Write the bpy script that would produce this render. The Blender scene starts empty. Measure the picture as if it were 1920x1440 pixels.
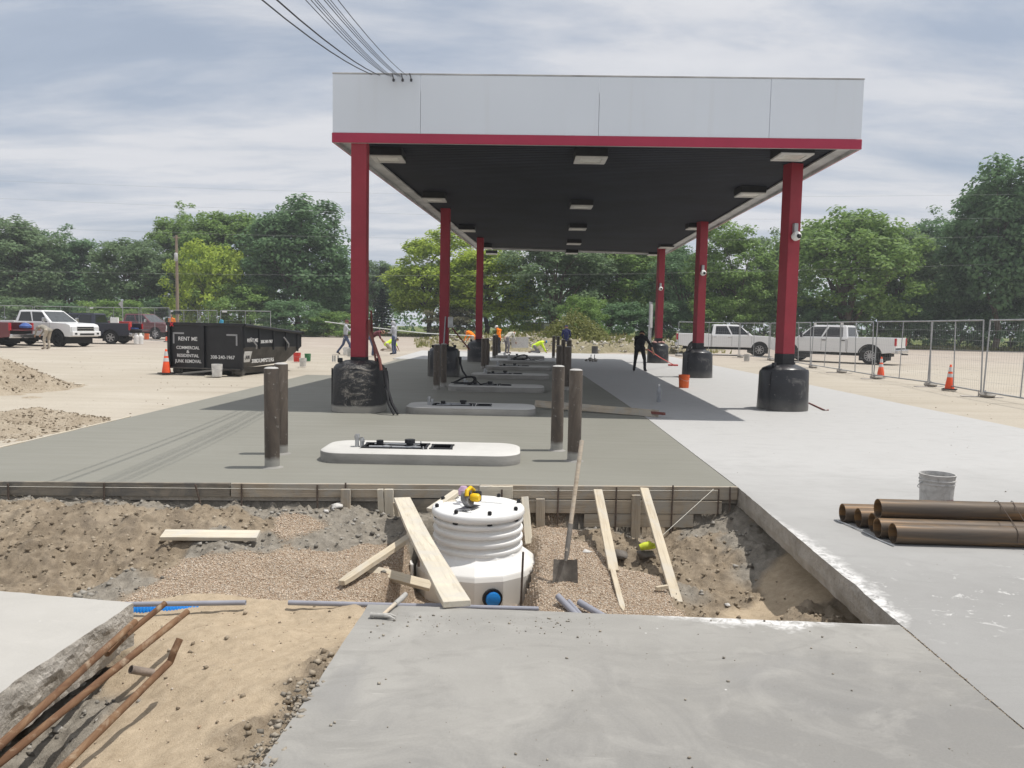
import bpy, bmesh, math, random
import numpy as np
from mathutils import Vector, Matrix, noise as mnoise

scene = bpy.context.scene
COL = scene.collection
R = math.radians
rng = np.random.RandomState(7)
random.seed(7)

# ------------------------------------------------------------------ camera
F, CAM_H, PITCH, ROLL = 1442.0, 1.68, R(4.4), R(1.1)
_f = np.array([0, math.cos(PITCH), -math.sin(PITCH)])
_r0 = np.array([1.0, 0, 0]); _u0 = np.cross(_r0, _f)
_r = math.cos(ROLL) * _r0 + math.sin(ROLL) * _u0
_u = -math.sin(ROLL) * _r0 + math.cos(ROLL) * _u0
cam_d = bpy.data.cameras.new('camera'); cam = bpy.data.objects.new('camera', cam_d)
COL.objects.link(cam); scene.camera = cam
cam_d.sensor_width = 36; cam_d.lens = 36 * F / 1920; cam_d.clip_end = 3000; cam_d.clip_start = 0.05
cam.matrix_world = Matrix(((_r[0], _u[0], -_f[0], 0), (_r[1], _u[1], -_f[1], 0), (_r[2], _u[2], -_f[2], CAM_H), (0, 0, 0, 1)))

# ------------------------------------------------------------------ sun and sky
SUN_T = Vector((0.39, 0.035, 1.0)).normalized()            # towards the sun: from the right, high
sl = bpy.data.lights.new('sun', 'SUN'); sun = bpy.data.objects.new('sun', sl); COL.objects.link(sun)
sl.energy = 4.6; sl.angle = R(0.6); sl.color = (1.0, 0.96, 0.90)
sun.rotation_euler = SUN_T.to_track_quat('Z', 'Y').to_euler()
sun.location = (20, 5, 50)
world = bpy.data.worlds.new('World'); scene.world = world; world.use_nodes = True
wn = world.node_tree; wn.nodes.clear()
def WN(t, **k):
    n = wn.nodes.new(t)
    for a, v in k.items(): setattr(n, a, v)
    return n
sky = WN('ShaderNodeTexSky'); sky.sky_type = 'NISHITA'; sky.sun_disc = False
sky.sun_elevation = math.asin(SUN_T.z); sky.sun_rotation = math.atan2(SUN_T.x, SUN_T.y)
sky.air_density = 1.0; sky.dust_density = 2.0; sky.ozone_density = 1.0
scl = WN('ShaderNodeVectorMath', operation='SCALE'); scl.inputs['Scale'].default_value = 0.10
wn.links.new(sky.outputs[0], scl.inputs[0])
tc = WN('ShaderNodeTexCoord'); sx = WN('ShaderNodeSeparateXYZ'); wn.links.new(tc.outputs['Generated'], sx.inputs[0])
mz = WN('ShaderNodeMath', operation='MAXIMUM'); mz.inputs[1].default_value = 0.0
wn.links.new(sx.outputs['Z'], mz.inputs[0])
mz2 = WN('ShaderNodeMath', operation='ADD'); mz2.inputs[1].default_value = 0.15; wn.links.new(mz.outputs[0], mz2.inputs[0])
dv = WN('ShaderNodeVectorMath', operation='DIVIDE'); cmb = WN('ShaderNodeCombineXYZ')
wn.links.new(tc.outputs['Generated'], dv.inputs[0])
for i in range(3): wn.links.new(mz2.outputs[0], cmb.inputs[i])
wn.links.new(cmb.outputs[0], dv.inputs[1])
mp = WN('ShaderNodeMapping'); mp.inputs['Scale'].default_value = (0.42, 0.92, 0.0)
mp.inputs['Rotation'].default_value = (0, 0, R(14)); mp.inputs['Location'].default_value = (2.3, 0.4, 0)
wn.links.new(dv.outputs[0], mp.inputs[0])
def wnoise(scale, det, rough, dist, lac=2.0):
    n = WN('ShaderNodeTexNoise'); n.inputs['Scale'].default_value = scale; n.inputs['Detail'].default_value = det
    n.inputs['Roughness'].default_value = rough; n.inputs['Distortion'].default_value = dist
    wn.links.new(mp.outputs[0], n.inputs['Vector']); return n
n1 = wnoise(1.75, 9, 0.58, 0.25); n2 = wnoise(0.55, 4, 0.5, 0.3)
def wramp(src, stops):
    r = WN('ShaderNodeValToRGB'); els = r.color_ramp.elements
    while len(els) < len(stops): els.new(0.5)
    for e, (p, c) in zip(els, stops): e.position = p; e.color = (*c, 1)
    wn.links.new(src, r.inputs[0]); return r
cov = WN('ShaderNodeMath', operation='ADD'); wn.links.new(n1.outputs[0], cov.inputs[0]); wn.links.new(n2.outputs[0], cov.inputs[1])
cover = wramp(cov.outputs[0], [(0.0, (0.70,) * 3), (1.0, (1,) * 3)])
cover.color_ramp.elements[0].position = 0.74; cover.color_ramp.elements[1].position = 1.0
shade = wramp(n1.outputs[0], [(0.37, (0.53, 0.605, 0.73)), (0.55, (0.83, 0.845, 0.89))])
mix = WN('ShaderNodeMix'); mix.data_type = 'RGBA'
wn.links.new(cover.outputs[0], mix.inputs[0]); wn.links.new(scl.outputs[0], mix.inputs[6]); wn.links.new(shade.outputs[0], mix.inputs[7])
bg = WN('ShaderNodeBackground'); bg.inputs[1].default_value = 1.0
wo = WN('ShaderNodeOutputWorld')
wn.links.new(mix.outputs[2], bg.inputs[0]); wn.links.new(bg.outputs[0], wo.inputs[0])
vs = scene.view_settings; vs.view_transform = 'Standard'; vs.look = 'None'; vs.exposure = -0.15; vs.gamma = 1.0
scene.cycles.use_denoising = True
scene.cycles.max_bounces = 6; scene.cycles.transparent_max_bounces = 8

# ------------------------------------------------------------------ measuring: photograph pixel -> place
def ray(px, py): return _f + _r * (px - 960) / F - _u * (py - 720) / F
def G(px, py, z=0.0):
    d = ray(px, py); t = (z - CAM_H) / d[2]; return Vector((d[0] * t, d[1] * t, z))
def AY(px, py, y):
    d = ray(px, py); t = y / d[1]; return Vector((d[0] * t, y, CAM_H + d[2] * t))

# ------------------------------------------------------------------ materials
MATS = {}
def srgb(r, g, b):
    f = lambda c: (c / 255 / 12.92) if c / 255 <= 0.04045 else ((c / 255 + 0.055) / 1.055) ** 2.4
    return (f(r), f(g), f(b))
class NT:
    def __init__(s, name):
        s.m = bpy.data.materials.new(name); s.m.use_nodes = True; s.t = s.m.node_tree; s.t.nodes.clear()
        s.out = s.n('ShaderNodeOutputMaterial'); s.b = s.n('ShaderNodeBsdfPrincipled'); s.l(s.b.outputs[0], s.out.inputs[0])
        s.tc = s.n('ShaderNodeTexCoord'); s.co = s.tc.outputs['Object']
        MATS[name] = s.m
    def n(s, t, **k):
        x = s.t.nodes.new(t)
        for a, v in k.items(): setattr(x, a, v)
        return x
    def l(s, a, b): s.t.links.new(a, b)
    def mapping(s, scale=(1, 1, 1), rot=(0, 0, 0), src=None):
        m = s.n('ShaderNodeMapping'); m.inputs['Scale'].default_value = scale; m.inputs['Rotation'].default_value = rot
        s.l(src or s.co, m.inputs[0]); return m.outputs[0]
    def noise(s, scale, detail=5, rough=0.55, dist=0.0, vec=None):
        x = s.n('ShaderNodeTexNoise'); x.inputs['Scale'].default_value = scale; x.inputs['Detail'].default_value = detail
        x.inputs['Roughness'].default_value = rough; x.inputs['Distortion'].default_value = dist
        s.l(vec or s.co, x.inputs['Vector']); return x.outputs[0]
    def voronoi(s, scale, vec=None, out='Distance', feature='F1'):
        x = s.n('ShaderNodeTexVoronoi'); x.inputs['Scale'].default_value = scale; x.feature = feature
        s.l(vec or s.co, x.inputs['Vector']); return x.outputs[out]
    def ramp(s, src, stops):
        r = s.n('ShaderNodeValToRGB'); els = r.color_ramp.elements
        while len(els) < len(stops): els.new(0.5)
        for e, (p, c) in zip(els, stops):
            e.position = p; e.color = (*c, 1) if len(c) == 3 else c
        s.l(src, r.inputs[0]); return r.outputs[0]
    def mask(s, src, a, b): return s.ramp(src, [(a, (0, 0, 0)), (b, (1, 1, 1))])
    def mix(s, fac, a, b, mode='MIX'):
        m = s.n('ShaderNodeMix'); m.data_type = 'RGBA'; m.blend_type = mode
        for v, i in ((fac, 0), (a, 6), (b, 7)):
            if hasattr(v, 'is_linked'): s.l(v, m.inputs[i])
            else: m.inputs[i].default_value = v if i == 0 else (*v, 1)
        return m.outputs[2]
    def math(s, op, a, b=0.0, clamp=False):
        m = s.n('ShaderNodeMath', operation=op); m.use_clamp = clamp
        for v, i in ((a, 0), (b, 1)):
            if hasattr(v, 'is_linked'): s.l(v, m.inputs[i])
            else: m.inputs[i].default_value = v
        return m.outputs[0]
    def xyz(s, src=None):
        x = s.n('ShaderNodeSeparateXYZ'); s.l(src or s.co, x.inputs[0]); return x.outputs
    def attr(s, name):
        a = s.n('ShaderNodeAttribute'); a.attribute_name = name; return a
    def color(s, v):
        if hasattr(v, 'is_linked'): s.l(v, s.b.inputs['Base Color'])
        else: s.b.inputs['Base Color'].default_value = (*v, 1)
        return s
    def set(s, rough=0.7, metal=0.0, spec=0.3, coat=0.0):
        if hasattr(rough, 'is_linked'): s.l(rough, s.b.inputs['Roughness'])
        else: s.b.inputs['Roughness'].default_value = rough
        s.b.inputs['Metallic'].default_value = metal; s.b.inputs['Specular IOR Level'].default_value = spec
        s.b.inputs['Coat Weight'].default_value = coat
        return s
    def bump(s, h, strength=0.3, dist=0.01):
        b = s.n('ShaderNodeBump'); b.inputs['Strength'].default_value = strength; b.inputs['Distance'].default_value = dist
        s.l(h, b.inputs['Height']); s.l(b.outputs[0], s.b.inputs['Normal']); return s

def mul(c, k): return tuple(min(1, x * k) for x in c)
def pm(name, c, var=0.15, sc=3.0, rough=0.75, metal=0.0, bump=0.15, bsc=40.0, spec=0.3, c2=None, coat=0.0, stretch=None, bdist=0.01):
    if name in MATS: return MATS[name]
    t = NT(name); v = t.mapping(stretch) if stretch else None
    a = t.noise(sc, 6, 0.6, vec=v)
    t.color(t.ramp(a, [(0.3, mul(c, 1 - var)), (0.7, c2 or mul(c, 1 + var))])).set(rough, metal, spec, coat)
    if bump: t.bump(t.noise(bsc, 4, 0.6, vec=v), bump, bdist)
    return t.m

# ------------------------------------------------------------------ mesh helpers
class MB:
    def __init__(s): s.v = []; s.f = []; s.m = []
    def add(s, vs, fs, mi=0):
        o = len(s.v); s.v += [tuple(v) for v in vs]; s.f += [tuple(i + o for i in f) for f in fs]; s.m += [mi] * len(fs); return s
    def box(s, c, size, rot=None, mi=0):
        hx, hy, hz = [x / 2 for x in size]; M = rot or Matrix.Identity(3); c = Vector(c)
        P = [c + M @ Vector((a * hx, b * hy, d * hz)) for d in (-1, 1) for b in (-1, 1) for a in (-1, 1)]
        return s.add(P, [(0, 2, 3, 1), (4, 5, 7, 6), (0, 1, 5, 4), (2, 6, 7, 3), (0, 4, 6, 2), (1, 3, 7, 5)], mi)
    def rings(s, rs, mi=0, cap0=True, cap1=True):
        n = len(rs[0]); V = [p for r in rs for p in r]; Fs = []
        for k in range(len(rs) - 1):
            for i in range(n):
                j = (i + 1) % n
                Fs.append((k * n + i, k * n + j, (k + 1) * n + j, (k + 1) * n + i))
        if cap0: Fs.append(tuple(range(n - 1, -1, -1)))
        if cap1: Fs.append(tuple((len(rs) - 1) * n + i for i in range(n)))
        return s.add(V, Fs, mi)
    def tube(s, pts, r, seg=10, mi=0, cap=True):
        pts = [Vector(p) for p in pts]; n = len(pts); rr = r if isinstance(r, (list, tuple)) else [r] * n
        out = []; prev = None
        for i, p in enumerate(pts):
            t = (pts[min(i + 1, n - 1)] - pts[max(i - 1, 0)]).normalized()
            if prev is None:
                a = Vector((0, 0, 1)) if abs(t.z) < 0.9 else Vector((1, 0, 0)); u = t.cross(a).normalized()
            else: u = (prev - t * prev.dot(t)).normalized()
            prev = u; w = t.cross(u)
            out.append([p + (u * math.cos(2 * math.pi * k / seg) + w * math.sin(2 * math.pi * k / seg)) * rr[i] for k in range(seg)])
        return s.rings(out, mi, cap, cap)
    def lathe(s, prof, seg=24, c=(0, 0, 0), mi=0, cap0=True, cap1=True, M=None):
        c = Vector(c); M = M or Matrix.Identity(3)
        rs = [[c + M @ Vector((r * math.cos(2 * math.pi * k / seg), r * math.sin(2 * math.pi * k / seg), z)) for k in range(seg)] for r, z in prof]
        return s.rings(rs, mi, cap0, cap1)
    def prism(s, poly, z0, z1, mi=0, M=None, o=(0, 0, 0)):
        M = M or Matrix.Identity(3); o = Vector(o); n = len(poly)
        V = [o + M @ Vector((x, y, z0)) for x, y in poly] + [o + M @ Vector((x, y, z1)) for x, y in poly]
        return s.add(V, [tuple(range(n - 1, -1, -1)), tuple(range(n, 2 * n))] + [(i, (i + 1) % n, (i + 1) % n + n, i + n) for i in range(n)], mi)
    def mesh(s, name, mats, bevel=0.0, smooth=False, bseg=2, org=None):
        me = bpy.data.meshes.new(name)
        V = s.v if org is None else [(x - org[0], y - org[1], z - org[2]) for x, y, z in s.v]
        me.from_pydata(V, [], s.f)
        for m in (mats if isinstance(mats, (list, tuple)) else [mats]): me.materials.append(m)
        if len(set(s.m)) > 1: me.polygons.foreach_set('material_index', s.m)
        bm = bmesh.new(); bm.from_mesh(me)
        bmesh.ops.recalc_face_normals(bm, faces=bm.faces)
        if bevel:
            bmesh.ops.remove_doubles(bm, verts=bm.verts, dist=1e-5)
            es = [e for e in bm.edges if len(e.link_faces) == 2 and e.calc_face_angle(0) > R(28)]
            bmesh.ops.bevel(bm, geom=es, offset=bevel, segments=bseg, affect='EDGES', profile=0.6, clamp_overlap=True)
        if smooth:
            for f in bm.faces: f.smooth = True
            for e in bm.edges:
                if len(e.link_faces) == 2 and e.calc_face_angle(0) > R(38): e.smooth = False
        bm.to_mesh(me); bm.free()
        return me
    def build(s, name, mats, parent=None, loc=None, **k):
        me = s.mesh(name, mats, **k)
        return link(name, me, parent, loc)
def link(name, me, parent=None, loc=None):
    o = bpy.data.objects.new(name, me); COL.objects.link(o)
    if parent: o.parent = parent
    if loc is not None: o.location = loc
    return o
def tag(o, label=None, cat=None, group=None, kind=None):
    if label: o['label'] = label
    if cat: o['category'] = cat
    if group: o['group'] = group
    if kind: o['kind'] = kind
    return o
def thing(name, label, cat, loc=(0, 0, 0), rz=0.0, group=None):
    o = bpy.data.objects.new(name, None); COL.objects.link(o); o.location = loc; o.rotation_euler = (0, 0, rz)
    o.empty_display_size = 0.1
    return tag(o, label, cat, group)
def copy_tree(o, parent=None):
    c = o.copy(); COL.objects.link(c); c.parent = parent
    for ch in list(o.children): copy_tree(ch, c)
    return c
def frame(a, b, up=(0, 0, 1)):
    """local x along a->b, local z as near to up as it can be, origin in the middle"""
    a = Vector(a); b = Vector(b); x = (b - a).normalized(); u = Vector(up)
    y = u.cross(x).normalized(); z = x.cross(y); m = (a + b) / 2
    return Matrix(((x.x, y.x, z.x, m.x), (x.y, y.y, z.y, m.y), (x.z, y.z, z.z, m.z), (0, 0, 0, 1))), (b - a).length
def plank(name, a, b, w, t, mat, label, cat='board', up=(0, 0, 1), group=None, cut=None, warp=0.0):
    """a real board: length a->b, width w (across), thickness t (along up)"""
    M, L = frame(a, b, up); mb = MB(); n = 9; rs = []
    for i in range(n + 1):
        x = -L / 2 + L * i / n; k = 1.0
        if cut and i == 0: k = cut
        dy = random.uniform(-1, 1) * 0.0015; dz = warp * math.sin(math.pi * i / n) + random.uniform(-1, 1) * 0.001
        rs.append([(x, -w / 2 * k + dy, -t / 2 + dz), (x, w / 2 * k + dy, -t / 2 + dz), (x, w / 2 * k + dy, t / 2 + dz), (x, -w / 2 * k + dy, t / 2 + dz)])
    mb.rings(rs); o = mb.build(name, mat, bevel=0.003, bseg=1); o.matrix_world = M
    return tag(o, label, cat, group)
def rod(name, pts, r, mat, label=None, cat=None, group=None, seg=10, parent=None):
    o0 = Vector(pts[0]) if parent is None else Vector((0, 0, 0))
    o = MB().tube([Vector(p) - o0 for p in pts], r, seg).build(name, mat, parent, o0 if parent is None else None, smooth=True)
    return tag(o, label, cat, group) if label else o
def hollow(name, a, b, r, wall, mat, label, cat='pipe', group=None, seg=28, wob=0.0):
    """open-ended pipe with wall thickness"""
    M, L = frame(a, b); mb = MB(); n = 10
    P = lambda x, rad, k: (x, rad * math.cos(2 * math.pi * k / seg), rad * math.sin(2 * math.pi * k / seg))
    rs = [[P(-L / 2 + L * i / n, r * (1 + wob * math.sin(i * 2.3)), k) for k in range(seg)] for i in range(n + 1)]
    rs += [[P(L / 2 - L * i / n, (r - wall), k) for k in range(seg)] for i in range(n + 1)]
    m = len(rs); mb.rings(rs, 0, False, False)
    N = seg
    mb.f += [((m - 1) * N + i, (m - 1) * N + (i + 1) % N, (i + 1) % N, i) for i in range(N)]; mb.m += [0] * N
    o = mb.build(name, mat, smooth=True); o.matrix_world = M
    return tag(o, label, cat, group)

# value noise for the ground relief
_tab = np.random.RandomState(11).rand(256, 256)
def vn(x, y):
    xi = np.floor(x).astype(int); yi = np.floor(y).astype(int); fx = x - xi; fy = y - yi
    fx = fx * fx * (3 - 2 * fx); fy = fy * fy * (3 - 2 * fy); g = lambda a, b: _tab[a & 255, b & 255]
    return (g(xi, yi) * (1 - fx) * (1 - fy) + g(xi + 1, yi) * fx * (1 - fy) + g(xi, yi + 1) * (1 - fx) * fy + g(xi + 1, yi + 1) * fx * fy) * 2 - 1
def fbm(x, y, f, o=4, g=0.5):
    s = np.zeros_like(x); a = 1.0
    for i in range(o): s += a * vn(x * f + 17.3 * i, y * f - 9.1 * i); f *= 2.03; a *= g
    return s
def arr_mesh(name, V, Q, mats, smooth=False):
    """numpy verts (n,3) and faces (m,k)"""
    me = bpy.data.meshes.new(name); k = Q.shape[1]
    me.vertices.add(len(V)); me.vertices.foreach_set('co', np.ascontiguousarray(V, dtype=np.float32).ravel())
    me.loops.add(Q.size); me.loops.foreach_set('vertex_index', np.ascontiguousarray(Q, dtype=np.int32).ravel())
    me.polygons.add(len(Q)); me.polygons.foreach_set('loop_start', np.arange(0, Q.size, k, dtype=np.int32))
    me.polygons.foreach_set('loop_total', np.full(len(Q), k, dtype=np.int32))
    if smooth: me.polygons.foreach_set('use_smooth', np.ones(len(Q), dtype=bool))
    for m in (mats if isinstance(mats, (list, tuple)) else [mats]): me.materials.append(m)
    me.update(calc_edges=True); me.validate()
    return me
OCT = np.array([(1, 0, 0), (-1, 0, 0), (0, 1, 0), (0, -1, 0), (0, 0, 1), (0, 0, -1)], float)
OCF = np.array([(0, 2, 4), (2, 1, 4), (1, 3, 4), (3, 0, 4), (2, 0, 5), (1, 2, 5), (3, 1, 5), (0, 3, 5)])
def stones(P, S, seed, squash=0.75):
    """many small angular stones at P with radii S -> verts, tris"""
    rs = np.random.RandomState(seed); n = len(P)
    V = OCT[None] * (1 + rs.uniform(-0.3, 0.3, (n, 6, 1)))
    a, b = rs.rand(n) * 6.28, rs.rand(n) * 1.2
    ca, sa, cb, sb = np.cos(a), np.sin(a), np.cos(b), np.sin(b)
    x, y, z = V[..., 0], V[..., 1], V[..., 2]
    y, z = y * cb[:, None] - z * sb[:, None], y * sb[:, None] + z * cb[:, None]
    x, y = x * ca[:, None] - y * sa[:, None], x * sa[:, None] + y * ca[:, None]
    V = np.stack([x * rs.uniform(0.8, 1.35, (n, 1)), y, z * squash], -1) * S[:, None, None] + P[:, None]
    T = (OCF[None] + 6 * np.arange(n)[:, None, None]).reshape(-1, 3)
    return V.reshape(-1, 3), T
# ------------------------------------------------------------------ surface materials
def concrete(name, c, mott=0.1, blot=None, streak=0.0, edge=None, spec=0.25, rough=0.75, wear=0.12):
    t = NT(name)
    a = t.noise(0.55, 7, 0.62, 0.4); b = t.noise(3.5, 6, 0.65, 0.2); g = t.noise(90, 3, 0.6)
    col = t.ramp(a, [(0.28, mul(c, 1 - mott * 1.6)), (0.5, c), (0.75, mul(c, 1 + mott))])
    col = t.mix(t.math('MULTIPLY', t.mask(b, 0.35, 0.7), 0.35), col, mul(c, 1 - mott * 1.2))
    if streak:
        s = t.noise(1.1, 6, 0.6, 0.6, vec=t.mapping((0.25, 2.2, 1)))
        col = t.mix(t.math('MULTIPLY', t.mask(s, 0.42, 0.72), streak), col, mul(c, 0.72))
    if blot:
        col = t.mix(t.math('MULTIPLY', t.mask(t.noise(0.9, 8, 0.6, 1.0), 0.56, 0.68), 0.75), col, blot)
    if edge: col = edge(t, col)
    smear = t.noise(1.7, 6, 0.6, 2.6, vec=t.mapping((0.7, 1.9, 1), (0, 0, R(24)))); col = t.mix(t.math('MULTIPLY', t.mask(smear, 0.51, 0.64), wear), col, mul(c, 0.7)); col = t.mix(t.math('MULTIPLY', t.mask(t.noise(2.3, 7, 0.62, 1.4), 0.52, 0.68), wear), col, mul(c, 1.2))
    scr = t.noise(14, 3, 0.5, 0.4, vec=t.mapping((0.25, 3.0, 1), (0, 0, R(-35)))); col = t.mix(t.math('MULTIPLY', t.math('MULTIPLY', t.mask(scr, 0.68, 0.72), t.mask(a, 0.48, 0.6)), 0.5), col, mul(c, 1.45))
    fleck = t.math('SUBTRACT', 1.0, t.mask(t.voronoi(6.5), 0.02, 0.05)); col = t.mix(t.math('MULTIPLY', fleck, t.math('MULTIPLY', t.mask(t.noise(2.7, 2), 0.56, 0.6), 0.9)), col, (0.72, 0.71, 0.69))
    pits = t.mask(t.voronoi(26), 0.0, 0.055)
    keep = t.mask(t.noise(4, 2), 0.5, 0.62)
    col = t.mix(t.math('MULTIPLY', t.math('SUBTRACT', 1.0, pits), t.math('MULTIPLY', keep, 0.6)), col, mul(c, 0.3))
    col = t.mix(0.10, col, t.ramp(g, [(0.3, mul(c, 0.6)), (0.7, mul(c, 1.3))]))
    t.color(col).set(t.ramp(b, [(0.3, (rough - 0.12,) * 3), (0.7, (rough + 0.1,) * 3)]), 0, spec)
    br = t.noise(40, 3, 0.6, 0.1, vec=t.mapping((0.12, 5.0, 1), (0, 0, R(3)))); t.bump(t.math('ADD', t.math('ADD', t.math('MULTIPLY', b, 0.6), t.math('MULTIPLY', g, 0.3)), t.math('MULTIPLY', br, 0.35)), 0.22, 0.008)
    return t.m
def white_spill_near(t, col):
    """dried white slurry spilled along the far edge of the near slab"""
    o = t.xyz(); n = t.noise(5.0, 7, 0.68, 1.2); n2 = t.noise(1.3, 4, 0.6)
    e = t.math('SUBTRACT', t.math('ADD', 4.46, t.math('MULTIPLY', o[0], -0.0535)), o[1])       # metres in from that edge
    w = t.ramp(t.math('DIVIDE', o[0], 2.4), [(0.30, (0, 0, 0)), (0.50, (1, 1, 1)), (0.66, (1, 1, 1)), (0.80, (0.45, 0.45, 0.45)), (0.95, (0.55,) * 3)])
    lim = t.math('MULTIPLY', t.math('MULTIPLY', w, 0.62), t.math('MULTIPLY', n, n2))
    m = t.math('MULTIPLY', t.math('SUBTRACT', lim, e), 14.0, True)
    fl = t.mask(t.noise(16, 6, 0.75, 1.0), 0.40, 0.54); m = t.math('MULTIPLY', t.math('MULTIPLY', m, fl), t.mask(w, 0.02, 0.1))
    col = t.mix(m, col, (0.66, 0.65, 0.635))
    damp = t.mask(t.math('ADD', t.math('ADD', t.math('MULTIPLY', o[1], -0.28), t.math('MULTIPLY', o[0], 0.09)), t.math('ADD', 1.0, t.math('MULTIPLY', t.noise(1.6, 7, 0.68, 1.2), 1.1))), 0.56, 0.84)
    col = t.mix(t.math('MULTIPLY', damp, 0.65), col, (0.185, 0.181, 0.173))
    r = t.noise(1.1, 3, 0.5); rust = t.mask(r, 0.70, 0.80)
    return t.mix(t.math('MULTIPLY', rust, 0.45), col, (0.42, 0.33, 0.22))
def white_spill_right(t, col):
    """the same slurry along the cut edge of the right-hand paving, and a paler tone blended in further on"""
    o = t.xyz(); n = t.noise(4.0, 7, 0.7, 1.0); n3 = t.noise(0.8, 5, 0.6, 0.5)
    e = t.math('SUBTRACT', o[0], t.math('ADD', 2.045, t.math('MULTIPLY', o[1], 0.0495)))
    g = t.ramp(t.math('DIVIDE', o[1], 10.0), [(0.42, (0.0,) * 3), (0.45, (1, 1, 1)), (0.53, (0.75,) * 3), (0.68, (0.25,) * 3), (0.8, (0, 0, 0))])
    lim = t.math('MULTIPLY', t.math('MULTIPLY', g, 0.85), t.math('MULTIPLY', n, n3))
    m = t.math('MULTIPLY', t.math('MULTIPLY', t.math('SUBTRACT', lim, e), 12.0, True), t.mask(t.noise(15, 6, 0.75, 1.0), 0.40, 0.54))
    sp = t.mask(t.noise(7, 5, 0.7, 0.6), 0.60, 0.66)
    near = t.ramp(t.math('DIVIDE', o[1], 10.0), [(0.40, (0, 0, 0)), (0.46, (1, 1, 1)), (0.56, (0, 0, 0))])
    m = t.math('MULTIPLY', m, t.mask(g, 0.16, 0.3)); m = t.math('MAXIMUM', m, t.math('MULTIPLY', sp, near))
    far = t.mask(t.math('ADD', t.math('DIVIDE', o[1], 20.0), t.math('MULTIPLY', n3, 0.25)), 0.36, 0.62)
    col = t.mix(far, col, (0.45, 0.446, 0.436))
    return t.mix(m, col, (0.64, 0.63, 0.615))
concrete('concrete_near', (0.312, 0.302, 0.28), 0.16, blot=(0.235, 0.23, 0.22), streak=0.3, edge=white_spill_near, wear=0.42)
concrete('concrete_right', (0.285, 0.281, 0.271), 0.10, edge=white_spill_right)
concrete('concrete_left', (0.43, 0.415, 0.385), 0.10)
concrete('concrete_pale', (0.46, 0.455, 0.445), 0.06)
t = NT('concrete_fresh')
a = t.noise(0.35, 6, 0.6, 0.6); sw = t.noise(1.0, 6, 0.6, 0.3, vec=t.mapping((0.5, 6.0, 1)))
c = t.ramp(a, [(0.3, (0.208, 0.204, 0.174)), (0.7, (0.238, 0.233, 0.202))])
c = t.mix(t.math('MULTIPLY', t.mask(sw, 0.4, 0.75), 0.25), c, (0.20, 0.196, 0.172))
t.color(c).set(t.ramp(sw, [(0.3, (0.6,) * 3), (0.7, (0.75,) * 3)]), 0, 0.2).bump(t.noise(3.0, 6, 0.6, vec=t.mapping((3, 30, 1))), 0.05, 0.003)
t = NT('concrete_edge')
a = t.noise(4, 7, 0.65); b = t.noise(30, 5, 0.7)
c = t.ramp(a, [(0.3, (0.31, 0.285, 0.245)), (0.55, (0.43, 0.40, 0.355)), (0.75, (0.54, 0.51, 0.46))])
c = t.mix(t.math('MULTIPLY', t.mask(b, 0.55, 0.7), 0.35), c, (0.22, 0.20, 0.175))
t.color(c).set(0.9, 0, 0.15).bump(t.math('ADD', b, a), 0.8, 0.03)
t = NT('lot_surface')
a = t.noise(0.06, 6, 0.6, 0.5); b = t.noise(0.5, 7, 0.65, 0.5, vec=t.mapping((0.35, 1.6, 1))); g = t.noise(45, 4, 0.7)
o = t.xyz()
near = t.mask(t.math('DIVIDE', o[1], 90.0), 0.36, 0.62)
tan = t.ramp(b, [(0.3, (0.365, 0.325, 0.262)), (0.7, (0.46, 0.42, 0.355))])
asp = t.ramp(b, [(0.3, (0.32, 0.27, 0.235)), (0.7, (0.42, 0.36, 0.315))])
c = t.mix(near, tan, asp)
tire = t.mask(t.noise(0.6, 5, 0.6, 0.8, vec=t.mapping((0.12, 1.8, 1), (0, 0, R(-18)))), 0.57, 0.70)
c = t.mix(t.math('MULTIPLY', tire, 0.6), c, (0.27, 0.235, 0.195)); pale = t.mask(t.noise(0.22, 6, 0.6, 0.8), 0.5, 0.68); c = t.mix(t.math('MULTIPLY', pale, 0.4), c, (0.52, 0.485, 0.42))
c = t.mix(0.25, c, t.ramp(g, [(0.3, (0.2, 0.175, 0.14)), (0.7, (0.62, 0.56, 0.47))]))
t.color(c).set(0.95, 0, 0.1).bump(g, 0.25, 0.01)
t = NT('excavated_soil')
w = t.attr('soil').outputs['Color']; sep = t.n('ShaderNodeSeparateColor'); t.l(w, sep.inputs[0])
fine = t.noise(140, 4, 0.7); mid = t.noise(14, 6, 0.65, 0.3); big = t.noise(2.2, 5, 0.6)
sand = t.ramp(mid, [(0.3, (0.37, 0.285, 0.19)), (0.7, (0.52, 0.415, 0.29))])
dirt = t.ramp(mid, [(0.25, (0.13, 0.096, 0.063)), (0.5, (0.225, 0.174, 0.119)), (0.75, (0.335, 0.272, 0.198))])
gv = t.n('ShaderNodeTexVoronoi'); gv.inputs['Scale'].default_value = 120; t.l(t.co, gv.inputs['Vector'])
gs = t.n('ShaderNodeSeparateColor'); t.l(gv.outputs['Color'], gs.inputs[0])
grav = t.ramp(gs.outputs[0], [(0.1, (0.24, 0.165, 0.11)), (0.45, (0.43, 0.32, 0.225)), (0.75, (0.56, 0.44, 0.33)), (0.95, (0.70, 0.61, 0.50))])
mud = t.ramp(mid, [(0.28, (0.125, 0.113, 0.097)), (0.55, (0.235, 0.215, 0.185)), (0.8, (0.36, 0.335, 0.295))])
dirt = t.mix(t.math('MULTIPLY', t.mask(big, 0.5, 0.66), 0.55), dirt, (0.38, 0.315, 0.235)); dirt = t.mix(t.math('MULTIPLY', t.mask(t.noise(3.1, 5, 0.6, 0.5), 0.5, 0.62), 0.7), dirt, (0.125, 0.095, 0.068))
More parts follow.
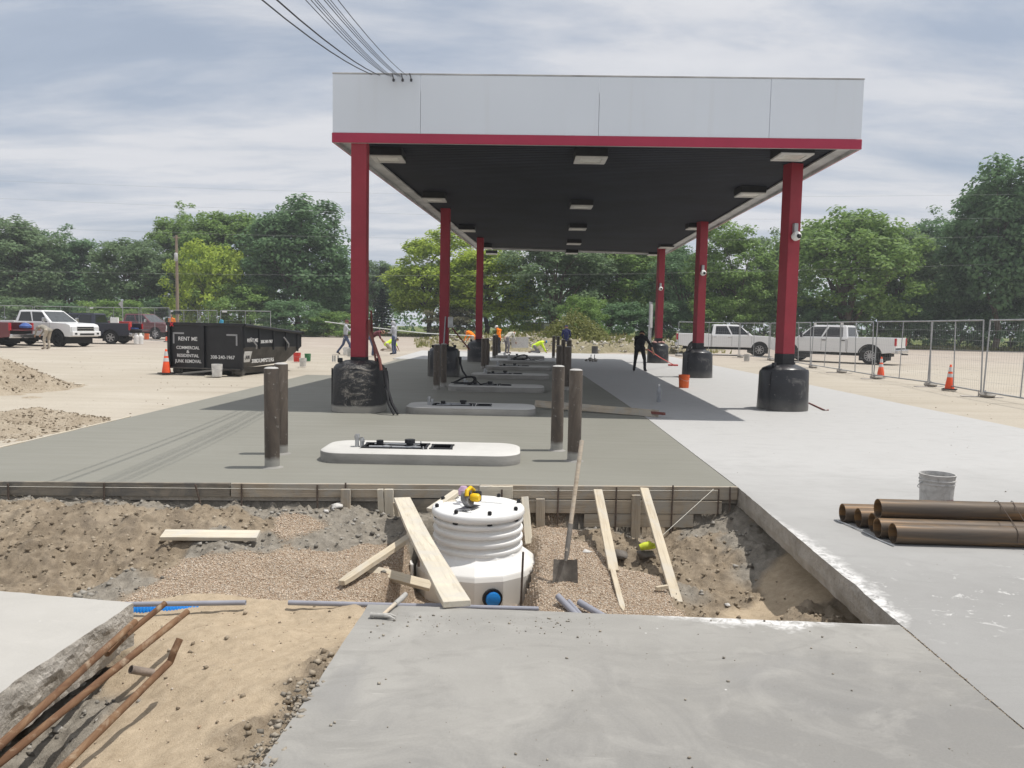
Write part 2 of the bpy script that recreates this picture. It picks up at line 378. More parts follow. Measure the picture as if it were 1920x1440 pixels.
c = t.mix(sep.outputs[0], dirt, sand); c = t.mix(sep.outputs[1], c, grav); c = t.mix(sep.outputs[2], c, mud)
c = t.mix(0.22, c, t.ramp(fine, [(0.3, (0.12, 0.1, 0.075)), (0.7, (0.62, 0.55, 0.44))]))
t.color(c).set(0.95, 0, 0.08)
h = t.math('ADD', t.math('MULTIPLY', fine, 0.5), t.math('ADD', t.math('MULTIPLY', mid, 0.8), t.math('MULTIPLY', gv.outputs['Distance'], t.math('MULTIPLY', sep.outputs[1], -1.2))))
t.bump(h, 0.75, 0.02)
def stone_mat(name, cols, rough=0.9):
    t = NT(name); g = t.n('ShaderNodeNewGeometry')
    t.color(t.ramp(g.outputs['Random Per Island'], [(i / (len(cols) - 1), c) for i, c in enumerate(cols)])).set(rough, 0, 0.15); return t.m
stone_mat('pea_gravel', [(0.26, 0.175, 0.12), (0.44, 0.33, 0.235), (0.54, 0.43, 0.325), (0.66, 0.575, 0.47), (0.40, 0.355, 0.305)])
stone_mat('dirt_clod', [(0.14, 0.11, 0.078), (0.21, 0.17, 0.123), (0.29, 0.24, 0.178), (0.40, 0.34, 0.262)])
stone_mat('mud_clod', [(0.115, 0.105, 0.092), (0.20, 0.186, 0.163), (0.29, 0.272, 0.24), (0.37, 0.35, 0.315)])
stone_mat('rubble_stone', [(0.26, 0.23, 0.185), (0.42, 0.39, 0.33), (0.55, 0.52, 0.46)])
stone_mat('pebble', [(0.15, 0.135, 0.115), (0.36, 0.32, 0.26), (0.25, 0.215, 0.17)])

# ------------------------------------------------------------------ ground sheet (lot) with the excavation left open
HX0, HX1, HY0, HY1 = -7.2, 2.7, 1.5, 8.35
def sheet(name, polys, z, mat, kind='structure'):
    mb = MB()
    for p in polys: mb.add([(x, y, z) for x, y in p], [tuple(range(len(p)))])
    return tag(mb.build(name, MATS[mat]), kind=kind)
B = 400
sheet('ground', [[(-B, -B), (B, -B), (B, HY0), (-B, HY0)], [(-B, HY0), (HX0, HY0), (HX0, HY1), (-B, HY1)], [(HX1, HY0), (B, HY0), (B, HY1), (HX1, HY1)], [(-B, HY1), (B, HY1), (B, B), (-B, B)]], -0.03, 'lot_surface')

# ------------------------------------------------------------------ concrete slabs
def slab(name, poly, thick, mat, label, rough_edges=(), amp=0.012, chip=0.0, z=0.0):
    """polygon slab; edges listed in rough_edges are broken concrete faces with real relief"""
    mb = MB(); top = []; n = len(poly)
    for i in range(n):
        a = Vector((*poly[i], 0)); b = Vector((*poly[(i + 1) % n], 0)); d = b - a; L = d.length; nn = Vector((d.y, -d.x, 0)).normalized()
        if i not in rough_edges:
            top.append(tuple(a)[:2])
            mb.add([(a.x, a.y, z), (b.x, b.y, z), (b.x, b.y, z - thick), (a.x, a.y, z - thick)], [(0, 1, 2, 3)], 1); continue
        m = max(6, int(L / 0.022)); rows = 10; V = []
        for j in range(rows + 1):
            for k in range(m + 1):
                p = a + d * (k / m); zz = z - thick * j / rows; fade = min(1, k / 4, (m - k) / 4)
                q = mnoise.fractal(Vector((p.x * 7, p.y * 7, zz * 9)), 0.9, 2.1, 5)
                c = max(0, mnoise.noise(Vector((p.x * 3.1, p.y * 3.1, 5.2))) - 0.15) * chip
                off = (q * amp * (0.45 if j == 0 else 1.0) - c * math.exp(-j * 0.55)) * fade
                if j > rows * 0.6: off -= 0.02 * (j / rows - 0.6) * 2.5 * fade
                V.append(p + nn * off + Vector((0, 0, zz)))
        mb.add(V, [(j * (m + 1) + k, j * (m + 1) + k + 1, (j + 1) * (m + 1) + k + 1, (j + 1) * (m + 1) + k) for j in range(rows) for k in range(m)], 1)
        top += [(V[k].x, V[k].y) for k in range(m)]
    mb.add([(x, y, z) for x, y in top], [tuple(range(len(top)))], 0)
    o = mb.build(name, [MATS[mat], MATS['concrete_edge']])
    tag(o, label, kind='structure'); return o
# front (form) line of the fresh slab
FA, FB = Vector((-5.159, 7.673, 0)), Vector((2.43, 8.109, 0))
def form_y(x): return FA.y + (x - FA.x) * (FB.y - FA.y) / (FB.x - FA.x)
RE = [(2.215, -3), (2.22, 3.175), (2.268, 4.31), (2.43, 8.1), (2.52, 14.1), (2.45, 26.9), (2.45, 36.0)]
G0 = 0.012
slab('fresh_concrete_slab', [(-6.46, form_y(-6.46)), (2.43 - G0, form_y(2.43)), (2.52 - G0, 14.1), (2.45 - G0, 26.9), (2.45 - G0, 36 - G0), (-5.27, 36 - G0), (-5.27, 24.0), (-6.42, 24.0)], 0.18,
     'concrete_fresh', 'freshly finished grey concrete slab under the canopy')
slab('concrete_paving', RE[::1][:1] + [(9.05, -3), (9.25, 24.0), (9.3, 47.5), (2.45, 47.5)] + RE[::-1][:-1], 0.21, 'concrete_right',
     'pale cured concrete paving on the right, cut edge over the pit', rough_edges=(8, 9), amp=0.01, chip=0.03)
slab('concrete_paving', [(-5.6, 36), (2.45 - G0, 36), (2.45 - G0, 47.5), (-5.6, 47.5)], 0.2, 'concrete_pale', 'white cured concrete strip behind the fresh slab')
slab('concrete_slab', [(-0.93, -3), (2.205, -3), (2.21, 3.175), (2.256, 4.31), (-0.834, 4.477), (-0.885, 3.4), (-0.93, 2.75)], 0.20, 'concrete_near',
     'mottled grey concrete slab in the foreground with white spills', rough_edges=(3, 4, 5), amp=0.006, chip=0.012)
slab('concrete_slab', [(-7.1, -3), (-2.19, -3), (-2.254, 3.306), (-2.213, 4.43), (-3.102, 4.581), (-7.1, 5.2)], 0.26, 'concrete_left',
     'old pale concrete slab at the left with a broken edge', rough_edges=(1, 2, 3), amp=0.022, chip=0.06)
# dirt packed in the joint between the two near slabs
V, T = stones(np.stack([np.full(900, 2.215), np.linspace(0.5, 4.3, 900), np.full(900, -0.006)], -1) + np.stack([np.interp(np.linspace(0.5, 4.3, 900), [0.5, 3.17, 4.3], [0, 0, 0.047]), np.zeros(900), np.zeros(900)], -1)
              + rng.normal(0, 1, (900, 3)) * (0.006, 0.01, 0.002), rng.uniform(0.003, 0.009, 900), 3)
tag(link('joint_dirt', arr_mesh('joint_dirt', V, T, MATS['dirt_clod'])), 'brown dirt packed along the joint between slabs', kind='stuff')

# ------------------------------------------------------------------ the excavation: relief read off the photograph (pixel, level, soil)
CP = []
def cp(kind, *pts):
    for px, py, z in pts: CP.append((G(px, py, z), kind))
cp('M', (0, 934, -.17), (100, 932, -.18), (200, 934, -.19), (300, 937, -.2), (400, 940, -.21), (500, 946, -.22), (560, 950, -.23), (620, 952, -.25), (680, 965, -.27), (730, 960, -.27),
   (520, 958, -.24), (400, 1022, -.34), (470, 1018, -.34), (600, 1000, -.33), (640, 985, -.31), (690, 1000, -.34), (660, 960, -.27), (600, 960, -.26),
   (740, 990, -.36), (240, 1098, -.46), (980, 965, -.4), (1050, 975, -.43), (1090, 985, -.46), (1120, 992, -.5), (1180, 1000, -.52), (1150, 975, -.48), (1300, 985, -.42), (1345, 962, -.28), (1378, 945, -.17), (1330, 990, -.42),
   (1380, 1000, -.36), (1400, 975, -.22), (1375, 1030, -.46), (1420, 1010, -.34), (1440, 1030, -.36), (1410, 1070, -.52), (1425, 1095, -.56), (150, 1345, -.37), (100, 1400, -.40), (50, 1440, -.42), (180, 1320, -.33), (1290, 1120, -.58))
cp('D', (0, 955, -.15), (120, 955, -.15), (240, 965, -.17), (330, 975, -.2), (60, 978, -.15), (150, 975, -.16), (60, 1020, -.33), (0, 1020, -.32), (120, 1030, -.38), (200, 1020, -.38), (230, 985, -.2), (280, 1030, -.42), (300, 1065, -.45), (0, 1065, -.45),
   (100, 1075, -.5), (200, 1085, -.54), (100, 1098, -.54), (0, 1098, -.52), (-200, 1000, -.25), (-200, 1080, -.46), (-300, 950, -.15), (260, 1050, -.46), (150, 1050, -.46),
   (1110, 1010, -.44), (1165, 1035, -.52), (1215, 1060, -.54), (1200, 1020, -.52), (1240, 995, -.5), (1280, 1050, -.52), (1320, 1035, -.5), (1360, 1070, -.56), (1300, 1090, -.58), (1350, 1120, -.6),
   (1400, 1110, -.6), (1310, 1140, -.62), (1350, 1010, -.46), (1590, 1150, -.42), (1640, 1166, -.34), (1560, 1158, -.5),
   (605, 1250, -.06), (585, 1300, -.07), (545, 1370, -.08), (520, 1400, -.12), (492, 1432, -.2), (450, 1400, -.12), (440, 1440, -.14))
cp('D', (420, 960, -.21), (360, 985, -.24), (460, 985, -.27), (330, 1010, -.32), (1010, 985, -.42), (1360, 1040, -.5))
cp('P', (350, 1058, -.40), (450, 1065, -.41), (560, 1045, -.38), (545, 968, -.25), (575, 985, -.28), (300, 1110, -.46), (400, 1105, -.45), (520, 1110, -.46), (620, 1100, -.43), (700, 1085, -.43), (740, 1112, -.47),
   (765, 1060, -.5), (480, 1085, -.43), (640, 1060, -.38), (700, 1040, -.38), (1015, 1000, -.43), (1040, 990, -.43), (1085, 1045, -.42), (1050, 1085, -.44), (1120, 1080, -.44), (1150, 1105, -.48), (1200, 1128, -.52), (1100, 1128, -.5), (1020, 1110, -.55),
   (1230, 1110, -.53), (1180, 1085, -.48), (1060, 1020, -.4), (580, 1128, -.46))
cp('S', (300, 1162, -.29), (270, 1175, -.3), (350, 1152, -.28), (450, 1152, -.27), (560, 1152, -.27), (640, 1160, -.2), (360, 1250, -.2), (450, 1250, -.13), (540, 1250, -.1), (500, 1200, -.14), (400, 1200, -.19), (300, 1240, -.26),
   (450, 1330, -.11), (350, 1350, -.16), (260, 1350, -.25), (210, 1300, -.31), (300, 1420, -.21), (390, 1430, -.16), (250, 1420, -.28),
   (1460, 1120, -.62), (1500, 1095, -.47), (1535, 1110, -.42), (1475, 1060, -.38), (1510, 1070, -.32), (1450, 1145, -.63), (1385, 1152, -.62), (1520, 1150, -.58), (1490, 1040, -.28), (1560, 1095, -.3))
for x, z in ((-2.6, -.42), (-3.2, -.45), (-4.5, -.45), (-6, -.4)):
    for y in (4.6, 4.0, 3.2, 2.2): CP.append((Vector((x, y + (-.3 if x > -3 else .1), z)), 'D'))
for y in (1.6, 2.2, 2.8, 3.6): CP.append((Vector((2.6, y, -.5)), 'D'))
for x in (-.5, .3, 1.2, 2.0):
    for y in (1.6, 2.8, 3.8): CP.append((Vector((x, y, -.3 if y < 3 else -.55)), 'D'))
for y, z in ((8.0, -.25), (7.0, -.26), (6.0, -.28), (5.0, -.32)): CP.append((Vector((2.66, y, z)), 'S'))
cpx = np.array([p[0].x for p in CP]); cpy = np.array([p[0].y for p in CP]); cpz = np.array([p[0].z for p in CP]); cpk = np.array([p[1] for p in CP])
def relief(X, Y):
    sh = X.shape; x = X.ravel(); y = Y.ravel(); Z = np.empty_like(x); K = np.empty((len(x), 4))
    wx = x + 0.07 * fbm(x, y, 3.0, 3); wy = y + 0.07 * fbm(x + 31, y, 3.0, 3)
    ks = [(cpk == k).astype(float) for k in 'SPMD']
    for s in range(0, len(x), 20000):
        e = slice(s, s + 20000)
        d2 = (x[e, None] - cpx) ** 2 + (y[e, None] - cpy) ** 2
        w = np.exp(-d2 / (2 * 0.17 ** 2)) + 1e-3 / (d2 + 0.02) ** 2 * 1e-2; Z[e] = (w * cpz).sum(1) / w.sum(1)
        d2 = (wx[e, None] - cpx) ** 2 + (wy[e, None] - cpy) ** 2; w = np.exp(-d2 / (2 * 0.12 ** 2)) + 1e-5 / (d2 + 0.01) ** 2
        for i in range(4): K[e, i] = (w * ks[i]).sum(1) / w.sum(1)
    K = np.clip((K - 0.5) * 2.2 + 0.5, 0, 1); K /= K.sum(1, keepdims=True) + 1e-9
    n1 = fbm(x, y, 3.2, 4); n2 = fbm(x + 9, y + 4, 11, 4, 0.6); lump = np.maximum(0, fbm(x - 5, y + 2, 16, 3, 0.55)) ** 1.3
    # tank hole
    yy = np.clip(y, 5.3, TANK.y); cxh = TANK.x - 0.02 - 0.10 * np.clip((TANK.y - y) / 1.5, 0, 1); td = np.hypot(x - cxh, y - yy); hole = np.clip((0.66 + 0.05 * fbm(x, y, 2.5, 2) - td) / 0.16, 0, 1); hole = hole * hole * (3 - 2 * hole); Z = Z * (1 - hole) + np.minimum(Z, -0.86) * hole
    Z += K[:, 0] * (0.012 * n1 + 0.006 * n2) + K[:, 1] * (0.018 * n1 + 0.004 * n2) + K[:, 2] * (0.04 * n1 + 0.018 * n2 + 0.03 * lump) + K[:, 3] * (0.05 * n1 + 0.02 * n2 + 0.032 * lump)
    return Z.reshape(sh), K
TANK = Vector((-0.30, 7.28, -0.80))
gx = np.arange(HX0 - 0.01, HX1 + 0.02, 0.019); gy = np.arange(HY0 - 0.01, HY1 + 0.02, 0.019)
X, Y = np.meshgrid(gx, gy); Z, K = relief(X, Y)
def under(poly, mx):                                          # keep the relief below the slabs that lie on it
    global Z
    x0, x1, y0, y1 = poly; m = (X > x0) & (X < x1) & (Y > y0) & (Y < y1); Z = np.where(m, np.minimum(Z, mx), Z)
fy = FA.y + (X - FA.x) * (FB.y - FA.y) / (FB.x - FA.x)
Z = np.where(Y > fy + 0.015, -0.19 - 0.0 * Z, Z)
under((-7.3, -2.2, 1, 4.62), -0.27); under((-0.9, 2.3, 1, 4.45), -0.215)
Z = np.where((X > 2.05 + Y * 0.0495 - 0.0) & (Y < 8.2), np.minimum(Z, -0.225), Z)
Z = np.where((X < -2.15) & (Y < 4.62) , np.minimum(Z, -0.27), Z)
nx, ny = len(gx), len(gy); idx = np.arange(nx * ny).reshape(ny, nx)
Q = np.stack([idx[:-1, :-1], idx[:-1, 1:], idx[1:, 1:], idx[1:, :-1]], -1).reshape(-1, 4)
me = arr_mesh('excavated_ground', np.stack([X, Y, Z], -1).reshape(-1, 3), Q, MATS['excavated_soil'], True)
ca = me.color_attributes.new('soil', 'FLOAT_COLOR', 'POINT')
ca.data.foreach_set('color', np.concatenate([K[:, :3], np.ones((len(K), 1))], 1).astype(np.float32).ravel())
tag(link('excavated_ground', me), 'open excavation of sand, pea gravel and brown soil', kind='structure')
def soil_z(x, y):
    i = np.clip(((np.asarray(x) - gx[0]) / 0.019).round().astype(int), 0, nx - 1); j = np.clip(((np.asarray(y) - gy[0]) / 0.019).round().astype(int), 0, ny - 1)
    return Z[j, i], K.reshape(ny, nx, 4)[j, i]
def scatter(name, label, mat, n, sel, smin, smax, seed, power=2.0, squash=0.75, sink=0.3):
    rs = np.random.RandomState(seed); x = rs.uniform(-6.3, 2.35, n); y = rs.uniform(2.4, 8.0, n)
    z, k = soil_z(x, y); keep = (rs.rand(n) < sel(k, x, y)) & (y < form_y(x) - 0.02) & (z > -0.75)
    x, y, z = x[keep], y[keep], z[keep]; S = smin + (smax - smin) * rs.rand(len(x)) ** power
    V, T = stones(np.stack([x, y, z + S * squash * (1 - sink) * 0.6], -1), S, seed, squash)
    tag(link(name, arr_mesh(name, V, T, MATS[mat])), label, kind='stuff')
scatter('pea_gravel', 'loose tan pea gravel spread through the pit', 'pea_gravel', 280000, lambda k, x, y: k[:, 1] ** 1.2, 0.0038, 0.0085, 21, 1.3)
scatter('soil_clods', 'brown clods of dug soil', 'dirt_clod', 60000, lambda k, x, y: k[:, 3] * 0.6 + k[:, 0] * 0.04, 0.003, 0.026, 22, 8.0)
scatter('mud_clods', 'grey clumps of wet concrete and mud', 'mud_clod', 46000, lambda k, x, y: k[:, 2] * 0.6 + k[:, 1] * 0.004, 0.003, 0.03, 23, 6.5)
scatter('sand_pebbles', 'pebbles lying on the sand', 'pea_gravel', 9000, lambda k, x, y: k[:, 0] * 0.35, 0.003, 0.010, 24, 4.0)
# crumbs of soil on the near slab, and stones along its left edge
n = 300; x = rng.uniform(-0.75, 2.1, n); y = rng.uniform(2.5, 4.35, n)
x[:170] = rng.uniform(-0.75, 0.55, 170); y[:170] = 4.33 - np.abs(rng.normal(0, 0.16, 170))
S = 0.002 + 0.008 * rng.rand(n) ** 5
V, T = stones(np.stack([x, y, S * 0.5], -1), S, 31); V2, T2 = stones(np.stack([-0.9 + rng.normal(-0.02, 0.035, 260), rng.uniform(2.5, 3.5, 260), rng.uniform(-0.03, 0.006, 260)], -1), rng.uniform(0.006, 0.018, 260), 32)
tag(link('slab_crumbs', arr_mesh('slab_crumbs', np.concatenate([V, V2]), np.concatenate([T, T2 + len(V)]), MATS['pebble'])), 'crumbs of dirt and pebbles on the near slab', kind='stuff')
n = 220; x = rng.uniform(2.4, 8.5, n); y = rng.uniform(3.0, 20, n); S = 0.0025 + 0.007 * rng.rand(n) ** 4
V, T = stones(np.stack([x, y, S * 0.5], -1), S, 33)
tag(link('paving_crumbs', arr_mesh('paving_crumbs', V, T, MATS['pebble'])), 'scattered grit on the pale paving', kind='stuff')
# ------------------------------------------------------------------ object materials
t = NT('fascia_white'); a = t.noise(0.5, 4, 0.5); c = t.ramp(a, [(0.3, (0.66, 0.71, 0.78)), (0.7, (0.70, 0.75, 0.82))])
s = t.mask(t.noise(2.0, 5, 0.6, vec=t.mapping((3, 3, 0.15))), 0.55, 0.8); c = t.mix(t.math('MULTIPLY', s, 0.12), c, (0.5, 0.49, 0.46))
t.color(c).set(0.45, 0, 0.4).bump(t.noise(0.9, 3, 0.5, vec=t.mapping((1, 1, 0.6))), 0.25, 0.08)
pm('fascia_red', (0.36, 0.025, 0.065), 0.08, 1.5, 0.4, bump=0.0, spec=0.4)
pm('column_red', (0.27, 0.026, 0.042), 0.14, 2.0, 0.5, bump=0.05, spec=0.35)
pm('black_paint', (0.016, 0.017, 0.02), 0.4, 3, 0.55, bump=0.1, spec=0.35)
pm('soffit_black', (0.0045, 0.0062, 0.0135), 0.3, 0.6, 0.75, bump=0.0, spec=0.15)
pm('trim_grey', (0.40, 0.40, 0.40), 0.25, 1.5, 0.5, bump=0.0, c2=(0.55, 0.55, 0.55))
pm('lamp_frame', (0.55, 0.54, 0.52), 0.15, 4, 0.5, bump=0.0)
pm('lamp_lens', (0.62, 0.61, 0.56), 0.12, 6, 0.3, bump=0.1, spec=0.5)
pm('galvanised', (0.42, 0.43, 0.44), 0.2, 6, 0.42, metal=0.6, bump=0.05)
pm('rebar', (0.10, 0.075, 0.06), 0.4, 30, 0.8, bump=0.4, bsc=120)
pm('black_rubber', (0.018, 0.018, 0.02), 0.3, 8, 0.65, bump=0.1)
pm('dark_cavity', (0.012, 0.012, 0.013), 0.3, 8, 0.8, bump=0.0)
pm('white_plastic', (0.82, 0.82, 0.80), 0.05, 5, 0.35, bump=0.0)
t = NT('guard_black')
sm = t.mask(t.noise(1.6, 6, 0.7, 1.6, vec=t.mapping((1, 1, 1.3))), 0.56, 0.66); sc2 = t.mask(t.noise(16, 5, 0.7, 0.5), 0.66, 0.72)
o = t.xyz(); lowdust = t.math('MULTIPLY', t.mask(t.math('SUBTRACT', 0.26, o[2]), 0.0, 0.26), t.noise(3, 5, 0.6))
c = t.ramp(t.noise(3, 5), [(0.3, (0.012, 0.013, 0.016)), (0.7, (0.03, 0.031, 0.036))])
c = t.mix(t.math('MULTIPLY', sm, 0.32), c, (0.30, 0.29, 0.27)); c = t.mix(t.math('MULTIPLY', sc2, 0.7), c, (0.55, 0.54, 0.5)); c = t.mix(lowdust, c, (0.20, 0.19, 0.17))
t.color(c).set(t.ramp(sm, [(0, (0.35,) * 3), (1, (0.65,) * 3)]), 0, 0.45).bump(t.noise(5, 5, 0.6), 0.25, 0.02)
t = NT('guard_smeared')
g = t.noise(2.2, 7, 0.75, 2.2, vec=t.mapping((1, 1, 2.0))); sm = t.mask(g, 0.50, 0.66); sp = t.mask(t.noise(24, 5, 0.75, 0.8), 0.60, 0.70)
o = t.xyz(); mid = t.ramp(t.math('ADD', t.math('MULTIPLY', o[0], 0.8), 0.5), [(0.22, (0, 0, 0)), (0.40, (1, 1, 1)), (0.66, (1, 1, 1)), (0.82, (0, 0, 0))])
c = t.ramp(t.noise(3, 5), [(0.3, (0.012, 0.012, 0.014)), (0.7, (0.028, 0.028, 0.03))])
c = t.mix(t.math('MULTIPLY', t.math('MULTIPLY', sm, mid), 0.75), c, (0.42, 0.38, 0.32)); c = t.mix(t.math('MULTIPLY', t.math('MULTIPLY', sp, mid), 0.9), c, (0.62, 0.60, 0.56))
low = t.mask(t.math('ADD', t.math('SUBTRACT', 0.14, o[2]), t.math('MULTIPLY', g, 0.05)), 0.02, 0.06); c = t.mix(low, c, (0.29, 0.275, 0.245))
t.color(c).set(0.5, 0, 0.45).bump(t.math('ADD', g, t.noise(20, 4)), 0.5, 0.02)
t = NT('island_white')
a = t.noise(1.2, 6, 0.6); c = t.ramp(a, [(0.3, (0.46, 0.45, 0.425)), (0.7, (0.57, 0.56, 0.53))]); sp = t.mask(t.noise(7, 6, 0.7, 0.8), 0.64, 0.72)
c = t.mix(t.math('MULTIPLY', sp, 0.6), c, (0.34, 0.32, 0.28)); t.color(c).set(0.8).bump(t.noise(30, 4), 0.15)
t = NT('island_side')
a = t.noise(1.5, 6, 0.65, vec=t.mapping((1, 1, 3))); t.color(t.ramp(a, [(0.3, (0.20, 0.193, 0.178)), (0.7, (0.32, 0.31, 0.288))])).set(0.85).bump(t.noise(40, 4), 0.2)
t = NT('bollard_steel')
o = t.xyz(); r = t.noise(3.2, 6, 0.7, 0.6, vec=t.mapping((1, 1, 0.35))); sp = t.mask(t.noise(20, 5, 0.7), 0.63, 0.69)
c = t.ramp(r, [(0.3, (0.05, 0.042, 0.036)), (0.5, (0.105, 0.085, 0.068)), (0.7, (0.19, 0.165, 0.14))])
c = t.mix(t.math('MULTIPLY', sp, 0.55), c, (0.40, 0.38, 0.35)); c = t.mix(t.mask(t.math('ADD', t.math('SUBTRACT', 0.14, o[2]), t.math('MULTIPLY', t.noise(9, 3), 0.08)), 0.04, 0.09), c, (0.33, 0.32, 0.295))
t.color(c).set(t.ramp(r, [(0.3, (0.45,) * 3), (0.7, (0.75,) * 3)]), 0.35, 0.4).bump(t.noise(30, 4), 0.15)
pm('cement_cap', (0.44, 0.43, 0.41), 0.12, 9, 0.85)
def woodmat(name, c, dark, splash=None):
    t = NT(name); g = t.noise(6, 6, 0.6, 0.8, vec=t.mapping((0.35, 6, 6))); b = t.noise(2.0, 5, 0.6); k = t.mask(t.noise(60, 3, 0.7, vec=t.mapping((0.06, 1, 1))), 0.45, 0.75)
    col = t.ramp(g, [(0.3, dark), (0.5, c), (0.75, mul(c, 1.12))]); col = t.mix(t.math('MULTIPLY', t.mask(b, 0.45, 0.75), 0.4), col, mul(dark, 0.8)); col = t.mix(t.math('MULTIPLY', k, 0.25), col, dark)
    if splash: col = t.mix(t.math('MULTIPLY', t.mask(t.noise(3.5, 7, 0.7, 0.6), 0.46, 0.62), 0.85), col, splash)
    t.color(col).set(0.85, 0, 0.15).bump(g, 0.35, 0.004); return t.m
woodmat('lumber_new', (0.54, 0.47, 0.355), (0.38, 0.315, 0.23), (0.50, 0.46, 0.39))
woodmat('lumber_pale', (0.60, 0.545, 0.44), (0.44, 0.385, 0.30), (0.52, 0.49, 0.43))
woodmat('form_wood', (0.42, 0.36, 0.28), (0.24, 0.20, 0.155), (0.36, 0.34, 0.30))
woodmat('form_wood_muddy', (0.27, 0.24, 0.195), (0.13, 0.115, 0.095), (0.15, 0.145, 0.135))
woodmat('handle_wood', (0.52, 0.44, 0.34), (0.34, 0.27, 0.2), (0.46, 0.43, 0.38))

# ------------------------------------------------------------------ canopy
CFL, CFR, CBL, CBR = AY(623.3, 266.8, 14.4), AY(1614.4, 279.7, 14.2), AY(892, 467, 40.0), AY(1246, 478.6, 40.0)
def CP_(u, v, dz=0.0):
    p = (CFL * (1 - u) + CFR * u) * (1 - v) + (CBL * (1 - u) + CBR * u) * v; return Vector((p.x, p.y, p.z + dz))
canopy = thing('canopy', 'white fuel canopy with red lower band on red steel columns', 'canopy', (1.5, 27, 0))
CO = Vector(canopy.location)
def wall_piece(name, a, b, z0, z1, th, mat, parent):
    """upright panel from a to b (bottom line points), z0..z1 above them, th thick towards the inside"""
    d = (b - a); n = Vector((-d.y, d.x, 0)).normalized() * th; mb = MB(); V = []
    for p in (a, b, b + n, a + n): V.append(p + Vector((0, 0, z0)))
    for p in (a, b, b + n, a + n): V.append(p + Vector((0, 0, z1)))
    mb.add([v - CO for v in V], [(0, 1, 2, 3), (4, 7, 6, 5), (0, 4, 5, 1), (1, 5, 6, 2), (2, 6, 7, 3), (3, 7, 4, 0)])
    return mb.build(name, mat, parent, bevel=0.004, bseg=1)
RB, FT = 0.175, 1.22
us = [0.0, (789.8 - 623.3) / 991.1, (1125 - 623.3) / 991.1, (1443 - 623.3) / 991.1, 1.0]
GAP = 0.0003
for i in range(4): wall_piece('fascia_panel', CP_(us[i] + GAP, 0), CP_(us[i + 1] - GAP, 0), RB, FT, 0.03, MATS['fascia_white'], canopy)
for i in range(4): wall_piece('fascia_panel', CP_(1 - i / 4 - GAP, 1), CP_(1 - (i + 1) / 4 + GAP, 1), RB, FT, 0.03, MATS['fascia_white'], canopy)
for i in range(8):
    wall_piece('fascia_panel', CP_(1, i / 8 + GAP), CP_(1, (i + 1) / 8 - GAP), RB, FT, 0.03, MATS['fascia_white'], canopy)
    wall_piece('fascia_panel', CP_(0, (i + 1) / 8 - GAP), CP_(0, i / 8 + GAP), RB, FT, 0.03, MATS['fascia_white'], canopy)
for a, b in (((0, 0), (1, 0)), ((1, 0), (1, 1)), ((1, 1), (0, 1)), ((0, 1), (0, 0))):
    A, Bq = CP_(*a), CP_(*b); d = (Bq - A).normalized(); n = Vector((d.y, -d.x, 0)) * 0.012
    wall_piece('red_band', A + n, Bq + n, 0, RB - 0.002, 0.03, MATS['fascia_red'], canopy)
    inn = Vector((-d.y, d.x, 0)) * 0.022; wall_piece('inner_trim', A + inn, Bq + inn, -0.004, RB - 0.002, 0.02, MATS['trim_grey'], canopy)
    wall_piece('top_cap', A + n * 0.5, Bq + n * 0.5, FT + 0.002, FT + 0.03, 0.09, MATS['trim_grey'], canopy)
# roof deck, ribbed soffit and edge trim
mb = MB(); mb.add([CP_(u, v, 0.95) - CO for u, v in ((0.005, 0.002), (0.995, 0.002), (0.995, 0.998), (0.005, 0.998))], [(0, 1, 2, 3)]); mb.build('roof_deck', MATS['trim_grey'], canopy)
mb = MB(); nr = 150; V = []; e0, e1 = 0.030, 0.972
for i in range(nr):
    v0, v1 = 0.012 + 0.976 * i / nr, 0.012 + 0.976 * (i + 0.80) / nr
    for v, dz in ((v0, 0.135), (v0 + 0.0003, 0.11), (v1, 0.11), (v1 + 0.0003, 0.135)):
        V += [CP_(e0, v, dz) - CO, CP_(e1, v, dz) - CO]
nv = len(V) // 2
for i in range(nv - 1): mb.add([V[2 * i], V[2 * i + 1], V[2 * i + 3], V[2 * i + 2]], [(0, 1, 2, 3)], 0 if i % 4 == 1 else 1)
tag(mb.build('soffit', [MATS['soffit_black'], pm('soffit_joint', (0.05, 0.056, 0.07), 0.3, 0.6, 0.5, bump=0.0, spec=0.4)], canopy), 'black ribbed metal ceiling of the canopy')
def flat_strip(name, q, mat):
    a = [Vector(p) for p in q]; mb = MB()
    mb.add([p - CO for p in a] + [p + Vector((0, 0, 0.03)) - CO for p in a], [(0, 3, 2, 1), (4, 5, 6, 7), (0, 1, 5, 4), (1, 2, 6, 5), (2, 3, 7, 6), (3, 0, 4, 7)]); return mb.build(name, mat, canopy)
flat_strip('edge_trim', [CP_(0.004, 0.004, 0.06), CP_(0.034, 0.004, 0.06), CP_(0.034, 0.996, 0.06), CP_(0.004, 0.996, 0.06)], MATS['trim_grey'])
flat_strip('edge_trim', [CP_(0.968, 0.004, 0.06), CP_(0.996, 0.004, 0.06), CP_(0.996, 0.996, 0.06), CP_(0.968, 0.996, 0.06)], MATS['trim_grey'])
flat_strip('edge_trim', [CP_(0.034, 0.002, 0.05), CP_(0.968, 0.002, 0.05), CP_(0.968, 0.009, 0.05), CP_(0.034, 0.009, 0.05)], MATS['trim_grey'])
flat_strip('edge_trim', [CP_(0.034, 0.991, 0.05), CP_(0.968, 0.991, 0.05), CP_(0.968, 0.998, 0.05), CP_(0.034, 0.998, 0.05)], MATS['trim_grey'])
